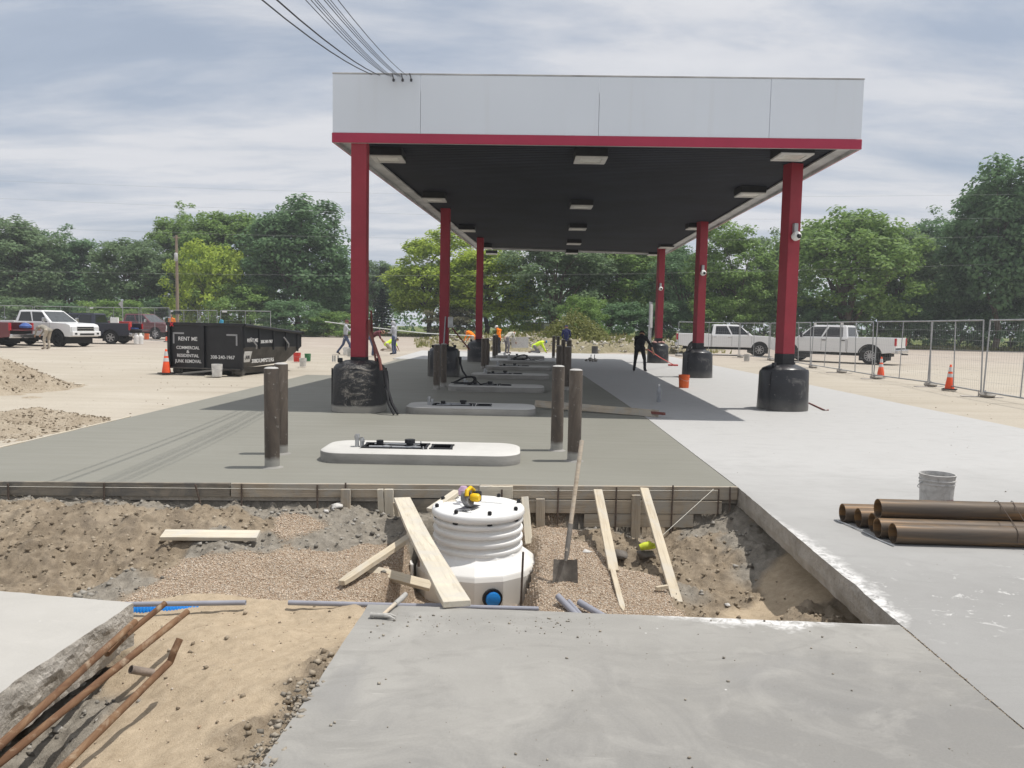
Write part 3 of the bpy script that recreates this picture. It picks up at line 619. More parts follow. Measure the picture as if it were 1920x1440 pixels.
# lights: black drop boxes with a framed lens
def soffit_at(p):
    z = 5.1
    for _ in range(8):
        q = G(*p, z - 0.14); v = (q.y - 14.3) / 25.7; z = CP_(0.5, v).z + 0.11
    return q, z
lb = MB().box((0, 0, -0.08), (0.62, 0.62, 0.16)).mesh('light_box', MATS['black_paint'], bevel=0.008, bseg=1)
lf = MB()
for s in (-1, 1): lf.box((0, s * 0.255, -0.175), (0.61, 0.10, 0.03)); lf.box((s * 0.255, 0, -0.175), (0.10, 0.41, 0.03))
lf = lf.mesh('lens_frame', MATS['lamp_frame'], bevel=0.004, bseg=1)
ll = MB().box((0, 0, -0.168), (0.405, 0.405, 0.02)).mesh('lens', MATS['lamp_lens'], bevel=0.006)
for p in ((728, 295), (1107, 297), (1485, 291), (815, 373), (1090, 386), (1406, 363), (876, 431), (1083, 428), (1305, 427), (911, 464), (1076, 456), (1249, 463), (922, 475), (1072, 474), (1226, 477)):
    q, z = soffit_at(p)
    o = link('light_fixture', lb, canopy, Vector((q.x, q.y, z)) - CO); link('lens_frame', lf, o); link('lens', ll, o)
COLS = [(-2.90, 14.57, 0.0, 0.285), (-2.20, 24.66, R(-2), 0.29), (-1.53, 34.66, R(-2), 0.30), (5.75, 16.27, R(17), 0.285), (6.37, 26.48, R(15), 0.29), (6.96, 36.86, R(10), 0.30)]
for i, (x, y, rz, w) in enumerate(COLS):
    v = (y - 14.3) / 25.7; ztop = CP_((x - CP_(0, v).x) / (CP_(1, v).x - CP_(0, v).x), v).z + 0.12
    zr = 1.02 if i < 3 else 1.18; M = Matrix.Rotation(rz, 3, 'Z')
    o = MB().box((0, 0, (zr + ztop) / 2), (w, w, ztop - zr), M).build('column', MATS['column_red'], canopy, Vector((x, y, 0)) - CO, bevel=0.012)
    MB().box((0, 0, zr / 2), (w + 0.006, w + 0.006, zr), M).build('black_base', MATS['black_paint'], o, bevel=0.012)
    MB().box((0, 0, 0.015), (w + 0.16, w + 0.16, 0.03), M).build('base_plate', MATS['black_paint'], o)

# ------------------------------------------------------------------ column guards
GL = ['black plastic column guard smeared with grey mortar, nearest on the left', 'black column guard with grey conduit, second column on the left', 'black column guard on the farthest left column',
      'glossy black column guard at the nearest right column', 'dusty grey-black column guard behind the orange bucket', 'dusty black column guard on the farthest right column, littered on top']
for i, (x, y, rz, w) in enumerate(COLS):
    g = thing('column_guard', GL[i], 'column guard', (x, y, 0), rz, 'column guards'); m = MATS['guard_smeared' if i == 0 else 'guard_black']
    prof = [(0.515, 0.005), (0.515, 0.05), (0.505, 0.42), (0.495, 0.80), (0.475, 0.845), (0.462, 0.835)]; n = 40; mb = MB()
    rs = []
    for r, z in prof:
        rs.append([])
        for k in range(n):
            a = 2 * math.pi * k / n; q = 1.0 + (0.045 if i < 3 else 0.012) * math.cos(4 * a) * -1 + 0.006 * math.sin(5 * a + i + z * 3)
            rs[-1].append((r * q * math.cos(a), r * q * math.sin(a), z * (1 + (0.03 * math.sin(a + i) if z > 0.5 else 0))))
    mb.rings(rs, 0, False, False); mb.build('shell', m, g, smooth=True)
    lid = MB().lathe([(0.475, 0.82), (0.44, 0.875), (0.34, 0.92), (0.26, 0.955), (w * 0.74, 0.96)], 24, cap0=False, cap1=False); lid.build('lid', m, g, smooth=True)
    for a in (0.4, 3.5):
        MB().box((0.36 * math.cos(a), 0.36 * math.sin(a), 0.955), (0.09, 0.06, 0.09), Matrix.Rotation(a, 3, 'Z')).build('lug', MATS['black_paint'], g, bevel=0.012)
    for a in (math.pi * 0.5, -math.pi * 0.5):
        MB().box((0.51 * math.cos(a - 1.2), 0.51 * math.sin(a - 1.2), 0.41), (0.025, 0.04, 0.8), Matrix.Rotation(a - 1.2, 3, 'Z')).build('seam', m, g, bevel=0.006)
# rags left on the far right guard
mb = MB(); x, y = COLS[5][:2]
for k in range(5): mb.lathe([(0.02, 0.0), (0.12, 0.01), (0.10, 0.06), (0.03, 0.09)], 9, (0.22 * math.cos(k * 1.3) - 0.05, -0.2 + 0.12 * math.sin(k * 2.1), 0.0))
tag(mb.build('rags', pm('rag_pink', (0.38, 0.22, 0.20), 0.4, 6), None, (x, y, 0.95), smooth=True), 'crumpled pinkish rags on the far right column guard', 'rags')

# security cameras on the right columns
for i, (px, py) in ((3, (1490, 440)), (4, (1317, 510)), (5, (1238, 540))):
    x, y, rz, w = COLS[i]; q = AY(px, py, y - w / 2 - 0.02)
    lab = ['nearest', 'middle', 'farthest'][i - 3]
    c = thing('security_camera', f'white dome camera with grey bracket on the {lab} right column', 'camera', (q.x, q.y, q.z), rz, 'column cameras')
    MB().box((0, 0.0, 0.13), (0.09, 0.10, 0.20)).build('bracket', MATS['galvanised'], c, bevel=0.01)
    MB().lathe([(0.03, -0.09), (0.085, -0.07), (0.095, 0.0), (0.08, 0.05), (0.04, 0.06)], 20, (0, -0.07, -0.03), M=Matrix.Rotation(R(70), 3, 'X')).build('housing', MATS['white_plastic'], c, smooth=True)
    MB().lathe([(0.045, 0.0), (0.05, 0.02), (0.03, 0.05), (0.0, 0.055)], 16, (0, -0.13, -0.05), M=Matrix.Rotation(R(70), 3, 'X')).build('lens', MATS['black_paint'], c, smooth=True)

# ------------------------------------------------------------------ dispenser islands
IL = ['sunlit', 'second', 'third', 'fourth', 'fifth', 'sixth', 'farthest']
IB = [(600, 988, 9.02), (762, 1008, 14.1), (840, 1022, 19.1), (883, 1030, 23.8), (911, 1034, 28.5), (934, 1040, 33.3), (930, 1019, 38.3)]
def rounded(hx, hy, r, n=7):
    out = []
    for cx, cy, a0 in ((hx - r, hy - r, 0), (-hx + r, hy - r, 90), (-hx + r, -hy + r, 180), (hx - r, -hy + r, 270)):
        for k in range(n + 1):
            a = R(a0 + 90 * k / n); out.append((cx + r * math.cos(a), cy + r * math.sin(a)))
    return out
isl = None; ISL = []
for i, (x0, x1, yf) in enumerate(IB):
    lab = f'{"white" if i in (0, 6) else "shaded white"} concrete pump island with rounded ends, {["nearest, in full sun", "second from the pit", "third from the pit with coiled black hose", "fourth from the pit", "fifth from the pit", "sixth from the pit with looped cables", "farthest from the pit"][i]}'
    c = AY((x0 + x1) / 2, 700, yf + 0.5); loc = Vector((c.x, yf + 0.5, 0)); ISL.append(loc)
    if isl is None:
        isl = thing('pump_island', lab, 'pump island', loc, 0, 'pump islands in a row'); isl.scale = (1, 1, 0.74)
        hx, hy = 1.22, 0.5; mb = MB(); rs = []
        for off, z in ((0.0, 0.0), (0.0, 0.155), (0.004, 0.165), (0.024, 0.18), (0.05, 0.184)):
            rs.append([(x, y, z) for x, y in rounded(hx - off, hy - off, 0.3 - off)])
        mb.rings(rs[:3], 1, True, False); mb.rings(rs[2:], 0, False, False)
        # top with two real openings
        N = len(rs[-1]); holes = [(-0.72, 0.05, -0.16, 0.20), (0.12, 0.36, -0.14, 0.16)]
        xs = [-hx + 0.05, -0.92, -0.72, 0.05, 0.12, 0.36, 0.92, hx - 0.05]; ys = [-hy + 0.05, -0.16, 0.20, hy - 0.05]
        bm = bmesh.new(); top = [bm.verts.new(p) for p in rs[-1]]; es = [bm.edges.new((top[k], top[(k + 1) % N])) for k in range(N)]
        for a0, a1, b0, b1 in holes:
            hv = [bm.verts.new((a, b, 0.184)) for a, b in ((a0, b0), (a1, b0), (a1, b1), (a0, b1))]; es += [bm.edges.new((hv[k], hv[(k + 1) % 4])) for k in range(4)]
        bmesh.ops.triangle_fill(bm, edges=es, use_beauty=True)
        bm.verts.index_update(); mb.add([v.co for v in bm.verts], [[v.index for v in f.verts] for f in bm.faces], 0); bm.free()
        for a0, a1, b0, b1 in holes:
            q = [(a0, b0), (a1, b0), (a1, b1), (a0, b1)]; Vb = [(a, b, 0.184) for a, b in q] + [(a, b, 0.02) for a, b in q]
            mb.add(Vb, [(k, (k + 1) % 4, (k + 1) % 4 + 4, k + 4) for k in range(4)] + [(4, 5, 6, 7)], 2)
        mb.build('kerb_block', [MATS['island_white'], MATS['island_side'], MATS['dark_cavity']], isl, smooth=True)
        for a0, a1, b0, b1 in holes:
            f = MB()
            for y in (b0, b1): f.box(((a0 + a1) / 2, y, 0.192), (a1 - a0 + 0.05, 0.03, 0.03))
            for x in (a0, a1): f.box((x, (b0 + b1) / 2, 0.19), (0.03, b1 - b0 - 0.032, 0.026))
            f.build('sump_frame', MATS['black_paint'], isl, bevel=0.004, bseg=1)
        for x, y, h, r in ((-0.55, 0.09, 0.27, 0.045), (-0.16, 0.0, 0.31, 0.065), (-0.40, -0.06, 0.2, 0.03)):
            MB().tube([(x, y, 0.03), (x, y, h - 0.05)], r * 0.7, 12).tube([(x, y, h - 0.06), (x, y, h)], r, 12).build('riser', MATS['black_paint'], isl, smooth=True)
        MB().tube([(-0.66, -0.05, 0.19), (-0.02, -0.05, 0.19)], 0.018, 8).tube([(-0.62, 0.12, 0.2), (-0.05, 0.12, 0.2)], 0.012, 8).build('pipework', MATS['galvanised'], isl, smooth=True)
        for x in (-0.44, -0.08): MB().lathe([(0.0, 0.0), (0.05, 0.005), (0.045, 0.03), (0.0, 0.045)], 12, (x, -0.09, 0.185)).build('fitting', MATS['galvanised'], isl, smooth=True)
        cj = MB()
        for k, (dx, dy, h) in enumerate(((0, 0, 0.40), (0.05, 0.015, 0.34), (-0.02, 0.05, 0.37), (0.05, 0.06, 0.31))): cj.tube([(-0.80 + dx, -0.08 + dy, 0.15), (-0.80 + dx, -0.08 + dy, h)], 0.02, 10).tube([(-0.80 + dx, -0.08 + dy, h - 0.06), (-0.80 + dx, -0.08 + dy, h)], 0.028, 10)
        cj.build('conduit_stub', MATS['galvanised'], isl, smooth=True)
        for x, y in ((-0.74, -0.19), (0.03, -0.19), (-0.05, 0.23), (-0.6, 0.23)): MB().tube([(x, y, 0.18), (x, y, 0.235)], 0.008, 8).build('anchor_bolt', MATS['galvanised'], isl)
    else:
        c = copy_tree(isl); c.location = loc; c['label'] = lab
# black hoses left on two of the islands
def coil(name, loc, label, loops, r, th=0.014):
    pts = []
    for k in range(loops * 14 + 1):
        a = 2 * math.pi * k / 14; q = r * (1 + 0.12 * math.sin(a * 1.7)); pts.append((q * math.cos(a) * 1.1, q * math.sin(a) * 0.5 + 0.02 * math.sin(a * 0.31), 0.03 + 0.6 * r * max(0, math.sin(a + 0.6)) + 0.008 * k / 14))
    pts += [(r * 1.6, -0.05, 0.02), (r * 2.3, 0.03, 0.05), (r * 3.0, -0.03, 0.015), (r * 3.6, 0.02, 0.03)]
    tag(MB().tube(pts, th, 8).build(name, MATS['black_rubber'], None, loc, smooth=True), label, 'hose')
p = ISL[2]; coil('hose_coil', (p.x - 0.82, p.y - 0.1, 0.14), 'coiled black hose on the third pump island', 4, 0.26)
p = ISL[5]; coil('hose_coil', (p.x - 0.3, p.y, 0.14), 'loops of black cable on the sixth pump island', 5, 0.30)

# ------------------------------------------------------------------ bollards
bs = MB().lathe([(0.0835, -0.02), (0.0835, 1.13), (0.081, 1.135)], 28, cap0=False, cap1=True).mesh('post', MATS['bollard_steel'], smooth=True)
bc = MB().lathe([(0.08, 1.136), (0.07, 1.145), (0.045, 1.152), (0.0, 1.155)], 24, cap0=False, cap1=False).mesh('cap', MATS['cement_cap'], smooth=True)
bcol = MB().lathe([(0.125, 0.001), (0.10, 0.008), (0.0845, 0.022)], 24, cap0=False, cap1=False).mesh('cement_collar', MATS['island_side'], smooth=True)
BO = []
for k, i in enumerate((0, 2, 4, 6)):
    row = ['first, sunlit', 'third', 'fifth', 'farthest'][k]; L = ISL[i]
    if i == 0: pos = [(-2.725, 8.70, 'front left'), (-2.90, 9.62, 'rear left'), (0.79, 9.5, 'front right'), (0.62, 10.29, 'rear right')]
    else:
        sx = {2: 0.10, 4: 0.28, 6: 0.30}[i]; pos = [(L.x - 1.62 + sx, L.y - 0.1, 'front left'), (L.x - 1.62 + sx + 0.1, L.y + 0.75, 'rear left'), (L.x + 1.80 + sx * 0.4, L.y + 0.3, 'front right'), (L.x + 1.62 + sx * 0.4, L.y + 1.1, 'rear right')]
    for x, y, w in pos:
        b = thing('bollard', f'dark steel pipe bollard with cement cap, {w} of the {row} pump island', 'bollard', (x, y, 0), random.uniform(0, 6), 'steel bollards guarding the islands')
        b.rotation_euler[0] = random.uniform(-0.006, 0.006)
        link('post', bs, b); link('cap', bc, b); link('cement_collar', bcol, b)

# ------------------------------------------------------------------ things around the columns
pm('conduit_grey', (0.33, 0.33, 0.35), 0.15, 8, 0.5); pm('brown_pipe', (0.17, 0.06, 0.05), 0.3, 6, 0.6)
rod('prop_pipe', [(-2.72, 14.52, 1.72), (-2.68, 14.42, 1.5), (-2.44, 14.15, 0.98), (-2.41, 14.12, 0.80)], 0.028, MATS['brown_pipe'], 'dark red-brown pipe bent down the side of the nearest left column', 'pipe')
rod('prop_pipe', [(-2.71, 14.70, 1.9), (-2.68, 14.66, 1.5), (-2.58, 14.5, 0.95)], 0.02, MATS['brown_pipe'], 'thin brown pipe beside the nearest left column', 'pipe')
rod('vapour_hose', [(-2.35, 14.2, 0.78), (-2.32, 14.15, 0.62), (-2.28, 14.05, 0.45), (-2.18, 13.95, 0.2), (-2.06, 13.9, 0.02)], [0.05, 0.05, 0.035, 0.03, 0.03], MATS['black_rubber'], 'black hose running down from the nearest left column guard', 'hose')
rod('vapour_hose', [(-2.34, 14.1, 0.50), (-2.28, 14.0, 0.40), (-2.24, 13.92, 0.2), (-2.13, 13.86, 0.02)], 0.022, MATS['black_rubber'], 'thin black hose at the foot of the nearest left column', 'hose')
x, y = COLS[1][:2]
rod('conduit', [(x + 0.05, y - 0.17, 1.9), (x + 0.02, y - 0.2, 1.2), (x + 0.03, y - 0.56, 0.9), (x + 0.03, y - 0.56, 0.05)], 0.022, MATS['conduit_grey'], 'grey conduit down the second left column and its guard', 'conduit')
rod('vapour_hose', [(x + 0.53, y - 0.2, 0.62), (x + 0.55, y - 0.25, 0.42), (x + 0.62, y - 0.3, 0.2), (x + 0.75, y - 0.35, 0.02)], [0.055, 0.03, 0.03, 0.03], MATS['black_rubber'], 'black hose at the second left column guard', 'hose')
q = MB().box((0, 0, 0), (0.16, 0.14, 0.34)).build('switch_box', MATS['galvanised'], None, (x + 0.21, y - 0.12, 1.72), bevel=0.01); tag(q, 'grey switch box on the second left column', 'switch box')
rod('prop_pipe', [(x + 0.26, y - 0.1, 1.55), (x + 0.85, y - 0.3, 0.85)], 0.022, MATS['brown_pipe'], 'thin dark pipe slanting from the second left column', 'pipe')
# ------------------------------------------------------------------ formwork along the pit
def fx(px): return G(px, 903 + 10 * px / 1383).x
FD = (FB - FA).normalized(); FN = Vector((FD.y, -FD.x, 0))            # outward: towards the camera
def on_form(x, off, z): return Vector((x, form_y(x), 0)) + FN * off + Vector((0, 0, z))
def form_board(px0, px1, zc, off, mat, label, w=0.14):
    return plank('form_board', on_form(fx(px0) if px0 > -1 else px0 / 100, off, zc), on_form(fx(px1), off, zc), w, 0.038, MATS[mat], label, 'form board', up=FN)
form_board(-680, 433, -0.062, 0.024, 'form_wood_muddy', 'muddy form board edging the fresh slab at the far left')
form_board(435, 899, -0.062, 0.024, 'form_wood', 'weathered form board between the left bollards and the tank')
form_board(901, 1381, -0.062, 0.024, 'form_wood', 'weathered form board at the top right of the pit')
form_board(899, 961, -0.060, 0.066, 'lumber_pale', 'short pale patch board nailed on behind the tank', 0.13)
form_board(952, 1352, -0.214, 0.030, 'form_wood', 'second form board down on the right side of the pit')
form_board(1096, 1300, -0.360, 0.028, 'form_wood', 'lowest form board on the right side of the pit')
form_board(760, 860, -0.215, 0.026, 'form_wood_muddy', 'low muddy form board behind the white tank')
def stake(px0, py0, px1, py1, w, mat, label, off=0.10, t=0.038, off2=None):
    yb = form_y(fx(px0)) - off
    return plank('stake', AY(px0, py0, yb), AY(px1, py1 + 12, form_y(fx(px1)) - (off2 or off)), w, t, MATS[mat], label, 'stake', up=(0, -1, 0.02))
stake(648, 917, 649, 985, 0.098, 'form_wood', 'grey wooden stake standing against the form, left of the tank', 0.09)
stake(713, 917, 717, 980, 0.062, 'lumber_pale', 'splintered pale stake left of the long plank', 0.09)
stake(729, 917, 731, 981, 0.092, 'lumber_pale', 'split pale stake paired with a thinner one by the form', 0.092)
stake(740, 942, 747, 965, 0.04, 'lumber_new', 'small splinter of wood beside the split stake', 0.16, 0.02)
stake(984, 932, 992, 1008, 0.075, 'lumber_pale', 'pale stake leaning just behind the tank on its right', 0.14, off2=0.4)
stake(1013, 935, 1013, 978, 0.092, 'form_wood', 'short grey stake right of the tank against the boards', 0.085)
stake(1193, 928, 1191, 996, 0.092, 'form_wood', 'tall grey stake between the two slanting braces', 0.085)
for px, py0, py1, dx, off, lab in ((15, 906, 930, 1, .06, 'at the far left'), (195, 905, 928, 0, .06, 'left of the loose plank'), (366, 908, 931, 10, .07, 'tilted, above the loose plank'), (453, 907, 936, 0, .06, 'below the left bollards'),
                          (595, 909, 940, 0, .06, 'left of the grey stake'), (648, 905, 920, 0, .05, 'rising above the grey stake'), (941, 918, 940, 0, .1, 'behind the tank lid'), (1047, 914, 972, -2, .07, 'right of the shovel'), (1156, 913, 1000, -3, .07, 'between the braces'),
                          (1262, 910, 985, -4, .07, 'right of the second brace'), (1348, 916, 950, -2, .07, 'near the right end of the form'), (1369, 913, 945, -1, .07, 'at the right end of the form')):
    y0 = form_y(fx(px)) - off
    rod('form_pin', [AY(px, py0, y0), AY(px + dx, py1 + 14, y0)], 0.009, MATS['rebar'], f'thin rusty steel pin holding the form, {lab}', 'steel pin', 'form pins', 8)
rod('steel_rod', [AY(788, 995, 6.6), AY(785, 1062, 6.6)], 0.012, MATS['rebar'], 'steel rod standing in the gravel left of the tank', 'steel rod')
rod('steel_rod', [AY(981, 1035, 6.55), AY(976, 1150, 6.55)], 0.010, MATS['rebar'], 'dark steel rod standing in front of the tank at its right', 'steel rod')
pm('string', (0.75, 0.73, 0.65), 0.05, 5, 0.9, bump=0)
rod('string_line', [on_form(-6.2, 0.055, -0.035), on_form(-2, 0.052, -0.045), on_form(0.5, 0.055, -0.04), on_form(2.2, 0.055, -0.03)], 0.0022, MATS['string'], 'thin string line stretched along the form boards', 'string', seg=5)
rod('string_line', [AY(1338, 917, form_y(2.1) - 0.06), AY(1243, 1003, 7.35)], 0.0022, MATS['string'], 'string running diagonally from the form into the pit', 'string', seg=5)
# braces, planks
plank('brace', AY(1121, 920, 7.88), G(1151, 1072, -0.45), 0.089, 0.038, MATS['lumber_new'], 'pale two-by-four brace split at the top, slanting into the gravel', 'brace', up=(0, -0.6, 0.8))
plank('pointed_stick', G(1169, 1147, -0.5), G(1148, 1066, -0.42), 0.045, 0.02, MATS['lumber_new'], 'pointed wooden stick below the split brace', 'stick', up=(0, -0.5, 0.9), cut=0.15)
plank('brace', AY(1208, 917, 7.92), G(1270, 1131, -0.60), 0.089, 0.038, MATS['lumber_new'], 'longer pale brace on the right, slanting down into the dirt', 'brace', up=(0.05, -0.6, 0.8))
plank('wood_peg', G(1230, 1103, -0.5), G(1252, 1100, -0.5), 0.03, 0.03, MATS['lumber_new'], 'small wooden peg beside the foot of the right brace', 'peg')
plank('plank', AY(754, 936, 7.72), Vector((-0.30, 4.44, 0.026)), 0.165, 0.038, MATS['lumber_pale'], 'long pale plank bridging the pit from form to near slab', 'plank', warp=-0.03)
plank('loose_board', G(305, 1003, -0.265), G(485, 1004, -0.27), 0.14, 0.038, MATS['lumber_pale'], 'loose weathered board lying on the mud at the left', 'board', up=(0, -0.25, 1))
plank('loose_board', G(640, 1093, -0.39), G(768, 1007, -0.27), 0.089, 0.04, MATS['lumber_new'], 'new two-by-four lying on the gravel, pointing up right', 'board', up=(-0.35, -0.5, 1), cut=0.7)
plank('loose_board', G(690, 1068, -0.41), G(808, 1099, -0.52), 0.089, 0.04, MATS['lumber_new'], 'new two-by-four lying against the foot of the tank', 'board', up=(0.1, -0.6, 1))
plank('loose_board', AY(806, 957, 7.3), AY(858, 922, 7.62), 0.089, 0.038, MATS['lumber_pale'], 'short board leaning on the form behind the tank', 'board', up=(-0.4, -0.5, 1))
plank('loose_board', AY(840, 943, 7.45), AY(872, 938, 7.5), 0.05, 0.04, MATS['lumber_pale'], 'short offcut lying behind the saw', 'board')
plank('edge_board', (-6.485, 9.0, -0.04), (-6.48, 13.0, -0.04), 0.10, 0.025, MATS['lumber_pale'], 'pale edge board along the left side of the fresh slab', 'board', up=(1, 0, 0))
for k, (px, py, z, s, lab) in enumerate(((632, 948, -.2, .075, 'white concrete lump under the form left of the grey stake'), (612, 958, -.23, .04, 'flat white stone in the mud below the form'), (1098, 1035, -.42, .05, 'pale flat stone right of the shovel handle'), (1160, 1040, -.48, .10, 'dark rock in the pit beside the split brace'),
                                         (5, 944, -.13, .07, 'grey stone at the left end of the form'), (1365, 1135, -.6, .035, 'flat pale stone near the right end of the pit'), (1215, 1040, -.48, .09, 'dark rock under the yellow glove'))):
    V, T = stones(np.array([(0, 0, 0.0)]), np.array([s]), 50 + k, 0.6); me = arr_mesh('rock', V, T, pm('rock_pale' if 'dark' not in lab else 'rock_dark', (0.55, 0.53, 0.5) if 'dark' not in lab else (0.15, 0.135, 0.12), 0.2, 20, 0.9, bump=0.5, bsc=60))
    o = link('rock', me, None, G(px, py, z)); tag(o, lab, 'rock')
    bm = bmesh.new(); bm.from_mesh(me); bmesh.ops.subdivide_edges(bm, edges=bm.edges, cuts=2, use_grid_fill=True)
    for v in bm.verts: v.co *= 1 + 0.25 * mnoise.noise(v.co * (14 if s < .06 else 9) + Vector((k, 0, 0)))
    bm.to_mesh(me); bm.free()

# ------------------------------------------------------------------ tank sump
t = NT('tank_plastic'); a = t.noise(2.5, 6, 0.65, 0.5); d = t.mask(t.noise(9, 6, 0.75, 0.6), 0.62, 0.74)
c = t.ramp(a, [(0.3, (0.74, 0.735, 0.71)), (0.7, (0.83, 0.83, 0.815))]); c = t.mix(t.math('MULTIPLY', d, 0.7), c, (0.42, 0.38, 0.32)); lowm = t.mask(t.math('ADD', t.math('SUBTRACT', 0.42, t.xyz()[2]), t.math('MULTIPLY', a, 0.3)), 0.22, 0.5); c = t.mix(t.math('MULTIPLY', lowm, 0.35), c, (0.46, 0.41, 0.33)); t.color(c).set(0.42, 0, 0.4); t.b.inputs['Subsurface Weight'].default_value = 0.0
pm('blue_pipe', (0.02, 0.22, 0.62), 0.12, 6, 0.4); pm('tool_yellow', (0.75, 0.48, 0.015), 0.08, 8, 0.4, bump=0); pm('tool_grey', (0.20, 0.20, 0.21), 0.2, 10, 0.5, metal=0.3)
tank = thing('tank_sump', 'white plastic tank sump with ribbed neck and bolted round lid', 'tank', TANK); TZ = TANK.z
def tz(z): return z - TZ
mb = MB(); n = 14; rs = []
for r, z in ((0.585, -1.05), (0.592, -0.62), (0.575, -0.575), (0.50, -0.515), (0.44, -0.475), (0.428, -0.44)):
    rs.append([(r * math.cos(2 * math.pi * (k + .5) / n) * (1 if r > .5 else 1.0), r * math.sin(2 * math.pi * (k + .5) / n), tz(z)) for k in range(n)])
mb.rings(rs, 0, True, True); mb.build('body', MATS['tank_plastic'], tank, bevel=0.012)
prof = [(0.385, -0.47)]
for k in range(4):
    z0 = -0.455 + k * 0.083; prof += [(0.398, z0), (0.428, z0 + 0.012), (0.434, z0 + 0.03), (0.430, z0 + 0.046), (0.400, z0 + 0.058), (0.396, z0 + 0.072)]
MB().lathe([(r, tz(z)) for r, z in prof + [(0.396, -0.125)]], 56, cap0=False).build('ribbed_neck', MATS['tank_plastic'], tank, smooth=True)
lid = MB().lathe([(0.40, tz(-0.135)), (0.437, tz(-0.13)), (0.445, tz(-0.115)), (0.443, tz(-0.075)), (0.43, tz(-0.058)), (0.405, tz(-0.05)), (0.38, tz(-0.052)), (0.365, tz(-0.062)), (0.0, tz(-0.056))], 56, cap0=True, cap1=False).build('lid', MATS['tank_plastic'], tank, smooth=True)
mb = MB()
for a in (0.3, 2.4, 4.5): 
    p0 = Vector((0.30 * math.cos(a), 0.30 * math.sin(a), tz(-0.056))); p1 = Vector((0.30 * math.cos(a + 2.1), 0.30 * math.sin(a + 2.1), tz(-0.056))); M, L = frame(p0, p1); mb.box(M.translation, (L, 0.035, 0.024), M.to_3x3())
mb.build('lid_rib', MATS['tank_plastic'], lid, bevel=0.009)
for k in range(8):
    a = 2 * math.pi * k / 8 + 0.30; x, y = 0.405 * math.cos(a), 0.405 * math.sin(a)
    MB().lathe([(0.018, tz(-0.05)), (0.02, tz(-0.03)), (0.014, tz(-0.018)), (0.0, tz(-0.016))], 10, (x, y, 0), cap1=False).build('lid_bolt', MATS['black_rubber'], lid, smooth=True)
    MB().box((x * 1.02, y * 1.02, tz(-0.142)), (0.04, 0.028, 0.016), Matrix.Rotation(a + math.pi / 2, 3, 'Z')).build('bolt_clip', MATS['black_rubber'], lid)
for a, w in ((R(182), 0.2), (R(-8), 0.14)):
    MB().box((0.63 * math.cos(a), 0.63 * math.sin(a) - 0.1, tz(-0.66)), (0.03, w, 0.17), Matrix.Rotation(a + R(12), 3, 'Z')).build('flange', MATS['tank_plastic'], tank, bevel=0.008)
d = Vector((0.16, -0.56, 0)).normalized(); M = frame((0, 0, 0), d)[0].to_3x3(); Mz = M @ Matrix.Rotation(R(90), 3, 'Y')
o = Vector((0, 0, tz(-0.765)))
MB().lathe([(0.07, 0.0), (0.09, 0.0), (0.09, 0.05), (0.07, 0.05)], 26, o + d * 0.555, M=Mz, cap0=False, cap1=False).build('pipe_boot', MATS['black_rubber'], tank, smooth=True)
prof = [];
for k in range(6): prof += [(0.055, k * 0.022), (0.066, k * 0.022 + 0.006), (0.066, k * 0.022 + 0.014), (0.055, k * 0.022 + 0.02)]
MB().lathe(prof, 24, o + d * 0.50, M=Mz, cap0=False).build('outlet_pipe', MATS['blue_pipe'], tank, smooth=True)

# circular saw on the lid
saw = thing('circular_saw', 'yellow cordless circular saw lying on the white tank lid', 'saw', AY(880, 950, 7.12), R(-25)); saw.location.z = -0.048; saw.scale = (0.88,) * 3
Ry = Matrix.Rotation(R(90), 3, 'Y')
MB().box((0.0, 0.01, 0.012), (0.13, 0.26, 0.006)).build('base_plate', MATS['tool_grey'], saw, bevel=0.002)
MB().lathe([(0.0, -0.02), (0.088, -0.02), (0.092, -0.012), (0.092, 0.018), (0.085, 0.024), (0, 0.024)], 26, (-0.02, -0.01, 0.10), M=Matrix.Rotation(R(62), 3, 'Y')).build('blade_guard', MATS['tool_grey'], saw, smooth=True)
MB().lathe([(0.0, 0.0), (0.082, 0.0), (0.082, 0.002), (0, 0.002)], 30, (-0.045, -0.01, 0.085), M=Matrix.Rotation(R(62), 3, 'Y')).build('blade', MATS['galvanised'], saw)
MB().lathe([(0.036, 0.0), (0.045, 0.02), (0.045, 0.08), (0.032, 0.1)], 16, (0.02, 0.0, 0.125), M=Ry).build('motor', MATS['tool_yellow'], saw, smooth=True)
MB().tube([(0.01, -0.08, 0.15), (0.0, -0.06, 0.20), (0.0, 0.02, 0.22), (0.0, 0.09, 0.18), (0.01, 0.10, 0.10)], [0.022, 0.024, 0.022, 0.024, 0.02], 10).build('handle', MATS['tool_yellow'], saw, smooth=True)
MB().box((0.05, 0.08, 0.12), (0.07, 0.09, 0.11)).build('battery', MATS['black_rubber'], saw, bevel=0.012)
tag(MB().lathe([(0.01, 0.0), (0.05, 0.005), (0.055, 0.05), (0.03, 0.085), (0.0, 0.09)], 9).build('cloth', pm('cloth_mauve', (0.42, 0.30, 0.42), 0.2, 10), None, AY(869, 928, 7.35), smooth=True), 'crumpled mauve cloth behind the saw', 'cloth')

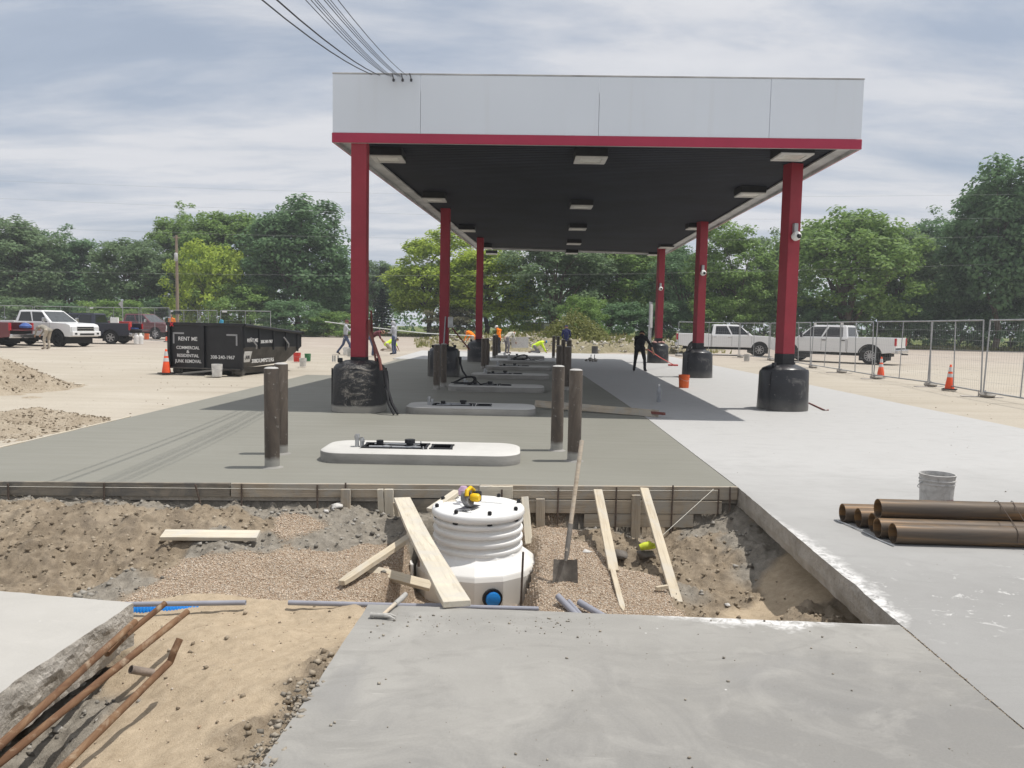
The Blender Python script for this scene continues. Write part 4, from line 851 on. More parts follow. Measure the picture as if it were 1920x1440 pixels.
# shovel
blade = G(1060, 1084, -0.43); top = AY(1091, 826, blade.y + 0.42)
sh = thing('shovel', 'square shovel with a pale wooden handle, stuck upright in the gravel', 'shovel', blade); hd = (top - blade)
sock = Vector((0.012, 0.05, 0.215))
MB().tube([sock - Vector((0, 0, 0.0)), sock + (hd - sock) * 0.33, sock + (hd - sock) * 0.7, hd], [0.019, 0.0185, 0.0185, 0.0195], 12).build('handle', MATS['handle_wood'], sh, smooth=True)
MB().tube([(0.0, 0.012, 0.14), sock * 0.9, sock + (hd - sock) * 0.09, sock + (hd - sock) * 0.24], [0.012, 0.021, 0.0225, 0.022], 12).build('socket', pm('shovel_steel', (0.19, 0.175, 0.155), 0.3, 12, 0.7, metal=0.2, bump=0.4), sh, smooth=True)
V = []; nxs, nzs = 13, 9
for side in (0, 1):
    for j in range(nzs):
        for i in range(nxs):
            u = i / (nxs - 1) * 2 - 1; w = j / (nzs - 1); z = w * 0.19 - 0.05; x = u * (0.108 - 0.008 * w)
            if j == 0: z -= 0.012 * (1 - u * u)
            if j == nzs - 1: z += 0.014 * abs(u) ** 4
            y = 0.028 * (1 - u * u) + 0.03 * w + side * 0.003 + 0.012 * math.exp(-(u * 4) ** 2) * w
            V.append((x, y, z))
Fq = []
for s in (0, 1):
    for j in range(nzs - 1):
        for i in range(nxs - 1):
            a = s * nxs * nzs + j * nxs + i; Fq.append((a, a + 1, a + nxs + 1, a + nxs))
MB().add(V, Fq).build('blade', MATS['shovel_steel'], sh, smooth=True)

# hammer
ham = thing('hammer', 'muddy claw hammer lying on the corner of the near slab', 'hammer', G(718, 1160, 0.0), R(-4))
pm('hammer_grey', (0.38, 0.37, 0.345), 0.25, 20, 0.7, metal=0.1)
MB().tube([(-0.072, 0, 0.018), (-0.05, 0, 0.018), (-0.046, 0, 0.018), (-0.03, 0, 0.018), (0.012, 0, 0.02)], [0.016, 0.016, 0.0125, 0.014, 0.013], 12).build('head', MATS['hammer_grey'], ham, smooth=True)
for s in (-1, 1): MB().tube([(0.01, s * 0.006, 0.021), (0.04, s * 0.012, 0.02), (0.075, s * 0.018, 0.008)], [0.0115, 0.009, 0.003], 8).build('claw', MATS['hammer_grey'], ham, smooth=True)
MB().tube([(-0.005, 0.0, 0.018), (0.012, 0.09, 0.02), (0.03, 0.18, 0.022)], [0.010, 0.011, 0.012], 10).build('shaft', MATS['handle_wood'], ham, smooth=True)
MB().tube([(0.03, 0.18, 0.022), (0.05, 0.26, 0.024), (0.06, 0.33, 0.026)], [0.015, 0.017, 0.016], 10).build('grip', MATS['hammer_grey'], ham, smooth=True)
# glove
gl = MB(); gl.tube([(-0.07, 0, 0.015), (-0.03, 0, 0.03), (0.02, 0, 0.035), (0.05, 0.0, 0.03)], [0.03, 0.038, 0.04, 0.03], 10)
for k in range(4): gl.tube([(0.045, -0.03 + 0.02 * k, 0.03), (0.085, -0.035 + 0.023 * k, 0.045 - 0.006 * k), (0.115, -0.03 + 0.022 * k, 0.02)], [0.012, 0.011, 0.008], 7)
gl.tube([(0.0, 0.03, 0.03), (0.03, 0.07, 0.03), (0.05, 0.085, 0.02)], [0.014, 0.012, 0.009], 7)
gl = gl.build('work_glove', pm('glove_yellow', (0.52, 0.58, 0.05), 0.25, 25, 0.8), None, G(1213, 1029, -0.42), smooth=True); gl.rotation_euler = (0.3, 0, 0.1); tag(gl, 'yellow-green work glove in the pit by the right brace', 'glove')

# ------------------------------------------------------------------ pipes in and around the pit
pm('conduit_violet', (0.27, 0.275, 0.315), 0.12, 6, 0.45, bump=0.05)
def lay(px, py, z): return G(px, py, z)
hollow('conduit', lay(190, 1134, -.22), lay(461, 1130, -.22), 0.017, 0.003, MATS['conduit_violet'], 'grey-violet plastic conduit lying over the blue pipe', 'conduit', seg=14)
hollow('conduit', lay(541, 1130, -.225), lay(1010, 1142, -.225), 0.017, 0.003, MATS['conduit_violet'], 'long grey-violet conduit passing under the plank and tank', 'conduit', seg=14)
rod('conduit_coupling', [lay(796, 1136.6, -.225), lay(830, 1137.4, -.225)], 0.022, MATS['conduit_violet'], 'thicker coupling on the long conduit near the plank', 'coupling')
for k, (a, b, lab) in enumerate((((1046, 1118, -.42), (1085, 1158, -.5), 'first of the cut conduits poking up at the slab edge'), ((1066, 1127, -.44), (1095, 1160, -.5), 'second, thinner cut conduit at the slab edge'), ((1086, 1129, -.44), (1135, 1158, -.48), 'rightmost cut conduit at the slab edge'))):
    hollow('cut_conduit', lay(*a), lay(*b), 0.026 if k != 1 else 0.018, 0.004, MATS['conduit_violet'], 'grey plastic ' + lab, 'conduit', seg=16)
a, b = lay(190, 1147, -.30), lay(376, 1147, -.33); M, L = frame(a, b); prof = []; nrib = int(L / 0.021)
for k in range(nrib): prof += [(0.052, k * 0.021), (0.063, k * 0.021 + 0.005), (0.063, k * 0.021 + 0.013), (0.052, k * 0.021 + 0.018)]
o = MB().lathe([(r, z - L / 2) for r, z in prof], 22, M=Matrix.Rotation(R(90), 3, 'Y')).build('corrugated_pipe', MATS['blue_pipe'], smooth=True); o.matrix_world = M; tag(o, 'bright blue corrugated pipe half buried at the left slab', 'pipe')
t = NT('rusty_pipe'); r = t.noise(5, 7, 0.7, 0.8, vec=t.mapping((0.6, 2, 2))); k2 = t.mask(t.noise(9, 6, 0.7, 0.5), 0.56, 0.68)
c = t.ramp(r, [(0.25, (0.07, 0.042, 0.028)), (0.45, (0.15, 0.082, 0.048)), (0.6, (0.215, 0.13, 0.075)), (0.78, (0.34, 0.26, 0.18))]); c = t.mix(t.math('MULTIPLY', k2, 0.55), c, (0.44, 0.36, 0.26)); t.color(c).set(0.9, 0.1, 0.2).bump(r, 0.7, 0.012)
def rusty(pts, r, label, lumps=0.08):
    P = [G(*p) for p in pts]; pts2 = []; rr = []
    for i in range(len(P) - 1):
        for k in range(12): pts2.append(P[i].lerp(P[i + 1], k / 12))
    pts2.append(P[-1]); o0 = pts2[0].copy()
    for q in pts2: rr.append(r * (1 + lumps * mnoise.noise(q * 9)))
    M, L = frame(P[0], P[-1]); Mi = M.inverted(); mb = MB().tube([Mi @ q for q in pts2], rr, 16); o = mb.build('rusty_pipe', MATS['rusty_pipe'], smooth=True); o.matrix_world = M; return tag(o, label, 'pipe')
rusty([(-60, 1452, -.13), (0, 1397, -.12), (253, 1166, -.05)], 0.0185, 'rusty pipe lying along the broken edge of the left slab')
rusty([(200, 1226, -.16), (237, 1190, -.13), (310, 1131, -.03)], 0.018, 'short rusty pipe sticking out past the left slab over the blue pipe', 0.12)
rusty([(-60, 1475, -.22), (0, 1430, -.2), (200, 1267, -.09), (351, 1147, .0)], 0.0185, 'knobbly rusty pipe, middle one of the three leaning over the sand', 0.2)
rusty([(80, 1478, -.21), (116, 1440, -.19), (319, 1241, -.02), (326, 1222, .03), (337, 1198, .08)], 0.0175, 'rusty pipe with a bent fitting at its end, nearest over the sand', 0.06)
hollow('pipe_stub', G(245, 1255, -.14), G(286, 1262, -.20), 0.021, 0.003, pm('pipe_stub_brown', (0.22, 0.18, 0.15), 0.3, 12, 0.8, bump=0.4), 'short hollow pipe stub sticking out of the sand', 'pipe', seg=18)

# ------------------------------------------------------------------ stacked steel pipes on the paving
t = NT('steel_pipe'); v = t.mapping((0.25, 3, 3)); r = t.noise(3.0, 6, 0.65, 0.6, vec=v); s = t.noise(14, 5, 0.7, 0.3, vec=t.mapping((0.05, 2, 2)))
c = t.ramp(r, [(0.28, (0.055, 0.046, 0.04)), (0.46, (0.11, 0.08, 0.054)), (0.60, (0.29, 0.165, 0.07)), (0.8, (0.36, 0.25, 0.15))]); c = t.mix(t.math('MULTIPLY', t.mask(s, 0.5, 0.68), 0.5), c, (0.12, 0.10, 0.085))
t.color(c).set(t.ramp(s, [(0.3, (0.45,) * 3), (0.7, (0.7,) * 3)]), 0.2, 0.35).bump(s, 0.1, 0.003)
pd = Vector((1, -0.035, 0)); rP = 0.081
base = Vector((3.03, 6.03, rP)); sp = [(0, 'front pipe'), (1, 'second'), (2, 'third'), (3, 'fourth'), (4, 'rearmost')]
for k, lab in sp:
    a = base + Vector((-0.015 * k + (0.03, 0.0, 0.05, 0.02, -0.03)[k], 2 * rP * 1.02 * k, 0)); hollow('steel_pipe', a, a + pd * (4.3 + 0.1 * k), rP, 0.007, MATS['steel_pipe'], f'bronze-brown steel pipe on the paving, {lab} {"of" if k in (0, 4) else "from the front of"} the bottom row', 'steel pipe', 'stacked steel pipes')
a = base + Vector((0.02, 2 * rP * 1.02 * 1.5, rP * 1.72)); hollow('steel_pipe', a, a + pd * 4.2, rP, 0.007, MATS['steel_pipe'], 'bronze-brown steel pipe lying on top of the bottom row', 'steel pipe', 'stacked steel pipes')
for k, off in ((0, 0.95), (1, 1.02)):
    c0 = base + pd * off; pts = []
    for a, (cy, cz) in ((-110, (0, 0)), (-60, (0, 0)), (-10, (0, 0)), (-200, (0, 0))): pass
    ring = [(-1.06, -0.4), (-0.95, 0.55), (-0.3, 1.07), (1.7, 2.2), (2.9, 2.82), (3.5, 2.75), (4.2, 2.0), (6.5, 1.02), (8.3, 1.06), (9.1, 0.5), (9.25, -0.5)]
    pts = [c0 + pd * (0.02 * i * (1 if k else 0.4)) + Vector((0, y * rP * 1.01, z * rP * 1.01)) for i, (y, z) in enumerate(ring)]
    rod('tie_wire', pts, 0.003, MATS['rebar'], f'dark tie wire round the steel pipes, {"left" if k == 0 else "right"} strand', 'wire', seg=6)
rod('tie_wire', [(2.9, 6.72, 0.008), (2.96, 6.37, 0.012), (2.99, 6.07, 0.006), (3.02, 5.92, 0.01)], 0.006, MATS['galvanised'], 'bent grey rod lying across the open ends of the steel pipes', 'rod')

# ------------------------------------------------------------------ buckets and cones
def bucket_mesh(cm):
    out = MB(); s = 28
    out.lathe([(0.132, 0.0), (0.136, 0.01), (0.147, 0.27), (0.154, 0.275), (0.154, 0.283), (0.148, 0.288), (0.149, 0.305), (0.157, 0.308), (0.157, 0.316), (0.15, 0.32), (0.151, 0.345), (0.156, 0.352), (0.156, 0.366), (0.146, 0.368), (0.143, 0.34), (0.13, 0.02), (0.0, 0.018)], s, cap1=False)
    return out.mesh('pail', cm, smooth=True)
bail = MB().tube([(-0.158, 0, 0.30)] + [(-0.165 * math.cos(R(a)), -0.17 * math.sin(R(a)) * 0.9, 0.30 - 0.10 * math.sin(R(a))) for a in range(15, 180, 15)] + [(0.158, 0, 0.30)], 0.004, 6).mesh('bail', MATS['galvanised'])
def bucket(loc, mat, label, rz=0.0, sc=1.0):
    b = thing('bucket', label, 'bucket', loc, rz); b.scale = (sc,) * 3
    key = 'pail_' + mat.name
    me = bpy.data.meshes.get(key) or bucket_mesh(mat); me.name = key
    link('pail', me, b); link('bail', bail, b); return b
t = NT('bucket_splashed'); a = t.noise(5, 7, 0.7, 0.8); b_ = t.noise(14, 6, 0.75, 0.8); c = t.ramp(a, [(0.3, (0.36, 0.35, 0.33)), (0.7, (0.60, 0.59, 0.57))]); c = t.mix(t.math('MULTIPLY', t.mask(b_, 0.52, 0.62), 0.5), c, (0.24, 0.23, 0.215)); t.color(c).set(0.8).bump(b_, 0.4)
pm('bucket_orange', (0.70, 0.13, 0.03), 0.12, 8, 0.5, bump=0); pm('bucket_red', (0.62, 0.06, 0.05), 0.12, 8, 0.5, bump=0); pm('bucket_white', (0.68, 0.67, 0.65), 0.15, 8, 0.6, bump=0); pm('bucket_blue', (0.06, 0.07, 0.40), 0.12, 8, 0.5, bump=0); pm('bucket_green', (0.05, 0.22, 0.10), 0.1, 8, 0.5, bump=0)
bk = bucket(Vector((4.0, 7.12, 0)), MATS['bucket_splashed'], 'cement-splashed grey bucket behind the steel pipes', R(195))
def text(body, size, mat, parent, loc, rot, name='lettering', ext=0.003, align='LEFT', sx=1.0, bold=0.0):
    cu = bpy.data.curves.new(name, 'FONT'); cu.body = body; cu.size = size; cu.extrude = ext; cu.align_x = align; cu.offset = bold
    o = bpy.data.objects.new(name, cu); COL.objects.link(o); dg = bpy.context.evaluated_depsgraph_get(); me = bpy.data.meshes.new_from_object(o.evaluated_get(dg)); bpy.data.objects.remove(o); bpy.data.curves.remove(cu)
    for v in me.vertices: v.co.x *= sx
    me.materials.clear(); me.materials.append(mat); q = link(name, me, parent, loc); q.rotation_euler = rot; return q
pm('bucket_print', (0.30, 0.11, 0.13), 0.3, 20, 0.8, bump=0)
# remains of the printed word, wrapped on the pail
o = text('KCPOINT', 0.045, MATS['bucket_print'], bk, (0, 0, 0), (0, 0, 0), ext=0.0, align='CENTER', bold=0.001)
for v in o.data.vertices:
    a = v.co.x / 0.146 - math.pi / 2 - R(195) + R(28); zz = 0.115 + v.co.y; rr = 0.1375 + 0.0395 * zz + 0.0012; v.co = (rr * math.cos(a), rr * math.sin(a), zz)
bucket(G(1282, 727), MATS['bucket_orange'], 'bright orange bucket in front of the middle right column guard', 0.4)
bucket(G(407, 706), MATS['bucket_white'], 'white bucket standing on boards in front of the black dumpster', 1.0)
plank('loose_board', G(385, 705, 0.01), G(424, 704, 0.01), 0.2, 0.02, MATS['lumber_pale'], 'flat board under the white bucket at the dumpster', 'board')
# ------------------------------------------------------------------ dumpster
pm('dumpster_black', (0.014, 0.015, 0.018), 0.35, 2.0, 0.42, bump=0.08, spec=0.45); pm('dumpster_sheen_grey', (0.085, 0.08, 0.074), 0.4, 2.5, 0.6, bump=0.15, spec=0.3)  # second one: black paint with its ground sheen put into a lighter grey
pm('decal_white', (0.78, 0.78, 0.77), 0.05, 6, 0.5, bump=0); pm('decal_grey', (0.35, 0.35, 0.36), 0.05, 6, 0.5, bump=0); pm('decal_red', (0.6, 0.03, 0.05), 0.05, 6, 0.5, bump=0)
DR = math.atan2(-0.52, 2.45); dm = thing('dumpster', 'black roll-off dumpster with white rental lettering', 'dumpster', (-10.48, 23.46, 0), DR)
DW, DL = 2.5, 3.65
def side_top(y): return 1.50 - 0.255 * y / DL
def hexa(P, th=None): return P
def shell(name, q, mat):                                   # thick plate from 4 corner points
    a = [Vector(p) for p in q]; n = (a[1] - a[0]).cross(a[3] - a[0]).normalized() * 0.03; mb = MB()
    mb.add(a + [p - n for p in a], [(0, 1, 2, 3), (7, 6, 5, 4), (0, 4, 5, 1), (1, 5, 6, 2), (2, 6, 7, 3), (3, 7, 4, 0)]); return mb.build(name, mat, dm, bevel=0.006, bseg=1)
shell('front_door', [(0, 0, 0.17), (DW, 0, 0.17), (DW, 0, 1.50), (0, 0, 1.50)], MATS['dumpster_black'])
IN = 0.22
for s, nm in ((1, 'side_wall'), (0, 'side_wall')):
    x1 = DW if s else 0; xi = DW - IN if s else IN
    up = [(x1, 0.04, 0.86), (x1, DL, 0.80), (x1, DL, side_top(DL)), (x1, 0.04, side_top(0))]; lo = [(xi, 0.04, 0.2), (xi, 2.95, 0.30), (x1, DL - 0.12, 0.797), (x1, 0.04, 0.857)]
    if not s: up.reverse(); lo.reverse()
    shell('side_wall', up, MATS['dumpster_black']); shell('lower_side', lo, MATS['dumpster_sheen_grey'])  # lower side greyed for the sheen the black paint would reflect
shell('back_wall', [(DW, DL, 0.80), (0, DL, 0.80), (0, DL, side_top(DL)), (DW, DL, side_top(DL))], MATS['dumpster_black'])
shell('back_slope', [(DW - IN, 2.95, 0.30), (IN, 2.95, 0.30), (0, DL, 0.80), (DW, DL, 0.80)], MATS['dumpster_sheen_grey'])
shell('floor', [(0.2, 0.03, 0.2), (0.2, 2.95, 0.3), (DW - 0.2, 2.95, 0.3), (DW - 0.2, 0.03, 0.2)], MATS['dumpster_sheen_grey'])
shell('inner_load', [(0.05, 0.05, 1.1), (DW - 0.05, 0.05, 1.1), (DW - 0.05, DL - 0.05, 1.0), (0.05, DL - 0.05, 1.0)], pm('debris', (0.10, 0.09, 0.08), 0.6, 5, 0.9, bump=0.8, bsc=12))
mb = MB(); mb.box((DW / 2, -0.02, 1.52), (DW + 0.1, 0.11, 0.09)); mb.box((DW / 2, DL + 0.01, side_top(DL) + 0.02), (DW + 0.16, 0.12, 0.09)); mb.build('top_rail', MATS['dumpster_black'], dm, bevel=0.012)
for x in (-0.02, DW + 0.02): MB().tube([(x, 0.03, 1.515), (x, DL, side_top(DL) + 0.015)], 0.05, 8).build('top_rail', MATS['dumpster_black'], dm)
for y in (0.04, 0.9, 1.75, 2.55, 3.35):
    MB().box((DW + 0.014, y, 1.15 - 0.06 * y), (0.03, 0.08, 0.62)).build('side_rib', MATS['dumpster_black'], dm, bevel=0.008)
for x in (0.03, DW - 0.03, DW * 0.475): MB().box((x, -0.035, 0.83), (0.09, 0.07, 1.3)).build('door_post', MATS['dumpster_black'], dm, bevel=0.008)
for x in (0.35, DW - 0.35): MB().box((x, 1.5, 0.12), (0.14, 2.9, 0.16)).build('skid_rail', MATS['dumpster_sheen_grey'], dm)
for x in (0.14, DW - 0.28):
    for y in (0.1, 2.6): MB().lathe([(0.10, -0.12), (0.11, -0.1), (0.11, 0.1), (0.10, 0.12)], 16, (x + 0.1, y, 0.11), M=Matrix.Rotation(R(90), 3, 'Y')).build('roller', MATS['dumpster_sheen_grey'], dm, smooth=True)
MB().box((DW / 2, -0.05, 0.19), (DW - 0.15, 0.05, 0.04)).build('bumper_bar', MATS['dumpster_sheen_grey'], dm)
for z in (0.45, 1.2): MB().box((-0.03, -0.04, z), (0.06, 0.09, 0.14)).build('hinge', MATS['dumpster_black'], dm)
for y in (0.35, 2.35): MB().tube([(DW + 0.05, y, 1.13), (DW + 0.09, y + 0.25, 0.9), (DW + 0.05, y + 0.3, 0.8)], 0.022, 8).build('latch', MATS['decal_grey'], dm)
def fit(body, x0, x1, zc, cap, mat, bold=0.002, side=False):
    o = text(body, cap * 1.38, MATS[mat], dm, (0, 0, 0), (0, 0, 0), align='LEFT', bold=bold, ext=0.002)
    xs = [v.co.x for v in o.data.vertices]; k = (x1 - x0) / (max(xs) - min(xs)); m = min(xs)
    for v in o.data.vertices: v.co.x = (v.co.x - m) * k
    o.rotation_euler = (R(90), 0, R(90) if side else 0); o.location = (DW + 0.006, x0, zc - cap / 2) if side else (x0, -0.006, zc - cap / 2); return o
fit('RENT ME', 0.33, 0.97, 1.075, 0.12, 'decal_white'); fit('COMMERCIAL', 0.26, 1.04, 0.805, 0.095, 'decal_white'); fit('&', 0.60, 0.70, 0.685, 0.085, 'decal_white')
fit('RESIDENTIAL', 0.28, 1.02, 0.565, 0.095, 'decal_white'); fit('JUNK REMOVAL', 0.20, 1.10, 0.395, 0.10, 'decal_white'); fit('308-240-1967', 1.42, 2.22, 0.545, 0.105, 'decal_white')
for x, z, w, h in ((0.33, 1.235, 0.38, 0.05), (0.165, 1.09, 0.05, 0.34), (2.13, 1.215, 0.36, 0.05), (2.285, 1.07, 0.05, 0.34)): MB().box((x, -0.004, z), (w, 0.004, h)).build('corner_mark', MATS['decal_grey'], dm)
for a in (45, -45): MB().box((0.16, -0.082, 1.50), (0.16, 0.006, 0.03), Matrix.Rotation(R(a), 3, 'Y')).build('red_mark', MATS['decal_red'], dm)
fit('RENT ME', 0.22, 0.82, 1.06, 0.11, 'decal_white', side=True); fit('308-240-1967', 0.98, 1.70, 1.01, 0.10, 'decal_white', side=True)
M0 = Matrix.Rotation(math.atan2(0.55, IN), 3, 'Y')
def lowtext(body, y0, y1, zc, cap):
    o = fit(body, y0, y1, 0, cap, 'decal_white', side=True); xx = DW - IN + IN * (zc - 0.2) / 0.65; o.location = (xx + 0.05, y0, zc - cap / 2); o.rotation_euler = (R(90), R(0), R(90)); return o
lowtext('308DUMPSTERS', 0.62, 1.95, 0.42, 0.12)
MB().box((DW - 0.07, 0.32, 0.56), (0.01, 0.42, 0.34), Matrix.Rotation(R(16), 3, 'Y')).build('logo_plate', MATS['decal_white'], dm)
o = lowtext('308', 0.2, 0.44, 0.56, 0.15); o.data.materials.clear(); o.data.materials.append(MATS['dumpster_black']); o.location.x = DW - 0.055
tag(MB().tube([(0, 0, -0.3), (0, 0.0, 0.16), (0.02, 0, 0.24)], [0.06, 0.065, 0.05], 12).build('blue_roll', pm('foam_blue', (0.10, 0.42, 0.62), 0.2, 5), None, (-8.93, 23.6, 1.42), smooth=True), 'light blue roll of wrap sticking up out of the dumpster', 'roll')

# ------------------------------------------------------------------ traffic cones
pm('cone_orange', (0.80, 0.10, 0.03), 0.1, 6, 0.55, bump=0); pm('cone_band', (0.62, 0.62, 0.62), 0.1, 20, 0.4, bump=0)
cb = MB().box((0, 0, 0.02), (0.36, 0.36, 0.035)).mesh('base', MATS['black_rubber'], bevel=0.01); cr = lambda z: 0.13 - 0.105 * z / 0.71
cc = MB().lathe([(cr(0.03), 0.035), (cr(0.71), 0.71), (0.015, 0.72)], 22).mesh('cone', MATS['cone_orange'], smooth=True)
c1 = MB().lathe([(cr(z) + 0.003, z) for z in (0.36, 0.46)], 22, cap0=False, cap1=False).mesh('reflective_band', MATS['cone_band'], smooth=True); c2 = MB().lathe([(cr(z) + 0.003, z) for z in (0.52, 0.65)], 22, cap0=False, cap1=False).mesh('reflective_band', MATS['cone_band'], smooth=True)
for p, lab in ((G(1780, 731), 'orange traffic cone with grey bands, nearest at the right fence'), (G(1651, 707), 'orange traffic cone behind a fence foot, beside the white pickup rear'), (G(312, 701), 'orange traffic cone standing at the left corner of the dumpster'), (G(313, 641), 'small far orange cone between the red pickup and dumpster')):
    c = thing('traffic_cone', lab, 'traffic cone', p, random.uniform(0, 1), 'traffic cones'); c.scale = (1.05,) * 3
    for nm, m in (('base', cb), ('cone', cc), ('reflective_band', c1), ('reflective_band', c2)): link(nm, m, c)

# ------------------------------------------------------------------ fence panels
pm('fence_tube', (0.36, 0.37, 0.38), 0.2, 3, 0.45, metal=0.5, bump=0); pm('foot_steel', (0.42, 0.39, 0.36), 0.25, 5, 0.7, bump=0.1); pm('sandbag', (0.34, 0.32, 0.29), 0.25, 8, 0.9, bump=0.4, bsc=60)
pm('white_tag', (0.75, 0.75, 0.74), 0.05, 6, 0.6, bump=0)
fn_count = 0
def fence_panel(a, b, h, label, lean=0.0, group='temporary fence panels', tagged=False):
    a = Vector((*a, 0)); b = Vector((*b, 0)); d = b - a; L = d.length - 0.12; rz = math.atan2(d.y, d.x)
    f = thing('site_fence', label, 'fence panel', a + d.normalized() * 0.06, rz, group); f.rotation_euler[0] = lean
    z0, z1 = 0.12, h; r = 0.021; m = MATS['fence_tube']
    for x in (0, L): MB().tube([(x, 0, z0 - 0.08), (x, 0, z1)], r, 8).build('post', m, f, smooth=True)
    MB().tube([(L / 2, 0, z0), (L / 2, 0, z1)], r * 0.75, 8).build('middle_post', m, f, smooth=True)
    for z in (z0, z1): MB().tube([(-0.0, 0, z), (L, 0, z)], r, 8).build('rail', m, f, smooth=True)
    mb = MB()
    for k in range(1, int(L / 0.12)): mb.tube([(k * 0.12, 0, z0), (k * 0.12, 0, z1)], 0.0016, 3, cap=False)
    for k in range(1, 7): mb.tube([(0, 0.002, z0 + (z1 - z0) * k / 7), (L, 0.002, z0 + (z1 - z0) * k / 7)], 0.0022, 3, cap=False)
    tag(mb.build('wire_mesh', m, f), kind='stuff')
    if tagged: MB().box((0.28, -0.03, z1 - 0.07), (0.32, 0.008, 0.09)).build('white_tag', MATS['white_tag'], f)
    return f
RN = [(9.95, 46.6), (13.7, 46.5), (14.34, 43.0), (14.0, 39.2), (13.65, 35.2), (13.4, 31.5), (13.1, 27.9), (13.25, 24.4), (12.75, 20.8), (12.45, 17.2), (12.1, 13.6)]
RL = ['at the tailgate of the far white pickup', 'set at an angle by the far white pickup', 'hidden partly by the nearest right column', 'in front of the cab of the near white pickup', 'in front of the doors of the near white pickup', 'in front of the bed of the near white pickup', 'at the rear of the near white pickup, left of the cone', 'directly behind the right traffic cone', 'second from the right edge', 'at the right edge of the view']
for i in range(10):
    fence_panel(RN[i], RN[i + 1], 2.05, 'galvanised mesh fence panel ' + RL[i], lean=(0.0, .02, 0, .03, -.025, .03, -.02, .025, -.03, .03)[i], tagged=i in (4, 5))
ft = MB().box((0, 0, 0.012), (1.0, 0.22, 0.014)).box((-0.08, 0, 0.1), (0.03, 0.03, 0.18)).box((0.08, 0, 0.1), (0.03, 0.03, 0.18)).mesh('foot_plate', MATS['foot_steel'], bevel=0.004, bseg=1)
def bag_mesh(seed):
    mb = MB().lathe([(0.02, 0.015), (0.17, 0.02), (0.2, 0.07), (0.15, 0.13), (0.03, 0.145)], 14); me = mb.mesh('sandbag', MATS['sandbag'], smooth=True)
    for v in me.vertices: v.co.x *= 1.2; v.co += Vector((0.03, 0.02, 0.015)) * mnoise.noise(v.co * 8 + Vector((seed, 0, 0))) * 1.2; v.co.z = max(v.co.z, 0.02)
    return me
bags = [bag_mesh(k) for k in (1, 5, 9)]
for i, p in enumerate(RN[:-1]):
    fo = thing('ballast_stand', 'steel fence stand weighed down with a grey bag, ' + ['far left end', 'fence corner', 'right of the fence corner', 'behind the nearest right column', 'right of the nearest right column', 'below the near white pickup doors', 'beside the far traffic cone', 'left of the near traffic cone', 'right of the near traffic cone', 'at the right edge of the view'][i], 'fence foot', (*p, -0.03), R(10 + 25 * math.sin(i * 2.2)), 'fence feet')
    link('foot_plate', ft, fo); o = link('sandbag', bags[i % 3], fo, (0.12, -0.05 + 0.1 * (i % 2), 0.005)); o.rotation_euler[2] = i
LN = [((AY(-45, 600, 57).x, 57), (AY(63, 600, 57).x, 57)), ((AY(64, 600, 57).x, 57), (AY(165, 600, 56.5).x, 56.5)), ((AY(166, 600, 56.5).x, 56.5), (AY(262, 600, 55).x, 55)), ((AY(264, 600, 55).x, 55), (AY(318, 600, 52).x, 52)), ((AY(319, 600, 52).x, 52), (AY(372, 600, 49.5).x, 49.5)),
      ((AY(374, 600, 49.5).x, 49.5), (AY(408, 600, 48).x, 48)), ((AY(412, 600, 47.5).x, 47.5), (AY(509, 600, 47).x, 47))]
LL = ['behind the far-left red pickup', 'behind the white pickup on the left', 'behind the dark blue pickup', 'in front of the dark red pickup hood', 'just left of the dumpster top', 'narrow one above the dumpster', 'rightmost above the dumpster']
for i, (a, b) in enumerate(LN): fence_panel(a, b, 2.38 if i < 4 else 2.22, 'galvanised mesh fence panel ' + LL[i], tagged=i % 2 == 0)

# ------------------------------------------------------------------ pickups
def paint(name, c): 
    t = NT(name); d = t.mask(t.noise(2.0, 6, 0.65), 0.45, 0.8); o = t.xyz(); low = t.mask(t.math('SUBTRACT', 1.0, o[2]), 0.2, 0.75)
    t.color(t.mix(t.math('MULTIPLY', t.math('MULTIPLY', d, low), 0.35), c, (0.32, 0.28, 0.23))).set(0.32, 0, 0.5, 0.6); t.b.inputs['Coat Roughness'].default_value = 0.08; return t.m
paint('paint_white', (0.74, 0.74, 0.735)); paint('paint_navy', (0.012, 0.014, 0.03)); paint('paint_red', (0.13, 0.012, 0.018)); paint('paint_maroon', (0.11, 0.014, 0.024))
pm('car_glass', (0.012, 0.014, 0.017), 0.2, 2, 0.06, bump=0, spec=0.6); pm('windshield_glass', (0.05, 0.058, 0.062), 0.3, 2, 0.06, bump=0, spec=0.7); pm('chrome', (0.62, 0.62, 0.63), 0.15, 3, 0.18, metal=0.9, bump=0); pm('alloy', (0.48, 0.48, 0.49), 0.15, 5, 0.3, metal=0.8, bump=0); pm('trim_black', (0.015, 0.015, 0.016), 0.3, 5, 0.6, bump=0)
pm('tail_red', (0.42, 0.012, 0.02), 0.15, 8, 0.2, bump=0, spec=0.6); pm('lamp_clear', (0.62, 0.63, 0.64), 0.1, 9, 0.12, bump=0, spec=0.7); pm('tyre', (0.022, 0.022, 0.022), 0.3, 10, 0.85, bump=0.2)
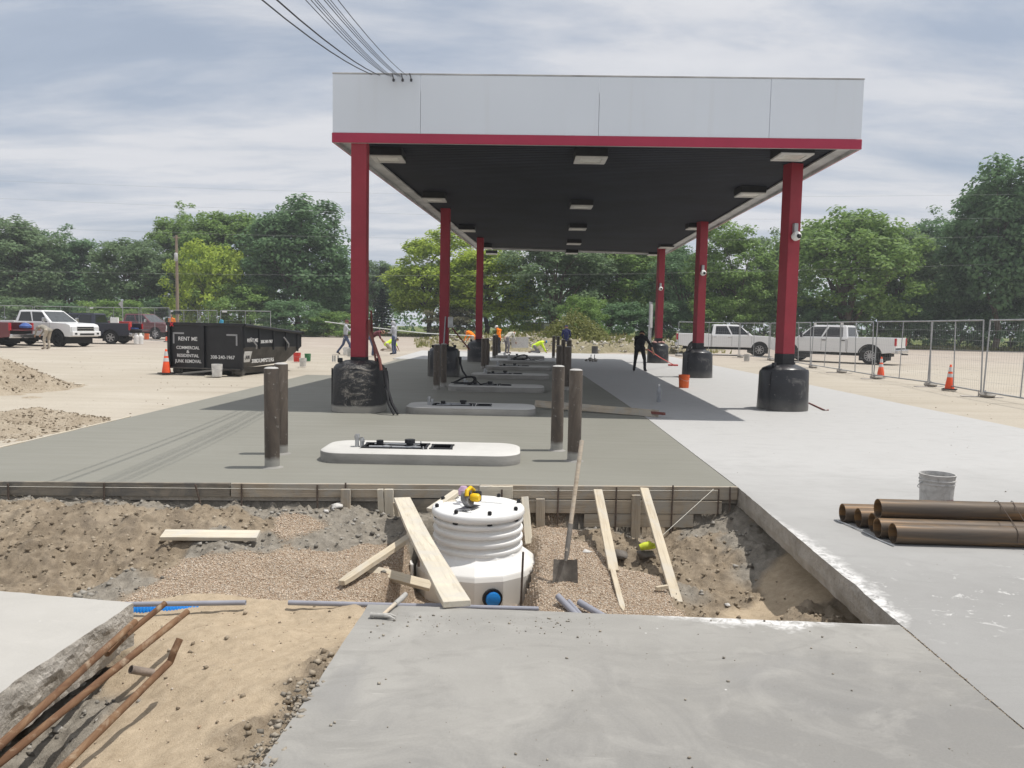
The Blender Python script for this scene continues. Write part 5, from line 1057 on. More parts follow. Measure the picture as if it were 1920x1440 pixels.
def wheel_meshes(r, w, nsp, rim_mat):
    tm = MB().lathe([(r * 0.62, -w / 2), (r * 0.9, -w / 2), (r * 0.98, -w * 0.38), (r, -w * 0.2), (r, w * 0.2), (r * 0.98, w * 0.38), (r * 0.9, w / 2), (r * 0.62, w / 2), (r * 0.6, 0)], 32, M=Matrix.Rotation(R(90), 3, 'X'), cap0=False, cap1=False)
    tm = tm.mesh('tyre', MATS['tyre'], smooth=True); mb = MB(); X = Matrix.Rotation(R(90), 3, 'X')
    mb.lathe([(r * 0.63, -w * 0.47), (r * 0.58, -w * 0.47), (r * 0.56, -w * 0.2), (r * 0.56, w * 0.2), (r * 0.58, w * 0.47), (r * 0.63, w * 0.47)], 28, M=X, cap0=False, cap1=False)
    mb.lathe([(0.0, -w * 0.12), (r * 0.57, -w * 0.12)], 28, M=X, cap0=False, cap1=False, mi=1); mb.lathe([(0.0, w * 0.12), (r * 0.57, w * 0.12)], 28, M=X, cap0=False, cap1=False, mi=1)
    for s in (-1, 1):
        mb.lathe([(0, s * w * 0.45), (r * 0.13, s * w * 0.44), (r * 0.16, s * w * 0.3)], 14, M=X, cap0=False, cap1=False)
        for k in range(nsp):
            a = 2 * math.pi * k / nsp; c = Vector((math.cos(a), 0, math.sin(a))) * r * 0.35; mb.box(c + Vector((0, s * w * 0.36, 0)), (r * 0.46, w * 0.12, r * (0.16 if nsp < 8 else 0.1)), Matrix.Rotation(-a, 3, 'Y'))
    return tm, mb.mesh('rim', [rim_mat, MATS['trim_black']], smooth=True)
def on_quad(q, poly, off):
    A, Bq, Cq, D = [Vector(p) for p in q]; n = (Bq - A).cross(D - A).normalized()
    P = lambda u, v: (A * (1 - u) + Bq * u) * (1 - v) + (D * (1 - u) + Cq * u) * v
    return [P(u, v) + n * off for u, v in poly] , [P(u, v) - n * 0.004 for u, v in poly]
def glass(parent, name, q, poly, mat, off=0.006):
    o, i = on_quad(q, poly, off); n = len(o); mb = MB(); mb.add(o + i, [tuple(range(n)), tuple(range(2 * n - 1, n - 1, -1))] + [(k, (k + 1) % n, (k + 1) % n + n, k + n) for k in range(n)]); return mb.build(name, mat, parent)
def pickup(label, loc, heading, paint_, L=6.2, wb=3.95, W=2.0, lift=0.0, wr=0.41, bed=None, tailgate_open=False, chrome_f=True, rim='alloy', nsp=6, dark_trim=False):
    P = thing('pickup_truck', label, 'pickup', loc, heading, 'parked pickups'); pt = MATS[paint_]
    hw = W / 2; xf = L / 2 - 0.98; xr = xf - wb; z0 = 0.50 + lift; belt = 1.27 + lift; hood = 1.25 + lift; rail = 1.33 + lift; zc = wr; roof = 1.95 + lift
    xw = L / 2 - 1.42; xc = xr + 0.95 if bed is None else xr + bed; ar = wr + 0.10
    def arch(cx, n=9):
        return [(cx + ar * math.cos(a), max(zc + ar * math.sin(a), z0)) for a in [math.asin(min(1, (z0 - zc) / ar)) + (math.pi - 2 * math.asin(min(1, (z0 - zc) / ar))) * k / n for k in range(n + 1)]]
    My = Matrix(((1, 0, 0), (0, 0, -1), (0, 1, 0)))             # polygon (x,z) extruded along y
    front = [(xc + 0.012, z0)] + [(xc + 0.012, belt)] + [(xw - 0.05, belt), (xw + 0.1, hood + 0.02), (L / 2 - 0.35, hood - 0.02), (L / 2 - 0.10, hood - 0.09), (L / 2 - 0.02, hood - 0.22), (L / 2 - 0.02, z0 + 0.08), (L / 2 - 0.08, z0 - 0.02)] + arch(xf)
    body = MB().prism(front, -hw, hw, M=My).build('front_body', pt, P, bevel=0.035)
    side = [(xr - (L / 2 + xr) + 0.06, z0 + 0.06)]
    xt = -L / 2 + 0.10
    side = [(xt, z0 + 0.08), (xt, rail), (xc - 0.012, rail)] + [(xc - 0.012, z0)] + arch(xr)
    for s in (-1, 1): MB().prism(side, s * hw if s < 0 else hw - 0.10, s * (hw - 0.10) if s < 0 else hw, M=My).build('bedside', pt, P, bevel=0.028)
    MB().box(((xt + xc) / 2, 0, 0.80 + lift), (xc - xt - 0.04, W - 0.2, 0.24)).build('bed_floor', MATS['trim_black'], P)
    MB().box((xc - 0.04, 0, 1.07 + lift), (0.05, W - 0.21, 0.5)).build('bed_front', pt, P)
    for x in (xf, xr): MB().box((x, 0, zc + 0.14), (2 * ar + 0.0, W - 0.16, 2 * ar - 0.30)).build('wheel_well', MATS['trim_black'], P)
    MB().box((0, 0, 0.42 + lift), (L - 1.0, 0.9, 0.16)).build('chassis', MATS['trim_black'], P)
    if tailgate_open: MB().box((xt - 0.26, 0, 0.93 + lift), (0.56, W - 0.24, 0.05)).build('tailgate', pt, P, bevel=0.015)
    else: MB().box((xt + 0.02, 0, 1.06 + lift), (0.06, W - 0.22, 0.52)).build('tailgate', pt, P, bevel=0.015)
    # cab
    b0, b1, t0, t1, yb, yt = xc + 0.012, xw + 0.02, xc + 0.13, xw - 0.86, hw - 0.03, hw - 0.24
    bt, tp = belt - 0.02, roof - 0.03
    C8 = [(b0, -yb, bt), (b1, -yb, bt), (b1, yb, bt), (b0, yb, bt), (t0, -yt, tp), (t1, -yt, tp), (t1, yt, tp), (t0, yt, tp)]
    mb = MB(); mb.add(C8, [(0, 1, 2, 3), (4, 7, 6, 5), (0, 4, 5, 1), (1, 5, 6, 2), (2, 6, 7, 3), (3, 7, 4, 0)]); cab = mb.build('cab', pt, P, bevel=0.05, bseg=3)
    mb = MB(); mb.box(((t0 + t1) / 2, 0, roof - 0.02), (t1 - t0 - 0.12, 2 * yt - 0.12, 0.035)); mb.build('roof_panel', pt, cab, bevel=0.016)
    qR = [C8[0], C8[1], C8[5], C8[4]]; qL = [C8[2], C8[3], C8[7], C8[6]]; qW = [C8[1], C8[2], C8[6], C8[5]]; qB = [C8[3], C8[0], C8[4], C8[7]]
    fl = lambda poly: [(1 - u, v) for u, v in poly][::-1]
    fr = [(0.52, 0.10), (0.90, 0.10), (0.93, 0.22), (0.985, 0.86), (0.56, 0.88)]; rr = [(0.09, 0.10), (0.485, 0.10), (0.49, 0.88), (0.10, 0.86)]
    for q, g in ((qR, lambda p: p), (qL, fl)):
        glass(P, 'side_window', q, g(fr), MATS['car_glass']); glass(P, 'side_window', q, g(rr), MATS['car_glass'])
    glass(P, 'windshield', qW, [(0.06, 0.06), (0.94, 0.06), (0.93, 0.92), (0.07, 0.92)], MATS['windshield_glass']); glass(P, 'rear_window', qB, [(0.10, 0.15), (0.90, 0.15), (0.88, 0.88), (0.12, 0.88)], MATS['car_glass'])
    # doors: seams and handles
    for s in (-1, 1):
        for x in (b0 + 0.05, (b0 + b1) / 2 - 0.02, b1 - 0.08): MB().box((x, s * (hw + 0.0005), (z0 + belt) / 2 + 0.02), (0.012, 0.004, belt - z0 - 0.12)).build('door_seam', MATS['trim_black'], P)
        for x in ((b0 + b1) / 2 - 0.16, b0 + 0.20): MB().box((x, s * (hw + 0.018), belt - 0.13), (0.20, 0.035, 0.045)).build('door_handle', MATS['chrome' if not dark_trim else 'trim_black'], P, bevel=0.012)
        m = MB().box((b1 - 0.33, s * (hw + 0.13), belt + 0.13), (0.09, 0.20, 0.26)).build('mirror', MATS['trim_black' if dark_trim else ('chrome' if chrome_f else 'trim_black')], P, bevel=0.03); MB().box((b1 - 0.30, s * (hw + 0.02), belt + 0.04), (0.05, 0.14, 0.05)).build('mirror_arm', MATS['trim_black'], m)
        MB().box((L / 2 - 0.03, s * (hw - 0.24), hood - 0.33), (0.10, 0.40, 0.24)).build('headlight', MATS['lamp_clear'], P, bevel=0.02)
        MB().box((xt - 0.0, s * (hw - 0.06), rail - 0.22), (0.09, 0.135, 0.40)).build('taillight', MATS['tail_red'], P, bevel=0.015)
        MB().box(((xf + xr) / 2 + 0.1, s * (hw - 0.02), z0 - 0.10), (wb - 1.35, 0.14, 0.05)).build('running_board', MATS['trim_black'], P)
        for cx in (xf, xr):
            mb = MB(); pts = arch(cx, 14); 
            for k in range(14): 
                a_, b_ = pts[k], pts[k + 1]; mb.add([(a_[0], s * (hw + 0.004), a_[1]), (b_[0], s * (hw + 0.004), b_[1]), (cx + (b_[0] - cx) * 1.12, s * (hw + 0.004), zc + (b_[1] - zc) * 1.12), (cx + (a_[0] - cx) * 1.12, s * (hw + 0.004), zc + (a_[1] - zc) * 1.12)], [(0, 1, 2, 3)])
            mb.build('fender_trim', MATS['trim_black'] if dark_trim else pt, P)
    g = MB().box((L / 2 - 0.02, 0, hood - 0.38), (0.08, W - 0.80, 0.36)).build('grille', MATS['trim_black'], P, bevel=0.02)
    for z in (0.08, -0.04, -0.15): MB().box((L / 2 + 0.025, 0, hood - 0.38 + z), (0.02, W - 0.78, 0.035 if z else 0.05)).build('grille_bar', MATS['chrome'], g)
    bp = MB().box((L / 2 + 0.02, 0, z0 + 0.16), (0.20, W - 0.02, 0.28)).build('front_bumper', pt if paint_ == 'paint_white' else MATS['chrome'], P, bevel=0.05); MB().box((L / 2 + 0.122, 0, z0 + 0.13), (0.01, W * 0.5, 0.10)).build('air_intake', MATS['trim_black'], bp); 
    for s in (-1, 1): MB().box((L / 2 + 0.122, s * W * 0.38, z0 + 0.16), (0.012, 0.16, 0.10)).build('fog_light', MATS['trim_black'], bp)
    MB().box((xt - 0.05, 0, z0 + 0.12), (0.20, W - 0.06, 0.22)).build('rear_bumper', MATS['chrome'], P, bevel=0.04); MB().box((xt - 0.22, 0, z0 - 0.02), (0.3, 0.07, 0.07)).build('hitch', MATS['trim_black'], P)
    tm, rm = wheel_meshes(wr, 0.29, nsp, MATS[rim])
    for x in (xf, xr):
        for s in (-1, 1):
            w = bpy.data.objects.new('wheel', None); COL.objects.link(w); w.parent = P; w.location = (x, s * (hw - 0.16), wr); w.rotation_euler[1] = random.random() * 3; w.empty_display_size = 0.1; link('tyre', tm, w); link('rim', rm, w)
    return P
z_ = -0.03
pickup('white crew-cab pickup facing the dumpster, hood scoop, left lot', (-27.15, 44.4, z_), R(-16), 'paint_white', lift=0.09, wr=0.46, rim='trim_black', nsp=9, chrome_f=True)
pickup('dark blue pickup with open tailgate behind the white pickup', (-27.4, 49.7, z_), R(183), 'paint_navy', tailgate_open=True, nsp=6, wr=0.42)
pickup('dark red pickup facing right behind the fence, left of the utility pole', (-30.3, 62.8, z_), R(-12), 'paint_maroon', L=6.0, lift=0.08, wr=0.45, nsp=6)
pickup('red pickup cut off by the left edge, tailgate down', (-29.3, 41.2, z_), R(180), 'paint_red', tailgate_open=True, wr=0.41, rim='trim_black')
pickup('white crew-cab pickup facing right behind the middle right column', (13.75, 50.2, z_), R(-10), 'paint_white', lift=0.05, wr=0.43, nsp=8)
pickup('white long-bed pickup facing left behind the right fence', (17.75, 42.15, z_), R(139), 'paint_white', L=6.6, wb=4.3, lift=0.08, wr=0.45, bed=1.15, dark_trim=True, nsp=11)
# hood scoop on the white one, loads in the beds
tag(MB().box((0, 0, 0), (0.5, 0.5, 0.05)).build('cooler', pm('cooler_blue', (0.05, 0.10, 0.30), 0.1, 4, 0.5), None, (-24.35, 49.4, 0.99), bevel=0.02), 'small blue cooler on the open tailgate of the dark blue pickup', 'cooler')
tag(MB().box((0, 0, 0.0), (0.66, 0.36, 0.28)).box((0, 0, 0.17), (0.68, 0.38, 0.07)).build('cooler', MATS['bucket_red'], None, (-24.95, 49.6, 1.2), bevel=0.02), 'red cooler in the bed of the dark blue pickup', 'cooler')
tag(MB().box((0, 0, 0.0), (0.5, 0.12, 0.34)).build('tool_bag', MATS['white_plastic'], None, (-25.2, 48.75, 1.49), bevel=0.02), 'white panel standing on the bedside of the dark blue pickup', 'panel')
for k, (x, y, z, m, lab) in enumerate(((-25.95, 41.0, 1.03, 'cooler_blue', 'blue tarp heap on the tailgate of the red pickup'), (-26.3, 41.6, 1.03, 'sandbag', 'grey sack on the tailgate of the red pickup'))):
    tag(MB().lathe([(0.05, 0.0), (0.28, 0.02), (0.3, 0.12), (0.15, 0.26), (0.02, 0.3)], 9).build('sack', MATS[m], None, (x, y, z - 0.03), smooth=True), lab, 'sack')

# ------------------------------------------------------------------ people
def pmat(n, c, r=0.85): return pm('cloth_' + n, c, 0.2, 9, r, bump=0.2, bsc=60)
CL = dict(grey=(0.44, 0.45, 0.48), jeans=(0.09, 0.11, 0.18), dark=(0.03, 0.03, 0.035), orange=(0.95, 0.22, 0.01), neon=(0.62, 0.85, 0.05), navy=(0.025, 0.03, 0.09), black=(0.02, 0.021, 0.025), camo=(0.27, 0.25, 0.21), plaid=(0.55, 0.53, 0.47), tan=(0.42, 0.37, 0.30), boots=(0.16, 0.11, 0.08), greyp=(0.20, 0.19, 0.20), skin=(0.42, 0.25, 0.17), maroon=(0.13, 0.04, 0.05), blue=(0.03, 0.16, 0.30), white=(0.7, 0.7, 0.68))
for k, v in CL.items(): pmat(k, v)
t = NT('cloth_plaidweave'); v = t.xyz(); w1 = t.mask(t.math('SINE', t.math('MULTIPLY', v[0], 70.0)), 0.45, 0.6); w2 = t.mask(t.math('SINE', t.math('MULTIPLY', v[2], 70.0)), 0.45, 0.6)
t.color(t.mix(t.math('MULTIPLY', t.math('ADD', w1, w2), 0.4), (0.62, 0.60, 0.53), (0.16, 0.15, 0.14))).set(0.85)
def capsule(mb, a, b, ra, rb, fl=1.0, seg=10, side=None):
    a, b = Vector(a), Vector(b); d = b - a
    if d.length < 1e-4: d = Vector((0, 0, 1e-3))
    t_ = d.normalized(); u = Vector(side) if side else (t_.cross(Vector((0, 1, 0))) if abs(t_.y) < 0.9 else t_.cross(Vector((1, 0, 0)))); u = (u - t_ * u.dot(t_)).normalized(); w = t_.cross(u); rs = []
    for c, r, sgn in ((a, ra, -1), (b, rb, 1)):
        ang = (80, 50, 20) if sgn < 0 else (0, 30, 55, 80)
        for q in ang:
            rad = r * math.cos(R(q)); off = sgn * r * math.sin(R(q)); rs.append([c + t_ * off + (u * math.cos(6.2832 * k / seg) + w * math.sin(6.2832 * k / seg) * fl) * rad for k in range(seg)])
    mb.rings(rs)
def person(label, loc, heading, pose, shirt, pants, sleeves=True, hat=None, skin='skin', boots='boots', sc=1.0, tool_belt=False, hood=False):
    J = {k: Vector(v) for k, v in pose.items()}
    for k in ('sh', 'el', 'ha', 'hi', 'kn', 'an', 'to'):
        for s in 'LR':
            if k + s not in J:
                v = pose[k]; J[k + s] = Vector((v[0] * (1 if s == 'R' else -1), v[1], v[2]))
    P = thing('person', label, 'person', loc, heading, 'construction workers'); P.scale = (sc,) * 3
    bones = []; mb = MB(); sx = J['shR'] - J['shL']
    def B(a, b, ra, rb, reg, fl=1.0, side=None):
        capsule(mb, J[a] if isinstance(a, str) else a, J[b] if isinstance(b, str) else b, ra, rb, fl, 12, side); bones.append((J[a] if isinstance(a, str) else a, J[b] if isinstance(b, str) else b, (ra + rb) / 2, reg))
    up = (J['neck'] - J['pel']).normalized()
    B('pel', 'chest', 0.155, 0.175, 'shirt', 0.68, sx); B('chest', 'neck', 0.165, 0.085, 'shirt', 0.7, sx); B('neck', 'head', 0.058, 0.065, 'skin')
    hd = J['head']; face = J['face'].normalized() if 'face' in J else Vector((0, 1, 0)); hu = (hd - J['neck']).normalized()
    capsule(mb, hd - hu * 0.02 + face * 0.015, hd + hu * 0.055, 0.082, 0.092, 1.08, 12); bones.append((hd, hd + hu * 0.06, 0.09, 'skin'))
    capsule(mb, hd - hu * 0.07 + face * 0.045, hd - hu * 0.03 + face * 0.03, 0.045, 0.06); bones.append((hd - hu * 0.07, hd - hu * 0.03, 0.05, 'skin'))
    capsule(mb, hd + face * 0.09, hd - hu * 0.025 + face * 0.108, 0.012, 0.018); er = face.cross(hu).normalized()
    for s in (-1, 1): capsule(mb, hd + er * s * 0.088 - hu * 0.02, hd + er * s * 0.095 + hu * 0.02, 0.014, 0.018)
    for s in 'LR':
        B('neck', 'sh' + s, 0.075, 0.078, 'shirt'); B('sh' + s, 'el' + s, 0.066, 0.050, 'shirt'); B('el' + s, 'ha' + s, 0.046, 0.034, 'shirt' if sleeves else 'skin')
        B('pel', 'hi' + s, 0.13, 0.115, 'pants', 0.85, sx); B('hi' + s, 'kn' + s, 0.105, 0.070, 'pants'); B('kn' + s, 'an' + s, 0.068, 0.055, 'pants'); B('an' + s, 'to' + s, 0.052, 0.042, 'boots')
        h, e = J['ha' + s], J['el' + s]; d = (h - e).normalized(); p1 = h + d * 0.07; B(h, p1, 0.034, 0.036, 'skin', 0.55)
    me = mb.mesh('body', [MATS['cloth_' + shirt], MATS['cloth_' + pants], MATS['cloth_' + skin], MATS['cloth_' + boots]])
    tmp = link('body', me); md = tmp.modifiers.new('r', 'REMESH'); md.mode = 'VOXEL'; md.voxel_size = 0.02; md2 = tmp.modifiers.new('s', 'SMOOTH'); md2.iterations = 2; md2.factor = 0.5
    dg = bpy.context.evaluated_depsgraph_get(); nm = bpy.data.meshes.new_from_object(tmp.evaluated_get(dg)); bpy.data.objects.remove(tmp)
    nm.materials.clear(); mats = ['cloth_' + shirt, 'cloth_' + pants, 'cloth_' + skin, 'cloth_' + boots]
    # fingers: five to a hand, curled
    fb = MB()
    for s in 'LR':
        h, e = J['ha' + s], J['el' + s]; d = (h - e).normalized(); a = d.cross(Vector((0, 1, 0.2)) if abs(d.y) < 0.8 else Vector((0, 0, 1))).normalized(); c = d.cross(a)
        for k, ln in enumerate((0.062, 0.075, 0.08, 0.072)):
            b0 = h + d * 0.085 + a * (k - 1.5) * 0.019; fb.tube([b0, b0 + d * ln * 0.5 + c * 0.008, b0 + d * ln * 0.75 + c * 0.035], [0.0095, 0.009, 0.007], 6)
        b0 = h + d * 0.03 - a * 0.035; fb.tube([b0, b0 + d * 0.03 - a * 0.02, b0 + d * 0.06 - a * 0.018 + c * 0.02], [0.011, 0.010, 0.008], 6)
    for m in mats: nm.materials.append(MATS[m])
    n = len(nm.polygons); cen = np.empty(n * 3); nm.polygons.foreach_get('center', cen); cen = cen.reshape(-1, 3); best = np.full(n, 1e9); reg = np.zeros(n, int)
    for a, b, r, g in bones:
        a = np.array(a); b = np.array(b); d = b - a; tt = np.clip(((cen - a) @ d) / (d @ d + 1e-9), 0, 1); dist = np.linalg.norm(cen - a - tt[:, None] * d, axis=1) / r
        m = dist < best; best[m] = dist[m]; reg[m] = {'shirt': 0, 'pants': 1, 'skin': 2, 'boots': 3}[g]
    nm.polygons.foreach_set('material_index', reg); nm.polygons.foreach_set('use_smooth', np.ones(n, bool))
    bm = bmesh.new(); bm.from_mesh(nm); o0 = len(bm.verts); vs = [bm.verts.new(v) for v in fb.v]
    for f in fb.f:
        q = bm.faces.new([vs[i] for i in f]); q.material_index = 2; q.smooth = True
    bm.to_mesh(nm); bm.free(); nm.name = 'body'; link('body', nm, P)
    Mh = Matrix((er, face - hu * face.dot(hu), hu)).transposed()
    if hood:
        mb = MB(); rs = []
        for z, r in ((-0.12, 0.085), (-0.06, 0.108), (0.0, 0.118), (0.06, 0.112), (0.11, 0.08), (0.135, 0.02)):
            rs.append([hd + Mh @ Vector((r * math.cos(R(a)), r * math.sin(R(a)) * 1.1 - 0.01, z)) for a in np.linspace(130, 410, 15)])
        nn = 15; mb.add([p for r in rs for p in r], [(j * nn + i, j * nn + i + 1, (j + 1) * nn + i + 1, (j + 1) * nn + i) for j in range(5) for i in range(nn - 1)]); mb.build('hood', MATS['cloth_' + shirt], P, smooth=True)
    if hat:
        MB().lathe([(0.104, 0.035), (0.106, 0.06), (0.095, 0.105), (0.06, 0.138), (0.0, 0.15)], 16, hd, M=Mh, cap0=True, cap1=False).build('cap', MATS['cloth_' + hat], P, smooth=True)
        MB().box(hd + Mh @ Vector((0, 0.12, 0.04)), (0.15, 0.10, 0.012), Mh).build('brim', MATS['cloth_' + hat], P, bevel=0.004)
    elif not hood: MB().lathe([(0.098, 0.0), (0.103, 0.05), (0.09, 0.10), (0.05, 0.132), (0.0, 0.14)], 16, hd - face * 0.012, M=Mh, cap0=False, cap1=False).build('hair', pm('hair_dark', (0.02, 0.016, 0.013), 0.2, 20), P, smooth=True)
    if tool_belt:
        mb = MB(); rs = [[J['pel'] + Vector((0.185 * math.cos(6.283 * k / 16), 0.145 * math.sin(6.283 * k / 16), z)) for k in range(16)] for z in (0.0, 0.06)]; mb.rings(rs, 0, False, False); mb.build('tool_belt', MATS['cloth_boots'], P); MB().box(J['pel'] + Vector((-0.19, -0.02, -0.08)), (0.07, 0.16, 0.2)).build('pouch', MATS['cloth_tan'], P, bevel=0.02)
    return P
stand = dict(pel=(0, 0, .95), chest=(0, .0, 1.30), neck=(0, .02, 1.49), head=(0, .05, 1.63), face=(0, 1, -.1), sh=(.19, 0, 1.43), el=(.25, -.02, 1.13), ha=(.24, .12, .92), hi=(.09, 0, .92), kn=(.11, .03, .5), an=(.12, -.02, .085), to=(.14, .14, .045))
def pose(base, **k): d = dict(base); d.update(k); return d
bend = pose(stand, pel=(0, -.12, .92), chest=(0, .16, 1.12), neck=(0, .32, 1.22), head=(0, .45, 1.20), face=(0, .6, -.8), sh=(.18, .26, 1.18), el=(.22, .36, .92), ha=(.16, .5, .70), hi=(.1, -.1, .90), kn=(.13, .02, .48))
kneel = pose(stand, pel=(0, -.22, .40), chest=(0, .10, .58), neck=(0, .27, .66), head=(0, .40, .66), face=(0, .5, -.85), sh=(.18, .2, .62), el=(.21, .33, .34), ha=(.17, .47, .10), hi=(.1, -.2, .38), kn=(.15, .08, .075), an=(.14, -.36, .09), to=(.14, -.5, .045))
H_ = lambda deg: R(deg)
# heading: 0 looks along +y (away from the camera), 90 looks left, -90 looks right
person('worker in grey hooded shirt and tool belt striding left of the nearest left column', G(648, 664), H_(-75), pose(stand, anL=(-.1, -.42, .1), knL=(-.1, -.12, .50), toL=(-.1, -.3, .03), anR=(.1, .22, .085), knR=(.1, .2, .52), toR=(.1, .38, .045), elR=(.27, .18, 1.22), haR=(.12, .32, 1.42), elL=(-.27, .16, 1.2), haL=(-.1, .34, 1.38)), 'grey', 'jeans', hat='maroon', tool_belt=True)
person('worker in dark shirt bending over behind the nearest left column', G(699, 668), H_(-80), pose(bend, haR=(.14, .56, .72)), 'maroon', 'jeans', sleeves=False)
person('crouching worker in neon yellow shirt between the left columns', G(731, 658), H_(-60), kneel, 'neon', 'tan', sleeves=False, sc=1.02)
person('worker standing in grey hoodie with the hood up', G(739, 665), H_(70), pose(stand, head=(0, .07, 1.62), elR=(.25, .08, 1.14), haR=(.12, .3, 1.16), elL=(-.25, .08, 1.14), haL=(-.12, .3, 1.14)), 'grey', 'jeans', hood=True, boots='dark')
person('worker in orange shirt half hidden behind the farthest left column', G(886, 660), H_(60), bend, 'orange', 'tan', hat=None)
person('worker in orange shirt and white cap standing beyond the farthest left column', G(936, 663), H_(75), pose(stand, chest=(0, .06, 1.28), neck=(0, .11, 1.46), head=(0, .17, 1.58), face=(0, 1, -.5), elR=(.25, .06, 1.1), haR=(.15, .26, 1.0), elL=(-.25, .06, 1.1), haL=(-.15, .26, 1.0)), 'orange', 'dark', hat='white', sc=0.95, boots='dark')
person('worker in plaid shirt bent over beside the orange one', G(951, 663), H_(-50), bend, 'plaidweave', 'greyp', hat='white', sc=1.0)
person('kneeling worker in neon yellow shirt and blue cap on the slab end', G(1008, 662), H_(-85), kneel, 'neon', 'greyp', hat='blue', sc=1.05)
person('worker in navy jacket seen from behind past the right bollards', G(1061, 664), H_(5), pose(stand, el=(.26, .04, 1.14), ha=(.16, .22, .98)), 'navy', 'dark', hat='navy', sc=0.97)
person('worker dressed in black leaning forward with a red-handled tool', G(1199, 697), H_(-20), pose(bend, pel=(0, -.05, .90), chest=(0, .10, 1.14), neck=(0, .19, 1.33), head=(0, .27, 1.42), face=(0, .8, -.5), sh=(.19, .13, 1.27), anL=(-.2, -.05, .085), knL=(-.17, .0, .49), toL=(-.23, .1, .045), anR=(.2, .0, .085), knR=(.17, .03, .49), toR=(.23, .15, .045), elR=(.36, .30, .98), haR=(.42, .45, .76), elL=(-.25, .28, 1.0), haL=(.05, .5, .86)), 'black', 'black', sleeves=False, boots='greyp', sc=1.0)
person('worker in dusty camouflage bent double in front of the white pickup', G(88, 655), H_(75), pose(bend, neck=(0, .33, 1.1), head=(0, .46, 1.02), chest=(0, .18, 1.06), sh=(.18, .27, 1.05)), 'camo', 'tan', sc=1.05)
person('far worker in orange shirt behind the dark red pickup hood', Vector((AY(322, 600, 66).x, 66, 0)), H_(180), stand, 'orange', 'jeans', sc=1.12)
# tools they hold
rod('float_pole', [AY(609, 603, 40.3), AY(655, 609, 40.8), AY(760, 621, 42.5), AY(800, 625, 43.5), AY(888, 629.5, 45.5)], 0.024, pm('pole_white', (0.62, 0.63, 0.62), 0.1, 3, 0.4), 'long white float pole carried past the left columns', 'pole', seg=8)
pb = G(1262, 686); ph = G(1199, 697) + Vector((0.42, 0.35, 0.8))
to = thing('push_float', 'red-handled float pushed by the worker in black', 'float', pb)
d = ph - pb; MB().tube([d + d.normalized() * 0.35, d * 0.55, (0.0, 0, 0.06)], 0.018, 8).build('handle', pm('tool_red', (0.55, 0.07, 0.06), 0.1, 5, 0.5), to, smooth=True)
MB().box((0, 0, 0.035), (0.44, 0.16, 0.07), Matrix.Rotation(R(-15), 3, 'Z')).build('head', MATS['tool_red'], to, bevel=0.02)
# ------------------------------------------------------------------ small things on the far slab
bucket(G(557, 678), MATS['bucket_red'], 'red bucket right of the dumpster', 0.3); bucket(G(545, 675), MATS['bucket_white'], 'white bucket tucked at the right end of the dumpster', 1.3); bucket(G(568, 687), MATS['bucket_white'], 'white bucket with red stain in front of the red bucket', 0.3, 0.85); bucket(G(577, 677), MATS['bucket_green'], 'dark green bucket right of the red bucket', 2.0, 0.85)
bucket(G(649, 665), MATS['bucket_white'], 'grey-white bucket at the feet of the striding worker', 0.2, 1.05); bucket(G(657, 668), MATS['bucket_splashed'], 'splashed bucket left of the nearest left column', 0.9, 1.05); bucket(G(872, 650), MATS['bucket_blue'], 'blue-violet bucket between the left columns', 0.4, 1.2); bucket(G(1400, 677), MATS['bucket_splashed'], 'dusty bucket standing at the fence corner', 0.4)
bucket(G(275, 636.5), MATS['bucket_orange'], 'far orange bucket near the dark red pickup', 0.4, 1.25)
for k, px in enumerate((256, 264)): tag(MB().lathe([(0.15, 0), (0.16, 0.5), (0.10, 0.56), (0.06, 0.7)], 14).build('water_jug', MATS['bucket_white'], None, G(px, 645), smooth=True), f'white jug on the ground behind the dark blue pickup, {"left" if k == 0 else "right"} one', 'jug')
for k, px in enumerate((624, 628, 634)): tag(MB().tube([(0, 0, 0), (0, 0, 0.26)], 0.03, 10).build('post_sleeve', MATS['galvanised'], None, G(px, 678), smooth=True), f'short grey sleeve standing on the lot, {["left", "middle", "right"][k]} of three', 'sleeve')
bt = thing('water_bottle', 'clear water bottle standing on the shaded pale paving', 'bottle', G(1235, 754)); MB().lathe([(0.03, 0.0), (0.034, 0.01), (0.034, 0.08), (0.031, 0.1), (0.034, 0.12), (0.034, 0.19), (0.02, 0.24), (0.013, 0.25), (0.013, 0.27)], 16).build('flask', pm('bottle_plastic', (0.30, 0.31, 0.33), 0.2, 9, 0.15, bump=0, spec=0.6), bt, smooth=True); MB().lathe([(0.015, 0.265), (0.015, 0.29)], 12).build('cap', MATS['white_plastic'], bt); bt.scale = (1.4,) * 3
plank('screed_board', G(1003, 757, .11), G(1235, 776, 0.06), 0.14, 0.04, MATS['form_wood'], 'long screed board lying across the joint in the shade', 'board', up=(0, -1, 0.3))
plank('screed_board', G(1150, 766, .03), G(1246, 776, 0.09), 0.05, 0.05, MATS['brown_pipe'], 'short dark red bar on the end of the screed board', 'bar')
rod('angle_iron', [G(1517, 756, .01), G(1545, 769, .012), G(1553, 769, .012)], 0.02, MATS['brown_pipe'], 'bent dark metal bar on the paving right of the nearest right guard', 'bar')
tag(MB().lathe([(0.19, 0.0), (0.2, 0.45), (0.19, 0.46), (0.17, 0.46), (0.165, 0.05), (0, 0.05)], 18, cap1=False).build('pipe_stub', MATS['dumpster_sheen_grey'], None, G(1115, 663), smooth=True), 'short black pipe stub standing at the back of the paving', 'pipe stub')
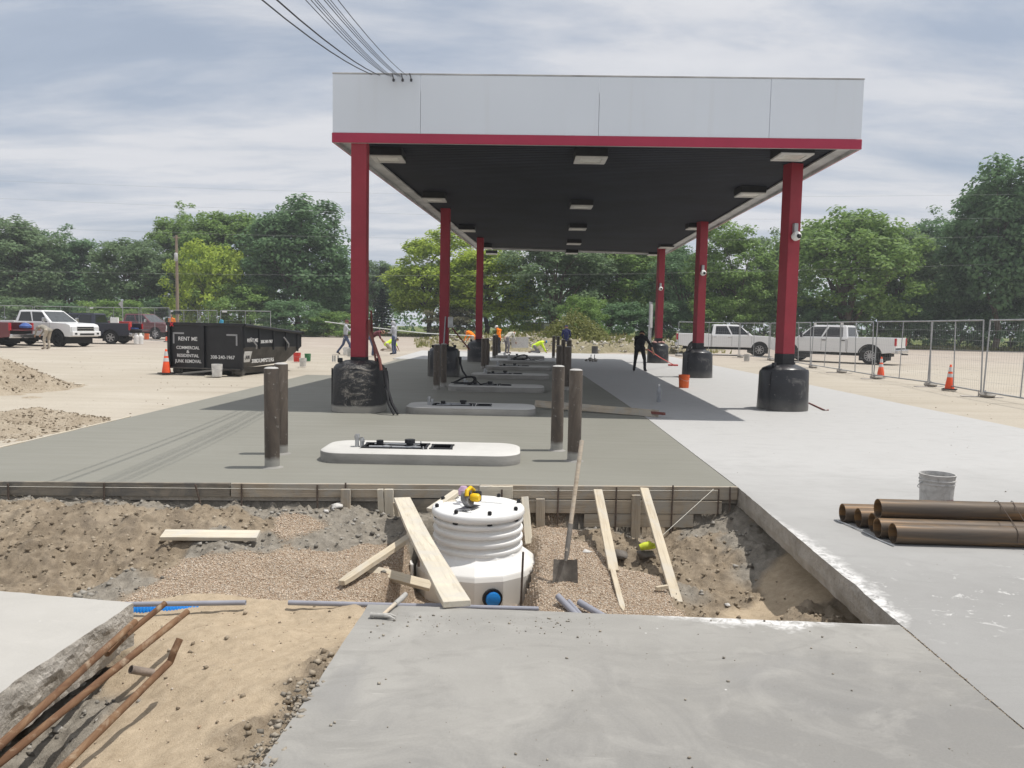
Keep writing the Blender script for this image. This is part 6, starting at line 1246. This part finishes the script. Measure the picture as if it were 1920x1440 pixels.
V, T = stones(np.array([(0, 0, .12), (.25, .1, .08), (-.2, .05, .06), (.1, -.1, .05)]), np.array([.17, .13, .1, .1]), 77); tag(link('grey_bag', arr_mesh('grey_bag', V, T, MATS['sandbag']), None, G(1107, 678)), 'crumpled grey bag on the slab behind the bollards', 'bag')
for k in (0, 1): tag(MB().tube([(0, 0, 0), (0.02 * k, 0, 0.3)], 0.022, 8).build('anchor_stub', MATS['galvanised'], None, G(1108 + 6 * k, 676)), f'grey stub rising from the slab beside the crumpled bag, {"left" if k == 0 else "right"}', 'stub')
plank('concrete_panel', AY(975, 652, 45.2), AY(975, 632, 45.2), 1.0, 0.06, MATS['rock_pale'], 'leaning grey concrete slab piece beside the bent worker in plaid', 'slab piece', up=(0, -1, 0.2))
plank('loose_board', G(958, 656, .05), G(982, 654, .05), 0.5, 0.03, MATS['white_plastic'], 'white panel lying by the bent worker in plaid', 'panel')
plank('loose_board', G(93, 716, -.02), G(156, 721, -.02), 0.09, 0.03, MATS['lumber_pale'], 'stray lath lying on the lot at the left', 'board')
# ------------------------------------------------------------------ heaps of soil on the lot
def heap(name, cx, cy, rx, ry, h, seed, mat, label, cat=None, kind=None, res=0.06, amp=0.06, pw=1.3):
    x = np.arange(-rx * 1.25, rx * 1.25, res); y = np.arange(-ry * 1.25, ry * 1.25, res); X_, Y_ = np.meshgrid(x, y)
    d = np.sqrt((X_ / rx) ** 2 + (Y_ / ry) ** 2) + 0.16 * fbm(X_ + seed, Y_, 0.9, 3)
    b = np.clip(1 - d, 0, 1) ** pw; Z_ = h * b + amp * (fbm(X_ + seed * 3, Y_ + 5, 2.5, 5, 0.6)) * np.clip(b * 5, 0, 1) - 0.035 * (b <= 0)
    n_, m_ = X_.shape; ii = np.arange(n_ * m_).reshape(n_, m_); Qs = np.stack([ii[:-1, :-1], ii[:-1, 1:], ii[1:, 1:], ii[1:, :-1]], -1).reshape(-1, 4)
    keep = (b.ravel()[Qs] > 0).any(1); me = arr_mesh(name, np.stack([X_, Y_, Z_], -1).reshape(-1, 3), Qs[keep], MATS[mat], True)
    o = link(name, me, None, (cx, cy, -0.03)); tag(o, label, cat, kind=kind)
    def z_at(px, py):
        i = np.clip(((px - cx - x[0]) / res).astype(int), 0, m_ - 1); j = np.clip(((py - cy - y[0]) / res).astype(int), 0, n_ - 1); return Z_[j, i] - 0.03, b[j, i]
    return z_at
def soilmat(name, lo, mid, hi):
    t = NT(name); a = t.noise(2.2, 7, 0.65, 0.3); b = t.noise(30, 5, 0.7); c = t.ramp(a, [(0.3, lo), (0.5, mid), (0.72, hi)]); c = t.mix(0.3, c, t.ramp(b, [(0.35, mul(lo, 0.6)), (0.65, mul(hi, 1.15))])); t.color(c).set(0.95, 0, 0.1).bump(t.math('ADD', a, b), 0.8, 0.05)
soilmat('heap_gravel', (0.28, 0.225, 0.16), (0.41, 0.345, 0.262), (0.51, 0.445, 0.35)); soilmat('berm_soil', (0.16, 0.15, 0.075), (0.27, 0.235, 0.15), (0.40, 0.36, 0.27))
def strew(zf, name, label, n, x0, x1, y0, y1, s0, s1, mat, seed, parent=None, pw=3, thr=0.02):
    rs = np.random.RandomState(seed); x = rs.uniform(x0, x1, n); y = rs.uniform(y0, y1, n); z, b = zf(x, y); k = b > thr; S = s0 + (s1 - s0) * rs.rand(k.sum()) ** pw
    V, T = stones(np.stack([x[k], y[k], z[k] + S * 0.2], -1), S, seed); tag(link(name, arr_mesh(name, V, T, MATS[mat])), label, kind='stuff')
zf = heap('dirt_pile', -13.4, 17.0, 3.2, 3.4, 1.55, 3, 'heap_gravel', 'gravelly brown dirt pile at the left edge of the lot', 'dirt pile', res=0.05); strew(zf, 'pile_stones', 'stones and clods over the dirt pile', 6000, -17, -9.5, 13, 21, 0.008, 0.04, 'dirt_clod', 41)
zf = heap('disturbed_soil', -8.2, 11.4, 1.75, 2.3, 0.10, 9, 'heap_gravel', 'strip of churned soil beside the fresh slab', kind='stuff', res=0.04, amp=0.05, pw=0.7); strew(zf, 'soil_lumps', 'small clods on the churned soil strip', 6000, -10.2, -6.55, 9, 14, 0.006, 0.026, 'dirt_clod', 42)
zb = heap('rubble_berm', 4.0, 62.0, 11.0, 13.0, 0.85, 5, 'berm_soil', 'low rubble and weed berm behind the slab', kind='structure', res=0.25, amp=0.22, pw=0.5); strew(zb, 'rubble_stones', 'pale broken stones over the berm', 9000, -7, 15, 49, 75, 0.03, 0.2, 'rubble_stone', 43, pw=3.5)
strew(lambda x, y: (np.full_like(x, -0.03), np.ones_like(x)), 'lot_grit', 'scattered grit and clods over the lot', 900, -20, -6.6, 9, 34, 0.005, 0.022, 'dirt_clod', 44, pw=4)
strew(lambda x, y: (np.full_like(x, -0.03), np.ones_like(x)), 'lot_grit', 'scattered grit on the right lot', 500, 9.3, 20, 10, 36, 0.005, 0.02, 'dirt_clod', 45, pw=4)

# ------------------------------------------------------------------ grass
t = NT('grass_ground'); a = t.noise(0.12, 6, 0.6, 0.4); b = t.noise(1.5, 6, 0.7); c = t.ramp(a, [(0.3, (0.085, 0.12, 0.030)), (0.55, (0.14, 0.175, 0.05)), (0.75, (0.24, 0.225, 0.095))]); c = t.mix(0.4, c, t.ramp(b, [(0.3, (0.06, 0.085, 0.025)), (0.7, (0.24, 0.25, 0.10))])); t.color(c).set(0.95, 0, 0.1).bump(b, 0.6, 0.2)
gm = MB()
def wavy(x0, x1, y, amp, seed, n=60): return [(x0 + (x1 - x0) * i / n, y + amp * mnoise.noise(Vector((i * 0.31 + seed, 0, 0)))) for i in range(n + 1)]
edge = wavy(-300, -9, 97, 3, 1) + wavy(-8, 13, 71, 2, 2, 20) + wavy(14, 20, 74, 1, 3, 5) + wavy(21, 300, 80, 2.5, 4)
gm.add([(x, y, -0.018) for x, y in edge] + [(300, 395, -0.018), (-300, 395, -0.018)], [tuple(range(len(edge) + 2))]); tag(gm.build('grass_verge', MATS['grass_ground']), kind='structure')
def leafmat(name, cols, trans=0.42):
    t = NT(name); g = t.n('ShaderNodeNewGeometry'); big = t.noise(0.35, 3, 0.6)
    c = t.ramp(g.outputs['Random Per Island'], [(i / (len(cols) - 1), k) for i, k in enumerate(cols)]); c = t.mix(t.math('MULTIPLY', t.mask(big, 0.35, 0.7), 0.5), c, cols[-1])
    t.color(c).set(0.6, 0, 0.2); tr = t.n('ShaderNodeBsdfTranslucent'); t.l(t.mix(0.5, c, cols[-1]), tr.inputs[0]); mx = t.n('ShaderNodeMixShader'); mx.inputs[0].default_value = trans
    t.l(t.b.outputs[0], mx.inputs[1]); t.l(tr.outputs[0], mx.inputs[2]); t.l(mx.outputs[0], t.out.inputs[0]); return t.m
leafmat('grass_blade', [(0.07, 0.11, 0.025), (0.16, 0.19, 0.05), (0.32, 0.29, 0.13)])
rs = np.random.RandomState(61)
def tufts(n, f):
    x, y = f(n); z = zb(x, y)[0]; z = np.where((np.abs(x - 4) < 13) & (y < 76), np.maximum(z, -0.02), -0.02); h = rs.uniform(0.12, 0.5, n); a = rs.rand(n) * 6.28; w = rs.uniform(0.05, 0.14, n); lx, ly = rs.normal(0, 0.12, n), rs.normal(0, 0.12, n)
    return np.stack([np.stack([x - w * np.cos(a), y - w * np.sin(a), z], -1), np.stack([x + w * np.cos(a), y + w * np.sin(a), z], -1), np.stack([x + lx, y + ly, z + h], -1)], 1)
W_ = np.concatenate([tufts(9000, lambda n: (rs.uniform(16, 75, n), 79 + rs.exponential(3.5, n))), tufts(7000, lambda n: (rs.uniform(-75, -8, n), 96 + rs.exponential(4, n))), tufts(5000, lambda n: (rs.uniform(-7, 15, n), 52 + 22 * rs.rand(n) ** 0.6)), tufts(5000, lambda n: (rs.uniform(-9, 22, n), 70 + rs.exponential(8, n)))])
tag(link('grass', arr_mesh('grass', W_.reshape(-1, 3), np.arange(len(W_) * 3).reshape(-1, 3), MATS['grass_blade'])), 'rough grass along the edge of the lot', kind='stuff')

# ------------------------------------------------------------------ trees
leafmat('leaf_dark', [(0.066, 0.132, 0.062), (0.115, 0.21, 0.096), (0.18, 0.29, 0.138)]); leafmat('leaf_grey', [(0.09, 0.152, 0.074), (0.15, 0.228, 0.112), (0.22, 0.305, 0.155)]); leafmat('leaf_mid', [(0.088, 0.168, 0.044), (0.165, 0.275, 0.07), (0.255, 0.37, 0.11)])
leafmat('leaf_bright', [(0.17, 0.255, 0.034), (0.32, 0.43, 0.056), (0.47, 0.57, 0.10)]); leafmat('needle', [(0.025, 0.045, 0.035), (0.048, 0.075, 0.055), (0.08, 0.11, 0.085)]); leafmat('leaf_dry', [(0.09, 0.085, 0.05), (0.15, 0.14, 0.085), (0.20, 0.19, 0.12)])
pm('bark', (0.13, 0.105, 0.08), 0.35, 3, 0.95, bump=0.7, bsc=14, stretch=(1, 1, 0.25))
def leaf_cards(P, N, size, rs):
    n = len(P); r = rs.normal(0, 1, (n, 3)); N = N + 0.75 * r; N /= np.linalg.norm(N, axis=1, keepdims=True); t_ = np.cross(N, rs.normal(0, 1, (n, 3))); t_ /= np.linalg.norm(t_, axis=1, keepdims=True); b_ = np.cross(N, t_)
    s = size * rs.uniform(0.6, 1.3, (n, 1)); V = np.stack([P - t_ * s * 0.62, P - b_ * s * 0.38 + N * s * 0.08, P + t_ * s * 0.62, P + b_ * s * 0.38 + N * s * 0.08], 1)
    return V
def tree_mesh(seed, H=14.0, Rr=5.0, c0=0.2, nlimb=13, nclump=170, nleaf=15000, leaf=0.26, rc=0.95, shell=0.5, top=1.0, trunk=0.26, fork=0.3):
    rs = np.random.RandomState(seed); cz = (c0 + 1) / 2 * H; rz = (1 - c0) / 2 * H; mb = MB()
    lobes = rs.normal(0, 1, (9, 3)); lobes /= np.linalg.norm(lobes, axis=1, keepdims=True); lk = rs.uniform(-0.28, 0.32, 9)
    def lobe(d): return 0.86 + (np.exp(-((1 - d @ lobes.T) * 3.2)) * lk).sum(-1)
    wob = [Vector((rs.normal(0, 0.12 * k), rs.normal(0, 0.12 * k), H * 0.62 * k / 6)) for k in range(7)]
    mb.tube([wob[0] - Vector((0, 0, 0.3))] + wob, [trunk * 1.5] + [trunk * (1 - 0.11 * k) for k in range(7)], 9); tips = []
    for i in range(nlimb):
        k = min(6, max(1, int(6 * (fork + (1 - fork) * (i + rs.rand()) / nlimb)))); s = wob[k]; a = 2.4 * i + rs.uniform(-0.4, 0.4); el = rs.uniform(-0.15, 1.2); d = np.array([math.cos(a) * math.cos(el), math.sin(a) * math.cos(el), math.sin(el)])
        e = Vector((0, 0, cz)) + Vector(d * np.array([Rr, Rr, rz]) * float(lobe(d[None])[0]) * rs.uniform(0.72, 0.95)); m = s.lerp(e, 0.5) + Vector((0, 0, rs.uniform(-0.3, 0.9))); r0 = trunk * (0.62 - 0.05 * k)
        mb.tube([s, s.lerp(m, 0.5) + Vector((0, 0, 0.2)), m, m.lerp(e, 0.6), e], [r0, r0 * 0.75, r0 * 0.5, r0 * 0.3, r0 * 0.08], 6)
        for j in range(4):
            q = m.lerp(e, rs.uniform(-0.3, 0.8)); f = q + Vector((rs.normal(0, 1.1), rs.normal(0, 1.1), rs.uniform(0.1, 1.7))); mb.tube([q, q.lerp(f, 0.5) + Vector((0, 0, 0.15)), f], [r0 * 0.3, r0 * 0.2, r0 * 0.05], 5); tips.append(f)
        tips.append(e)
    d = rs.normal(0, 1, (nclump, 3)); d /= np.linalg.norm(d, axis=1, keepdims=True); d[:, 2] = np.where(d[:, 2] < -0.75, -d[:, 2], d[:, 2]); rr = (shell + (1 - shell) * rs.rand(nclump) ** 0.6) * lobe(d)
    C = np.array([0, 0, cz]) + d * rr[:, None] * np.array([Rr, Rr, rz]); C = np.concatenate([C, np.array([tuple(p) for p in tips])]); cr = rc * rs.uniform(0.55, 1.35, len(C))
    w = cr ** 2; w /= w.sum(); ci = rs.choice(len(C), nleaf, p=w); o = rs.normal(0, 1, (nleaf, 3)); o /= np.linalg.norm(o, axis=1, keepdims=True); o *= (rs.rand(nleaf, 1) ** 0.42); P = C[ci] + o * cr[ci, None] * np.array([1.0, 1.0, 0.72])
    N = o * 0.6 + (P - np.array([0, 0, cz * 0.8])) / Rr * 0.5 + np.array([0, 0, 0.7]); V = leaf_cards(P, N, leaf, rs); V[..., 2] = np.maximum(V[..., 2], 0.15)
    return mb.mesh('trunk', MATS['bark'], smooth=True), arr_mesh('crown', V.reshape(-1, 3), np.arange(nleaf * 4).reshape(-1, 4), MATS['leaf_dark'])
def spruce_mesh(seed, H=9.0, Rr=2.1, nleaf=6500):
    rs = np.random.RandomState(seed); mb = MB().tube([(0, 0, -0.2), (0, 0, H * 0.5), (0, 0, H)], [0.17, 0.1, 0.02], 7); h = rs.rand(nleaf) ** 0.75; lay = np.floor(h * 17) / 17; a = rs.rand(nleaf) * 6.283; sw = 0.75 + 0.25 * np.sin(a * 7 + lay * 40)
    r = Rr * (1 - lay) * sw * rs.rand(nleaf) ** 0.45 + 0.05; z = H * (0.05 + 0.93 * lay) + 0.35 - r * 0.28 + rs.normal(0, 0.08, nleaf); P = np.stack([r * np.cos(a), r * np.sin(a), np.clip(z, 0.15, H)], -1); N = np.stack([np.cos(a) * 0.5, np.sin(a) * 0.5, np.full(nleaf, 0.9)], -1)
    V = leaf_cards(P, N, 0.2, rs); return mb.mesh('trunk', MATS['bark'], smooth=True), arr_mesh('crown', V.reshape(-1, 3), np.arange(nleaf * 4).reshape(-1, 4), MATS['needle'])
TV = {'A': tree_mesh(101, nleaf=26000, nclump=230, c0=0.0, leaf=0.3, rc=1.0), 'A2': tree_mesh(117, nleaf=24000, nclump=210, c0=0.0, Rr=4.8, rc=0.95, leaf=0.3), 'B': tree_mesh(131, nleaf=18000, leaf=0.28, nclump=150, c0=0.05, rc=0.85, shell=0.45, nlimb=18, trunk=0.24, fork=0.15), 'B2': tree_mesh(139, nleaf=19000, leaf=0.28, nclump=160, c0=0.05, rc=0.9, shell=0.4, nlimb=17, fork=0.12, trunk=0.3),
      'C': tree_mesh(151, nleaf=26000, nclump=250, c0=0.02, rc=0.85, shell=0.6, leaf=0.28), 'C2': tree_mesh(163, nleaf=25000, nclump=230, c0=0.02, rc=0.9, shell=0.58, leaf=0.28), 'E': tree_mesh(171, H=5.0, Rr=3.2, c0=-0.25, nleaf=9500, nclump=110, nlimb=8, rc=0.6, trunk=0.07, leaf=0.2, fork=0.05), 'S': spruce_mesh(5)}
DIM = {'E': (5.0, 3.2), 'S': (9.0, 2.1)}
tcount = 0
def tree(px, Y_, top, hw, var, col, label, cat='tree', name='tree', group=None):
    global tcount; tcount += 1
    b = AY(px, 600, Y_); H0, R0 = DIM.get(var, (14.0, 5.0)); h = AY(px, top, Y_).z; w = hw * 1.22 / F * Y_
    T = thing(name, label, cat, (b.x, Y_, -0.03), tcount * 1.7, group); T.scale = (w / R0, w / R0, h / (H0 * 1.02))
    tm, cm = TV[var]; link('trunk', tm, T); c = link('crown', cm, T); c.material_slots[0].link = 'OBJECT'; c.material_slots[0].material = MATS[col]; return T
G_ = 'trees around the lot'
for a in ((-75, 96, 398, 85, 'B2', 'leaf_dark', 'dark cottonwood cut by the left edge of the view'), (22, 92, 404, 80, 'A', 'leaf_grey', 'grey-green tree above the white pickup at the left'), (128, 99, 438, 66, 'A2', 'leaf_dark', 'dark lower tree second from the left'), (252, 93, 430, 76, 'B', 'leaf_grey', 'thin-leaved grey-green tree left of the utility pole'),
          (348, 102, 398, 62, 'A2', 'leaf_mid', 'tall mid-green tree just right of the utility pole'), (428, 97, 381, 82, 'C2', 'leaf_mid', 'broad mid-green tree above the dumpster'), (556, 90, 370, 92, 'A', 'leaf_dark', 'large dark green tree left of the nearest left column'), (634, 108, 508, 42, 'A2', 'leaf_dark', 'low dark tree tucked left of the nearest left column'),
          (708, 118, 476, 48, 'B', 'leaf_grey', 'grey-green tree just right of the nearest left column'), (805, 100, 436, 76, 'C', 'leaf_bright', 'bright green maple left of the second left column'), (912, 98, 452, 84, 'C2', 'leaf_bright', 'bright green maple behind the farthest left column'),
          (1035, 94, 418, 84, 'B2', 'leaf_grey', 'tall loose cottonwood seen under the canopy, left one'), (1148, 99, 412, 86, 'B', 'leaf_mid', 'airy cottonwood with sky gaps seen under the canopy'), (1222, 108, 440, 62, 'A2', 'leaf_dark', 'dark tree behind the farthest right column'), (1290, 93, 452, 66, 'B2', 'leaf_dark', 'dark tree left of the middle right column'),
          (1378, 84, 430, 72, 'C', 'leaf_mid', 'bright leafy tree behind the far white pickup'), (1447, 98, 446, 58, 'A2', 'leaf_grey', 'grey-green tree left of the nearest right column'), (1590, 83, 372, 104, 'B2', 'leaf_mid', 'big spreading cottonwood right of the nearest right column'), (1688, 88, 402, 72, 'B', 'leaf_grey', 'thin-leaved tree between the two big right trees'), (1752, 95, 408, 66, 'A2', 'leaf_dark', 'darker tree left of the tall right-hand one'),
          (1868, 80, 296, 96, 'A', 'leaf_dark', 'tallest dark tree at the right edge'), (1985, 84, 330, 92, 'B2', 'leaf_dark', 'dark tree cut by the right edge of the view')):
    tree(*a, group=G_)
tree(716, 99, 538, 30, 'S', 'needle', 'dark conical spruce right of the nearest left column', name='spruce_tree', group=G_)
SH = 'shrubs below the trees'
for k, (px, Y_, top, hw, col, lab) in enumerate(((35, 84, 560, 60, 'leaf_grey', 'grey-green shrub behind the white pickup'), (125, 86, 572, 55, 'leaf_dark', 'dark shrub behind the dark blue pickup'), (215, 86, 566, 55, 'leaf_mid', 'shrub left of the utility pole foot'), (300, 90, 560, 50, 'leaf_dark', 'dark shrub at the utility pole'), (398, 88, 466, 62, 'leaf_bright', 'bright green young tree above the dumpster letters'), (462, 86, 540, 58, 'leaf_mid', 'mid-green shrub above the dumpster end'),
                                                  (545, 84, 566, 60, 'leaf_dark', 'dark shrub right of the dumpster'), (612, 84, 586, 46, 'leaf_mid', 'low shrub left of the striding worker'), (650, 92, 560, 40, 'leaf_dark', 'dark shrub behind the nearest left column'), (850, 94, 582, 46, 'leaf_dry', 'dull brownish bush below the bright maples'), (960, 96, 560, 44, 'leaf_bright', 'bright low bush under the right maple'), (1095, 80, 560, 40, 'leaf_mid', 'leafy bush above the brush pile'),
                                                  (1165, 88, 572, 60, 'leaf_dark', 'dark thicket left of the farthest right column'), (1255, 86, 570, 52, 'leaf_dark', 'dark thicket right of the farthest right column'), (1340, 80, 560, 50, 'leaf_mid', 'mid-green shrub behind the far white pickup'), (1430, 84, 566, 48, 'leaf_mid', 'shrub left of the nearest right column foot'), (1530, 84, 560, 56, 'leaf_dark', 'dark shrub above the near white pickup cab'), (1625, 86, 566, 56, 'leaf_mid', 'shrub above the near white pickup bed'), (1712, 85, 560, 54, 'leaf_dark', 'dark shrub right of the near white pickup'), (1800, 86, 548, 58, 'leaf_dark', 'dark shrub above the near traffic cone'), (1895, 82, 555, 60, 'leaf_dark', 'dark shrub at the right edge under the tallest tree'))):
    tree(px, Y_, top, hw, 'E', col, lab, 'shrub', 'shrub', SH)
# brush pile: cut branches with wilting leaves
rs = np.random.RandomState(81); bp = thing('brush_pile', 'heap of cut leafy branches behind the far bollards', 'brush pile', (AY(1078, 600, 57).x, 57, 0.2)); mb = MB()
for k in range(46):
    a = rs.rand() * 6.28; r = 2.7 * rs.rand() ** 0.5; z = 2.1 * (1 - r / 2.6) * rs.rand(); p = Vector((r * math.cos(a), r * math.sin(a) * 0.7, z)); q = p + Vector((rs.normal(0, 0.7), rs.normal(0, 0.5), rs.uniform(0.1, 0.7))); mb.tube([p, p.lerp(q, 0.5) + Vector((0, 0, 0.1)), q], [0.03, 0.02, 0.008], 5)
mb.build('branches', MATS['bark'], bp); n = 5200; a = rs.rand(n) * 6.28; r = 3.0 * rs.rand(n) ** 0.5; z = np.maximum(0.05, (2.9 * np.clip(1 - r / 3.1, 0, 1) ** 0.8 + 0.25 * np.sin(a * 5)) * rs.rand(n) ** 0.4); P_ = np.stack([r * np.cos(a), r * np.sin(a) * 0.7, z], -1)
V = leaf_cards(P_, P_ * 0.3 + np.array([0, -0.2, 0.6]), 0.17, rs); link('leaves', arr_mesh('leaves', V.reshape(-1, 3), np.arange(n * 4).reshape(-1, 4), leafmat('leaf_olive', [(0.09, 0.11, 0.03), (0.19, 0.21, 0.06), (0.28, 0.29, 0.11)])), bp)
# wood far behind, one mass
n = 42000; X_ = rs.uniform(-150, 160, n); Y_ = 125 + rs.uniform(0, 25, n); hh = 9.0 + 2.5 * fbm(X_, Y_ * 0 + 3, 0.07, 3) + 1.2 * fbm(X_, Y_, 0.4, 2); Z_ = hh * rs.rand(n) ** 0.75; P_ = np.stack([X_, Y_, np.maximum(Z_, 0.3)], -1)
V = leaf_cards(P_, np.tile(np.array([0, -0.6, 0.8]), (n, 1)), 0.62, rs); tag(link('distant_wood', arr_mesh('distant_wood', V.reshape(-1, 3), np.arange(n * 4).reshape(-1, 4), MATS['leaf_dark'])), 'far belt of dark woodland behind the lot trees', kind='stuff')

# ------------------------------------------------------------------ poles, signs, shed
pm('pole_wood', (0.24, 0.19, 0.145), 0.3, 4, 0.9, bump=0.4, stretch=(1, 1, 0.15))
b = AY(333, 600, 78); up = thing('utility_pole', 'wooden utility pole with a grey transformer left of the dumpster', 'utility pole', (b.x, 78, 0)); hT = AY(333, 441, 78).z
MB().tube([(0, 0, -0.2), (0, 0, hT * 0.5), (0, 0, hT)], [0.17, 0.15, 0.12], 12).build('pole', MATS['pole_wood'], up, smooth=True); MB().lathe([(0.14, 0.0), (0.17, 0.05), (0.17, 0.75), (0.12, 0.82)], 14, (0.05, -0.28, hT - 2.6)).build('transformer', MATS['trim_grey'], up, smooth=True); MB().box((0, 0, 2.3), (0.36, 0.36, 0.3)).build('band', MATS['black_paint'], up); MB().tube([(-0.35, 0, hT - 0.25), (0.35, 0, hT - 0.25)], 0.05, 6).build('crossarm', MATS['pole_wood'], up)
b = AY(228, 600, 60); sg = thing('road_sign', 'grey back of a diamond sign above the dark blue pickup', 'sign', (b.x, 60, 0)); MB().tube([(0.1, 0, 0), (0.1, 0, AY(228, 562, 60).z)], 0.03, 8).build('post', MATS['galvanised'], sg)
zc = AY(228, 570, 60).z; MB().prism([(-0.24, zc), (0.10, zc + 0.34), (0.13, zc), (0.10, zc - 0.34)], -0.01, 0.01, M=Matrix(((1, 0, 0), (0, 0, -1), (0, 1, 0)))).build('plate', MATS['trim_grey'], sg)
b = AY(1218, 640, 49.5); sg = thing('road_sign', 'narrow grey sign on two posts seen edge-on at the farthest right column', 'sign', (b.x, 49.5, 0), R(72)); hs = AY(1218, 566, 49.5).z
for x in (-0.35, 0.35): MB().box((x, 0, hs / 2), (0.09, 0.09, hs)).build('post', MATS['galvanised'], sg)
MB().box((0, -0.06, hs - 0.9), (1.1, 0.03, 1.5)).build('plate', MATS['trim_grey'], sg, bevel=0.01)
b = AY(1017, 600, 112); sd = thing('shed', 'small shed with a pale low roof beyond the bright maple', 'shed', (b.x, 112, 0), R(8))
MB().box((0, 0, 1.05), (4.6, 3.2, 2.1)).build('wall', pm('shed_wall', (0.20, 0.20, 0.19), 0.2, 2, 0.8), sd); mb = MB(); mb.prism([(-2.7, 2.1), (0, 2.75), (2.7, 2.1), (2.7, 2.22), (0, 2.88), (-2.7, 2.22)], -1.9, 1.9, M=Matrix(((1, 0, 0), (0, 0, -1), (0, 1, 0)))); mb.build('roof', pm('shed_roof', (0.58, 0.57, 0.54), 0.1, 2, 0.6), sd); MB().box((0.4, -1.61, 1.0), (0.9, 0.04, 1.9)).build('door', MATS['trim_grey'], sd); MB().box((-1.3, -1.61, 1.3), (0.8, 0.04, 0.7)).build('window', MATS['car_glass'], sd)

# ------------------------------------------------------------------ overhead wires
pm('wire_dark', (0.05, 0.052, 0.06), 0.2, 3, 0.6, bump=0)
WI = [((701, 141), 489, 0.014), ((713, 142), 516, 0.010), ((716, 143), 518, 0.008), ((727, 142), 571, 0.008), ((731, 144), 581, 0.008), ((735, 145), 588, 0.007), ((738, 145), 593, 0.007), ((749, 145), 606, 0.008), ((752, 145), 612, 0.007), ((754, 145), 618, 0.007), ((765, 143), 632, 0.008)]
WO = ['leftmost', 'second from the left', 'third from the left', 'fourth from the left', 'fifth from the left', 'sixth, middle one', 'fifth from the right', 'fourth from the right', 'third from the right', 'second from the right', 'rightmost']
for i, ((px, py), pt, r) in enumerate(WI):
    S = AY(px, py, 14.62); Mi = AY(pt, -2, 8.4); E = Vector((-4.3 + 0.1 * i, -12, 6.6)); pts = []
    for k in range(25):
        y = S.y + (E.y - S.y) * (k / 24) ** 1.15; l0 = (y - Mi.y) * (y - E.y) / ((S.y - Mi.y) * (S.y - E.y)); l1 = (y - S.y) * (y - E.y) / ((Mi.y - S.y) * (Mi.y - E.y)); l2 = (y - S.y) * (y - Mi.y) / ((E.y - S.y) * (E.y - Mi.y)); p = S * l0 + Mi * l1 + E * l2; p.y = y; pts.append(p)
    rod('service_wire', pts, r * 0.62, MATS['wire_dark'], f'dark service wire running up from the canopy top, {WO[i]} of the bundle', 'wire', 'service wires', 5)
for k, (px, py) in enumerate(((738, 146), (755, 146), (771, 146))):
    S = AY(px, py, 14.30); q = MB().tube([(-0.05, 0.2, 0.12), (-0.03, 0.02, 0.08), (0.0, -0.01, -0.02)], 0.011, 6).lathe([(0.0, -0.07), (0.022, -0.06), (0.024, -0.02), (0, -0.01)], 8).build('wire_hook', MATS['wire_dark'], None, S); tag(q, f'dark wire hook over the top edge of the canopy, {["left", "middle", "right"][k]} one', 'hook')
for k, (y0, y1, lab) in enumerate(((333, 362, 'highest'), (365, 408, 'second highest'), (420, 440, 'third'), (505, 488, 'lowest'))):
    A_, B_ = AY(-150, y0, 76), AY(2080, y1, 76); pts = [A_.lerp(B_, i / 12) - Vector((0, 0, 1.0 * math.sin(math.pi * i / 12))) for i in range(13)]; rod('power_line', pts, 0.007, pm('wire_mid', (0.34, 0.35, 0.35), 0.1, 3, 0.7, bump=0), f'thin utility line in front of the trees, {lab} of four', 'power line', seg=5)

# ------------------------------------------------------------------ thin summer haze
hz = bpy.data.materials.new('haze_air'); hz.use_nodes = True; ht = hz.node_tree; ht.nodes.clear(); ho = ht.nodes.new('ShaderNodeOutputMaterial'); hv = ht.nodes.new('ShaderNodeVolumePrincipled'); hv.inputs['Density'].default_value = 0.0008; hv.inputs['Color'].default_value = (0.86, 0.90, 0.95, 1); ht.links.new(hv.outputs[0], ho.inputs['Volume'])
tag(MB().box((0, 170, 18), (960, 1180, 40)).build('haze', hz), kind='stuff')
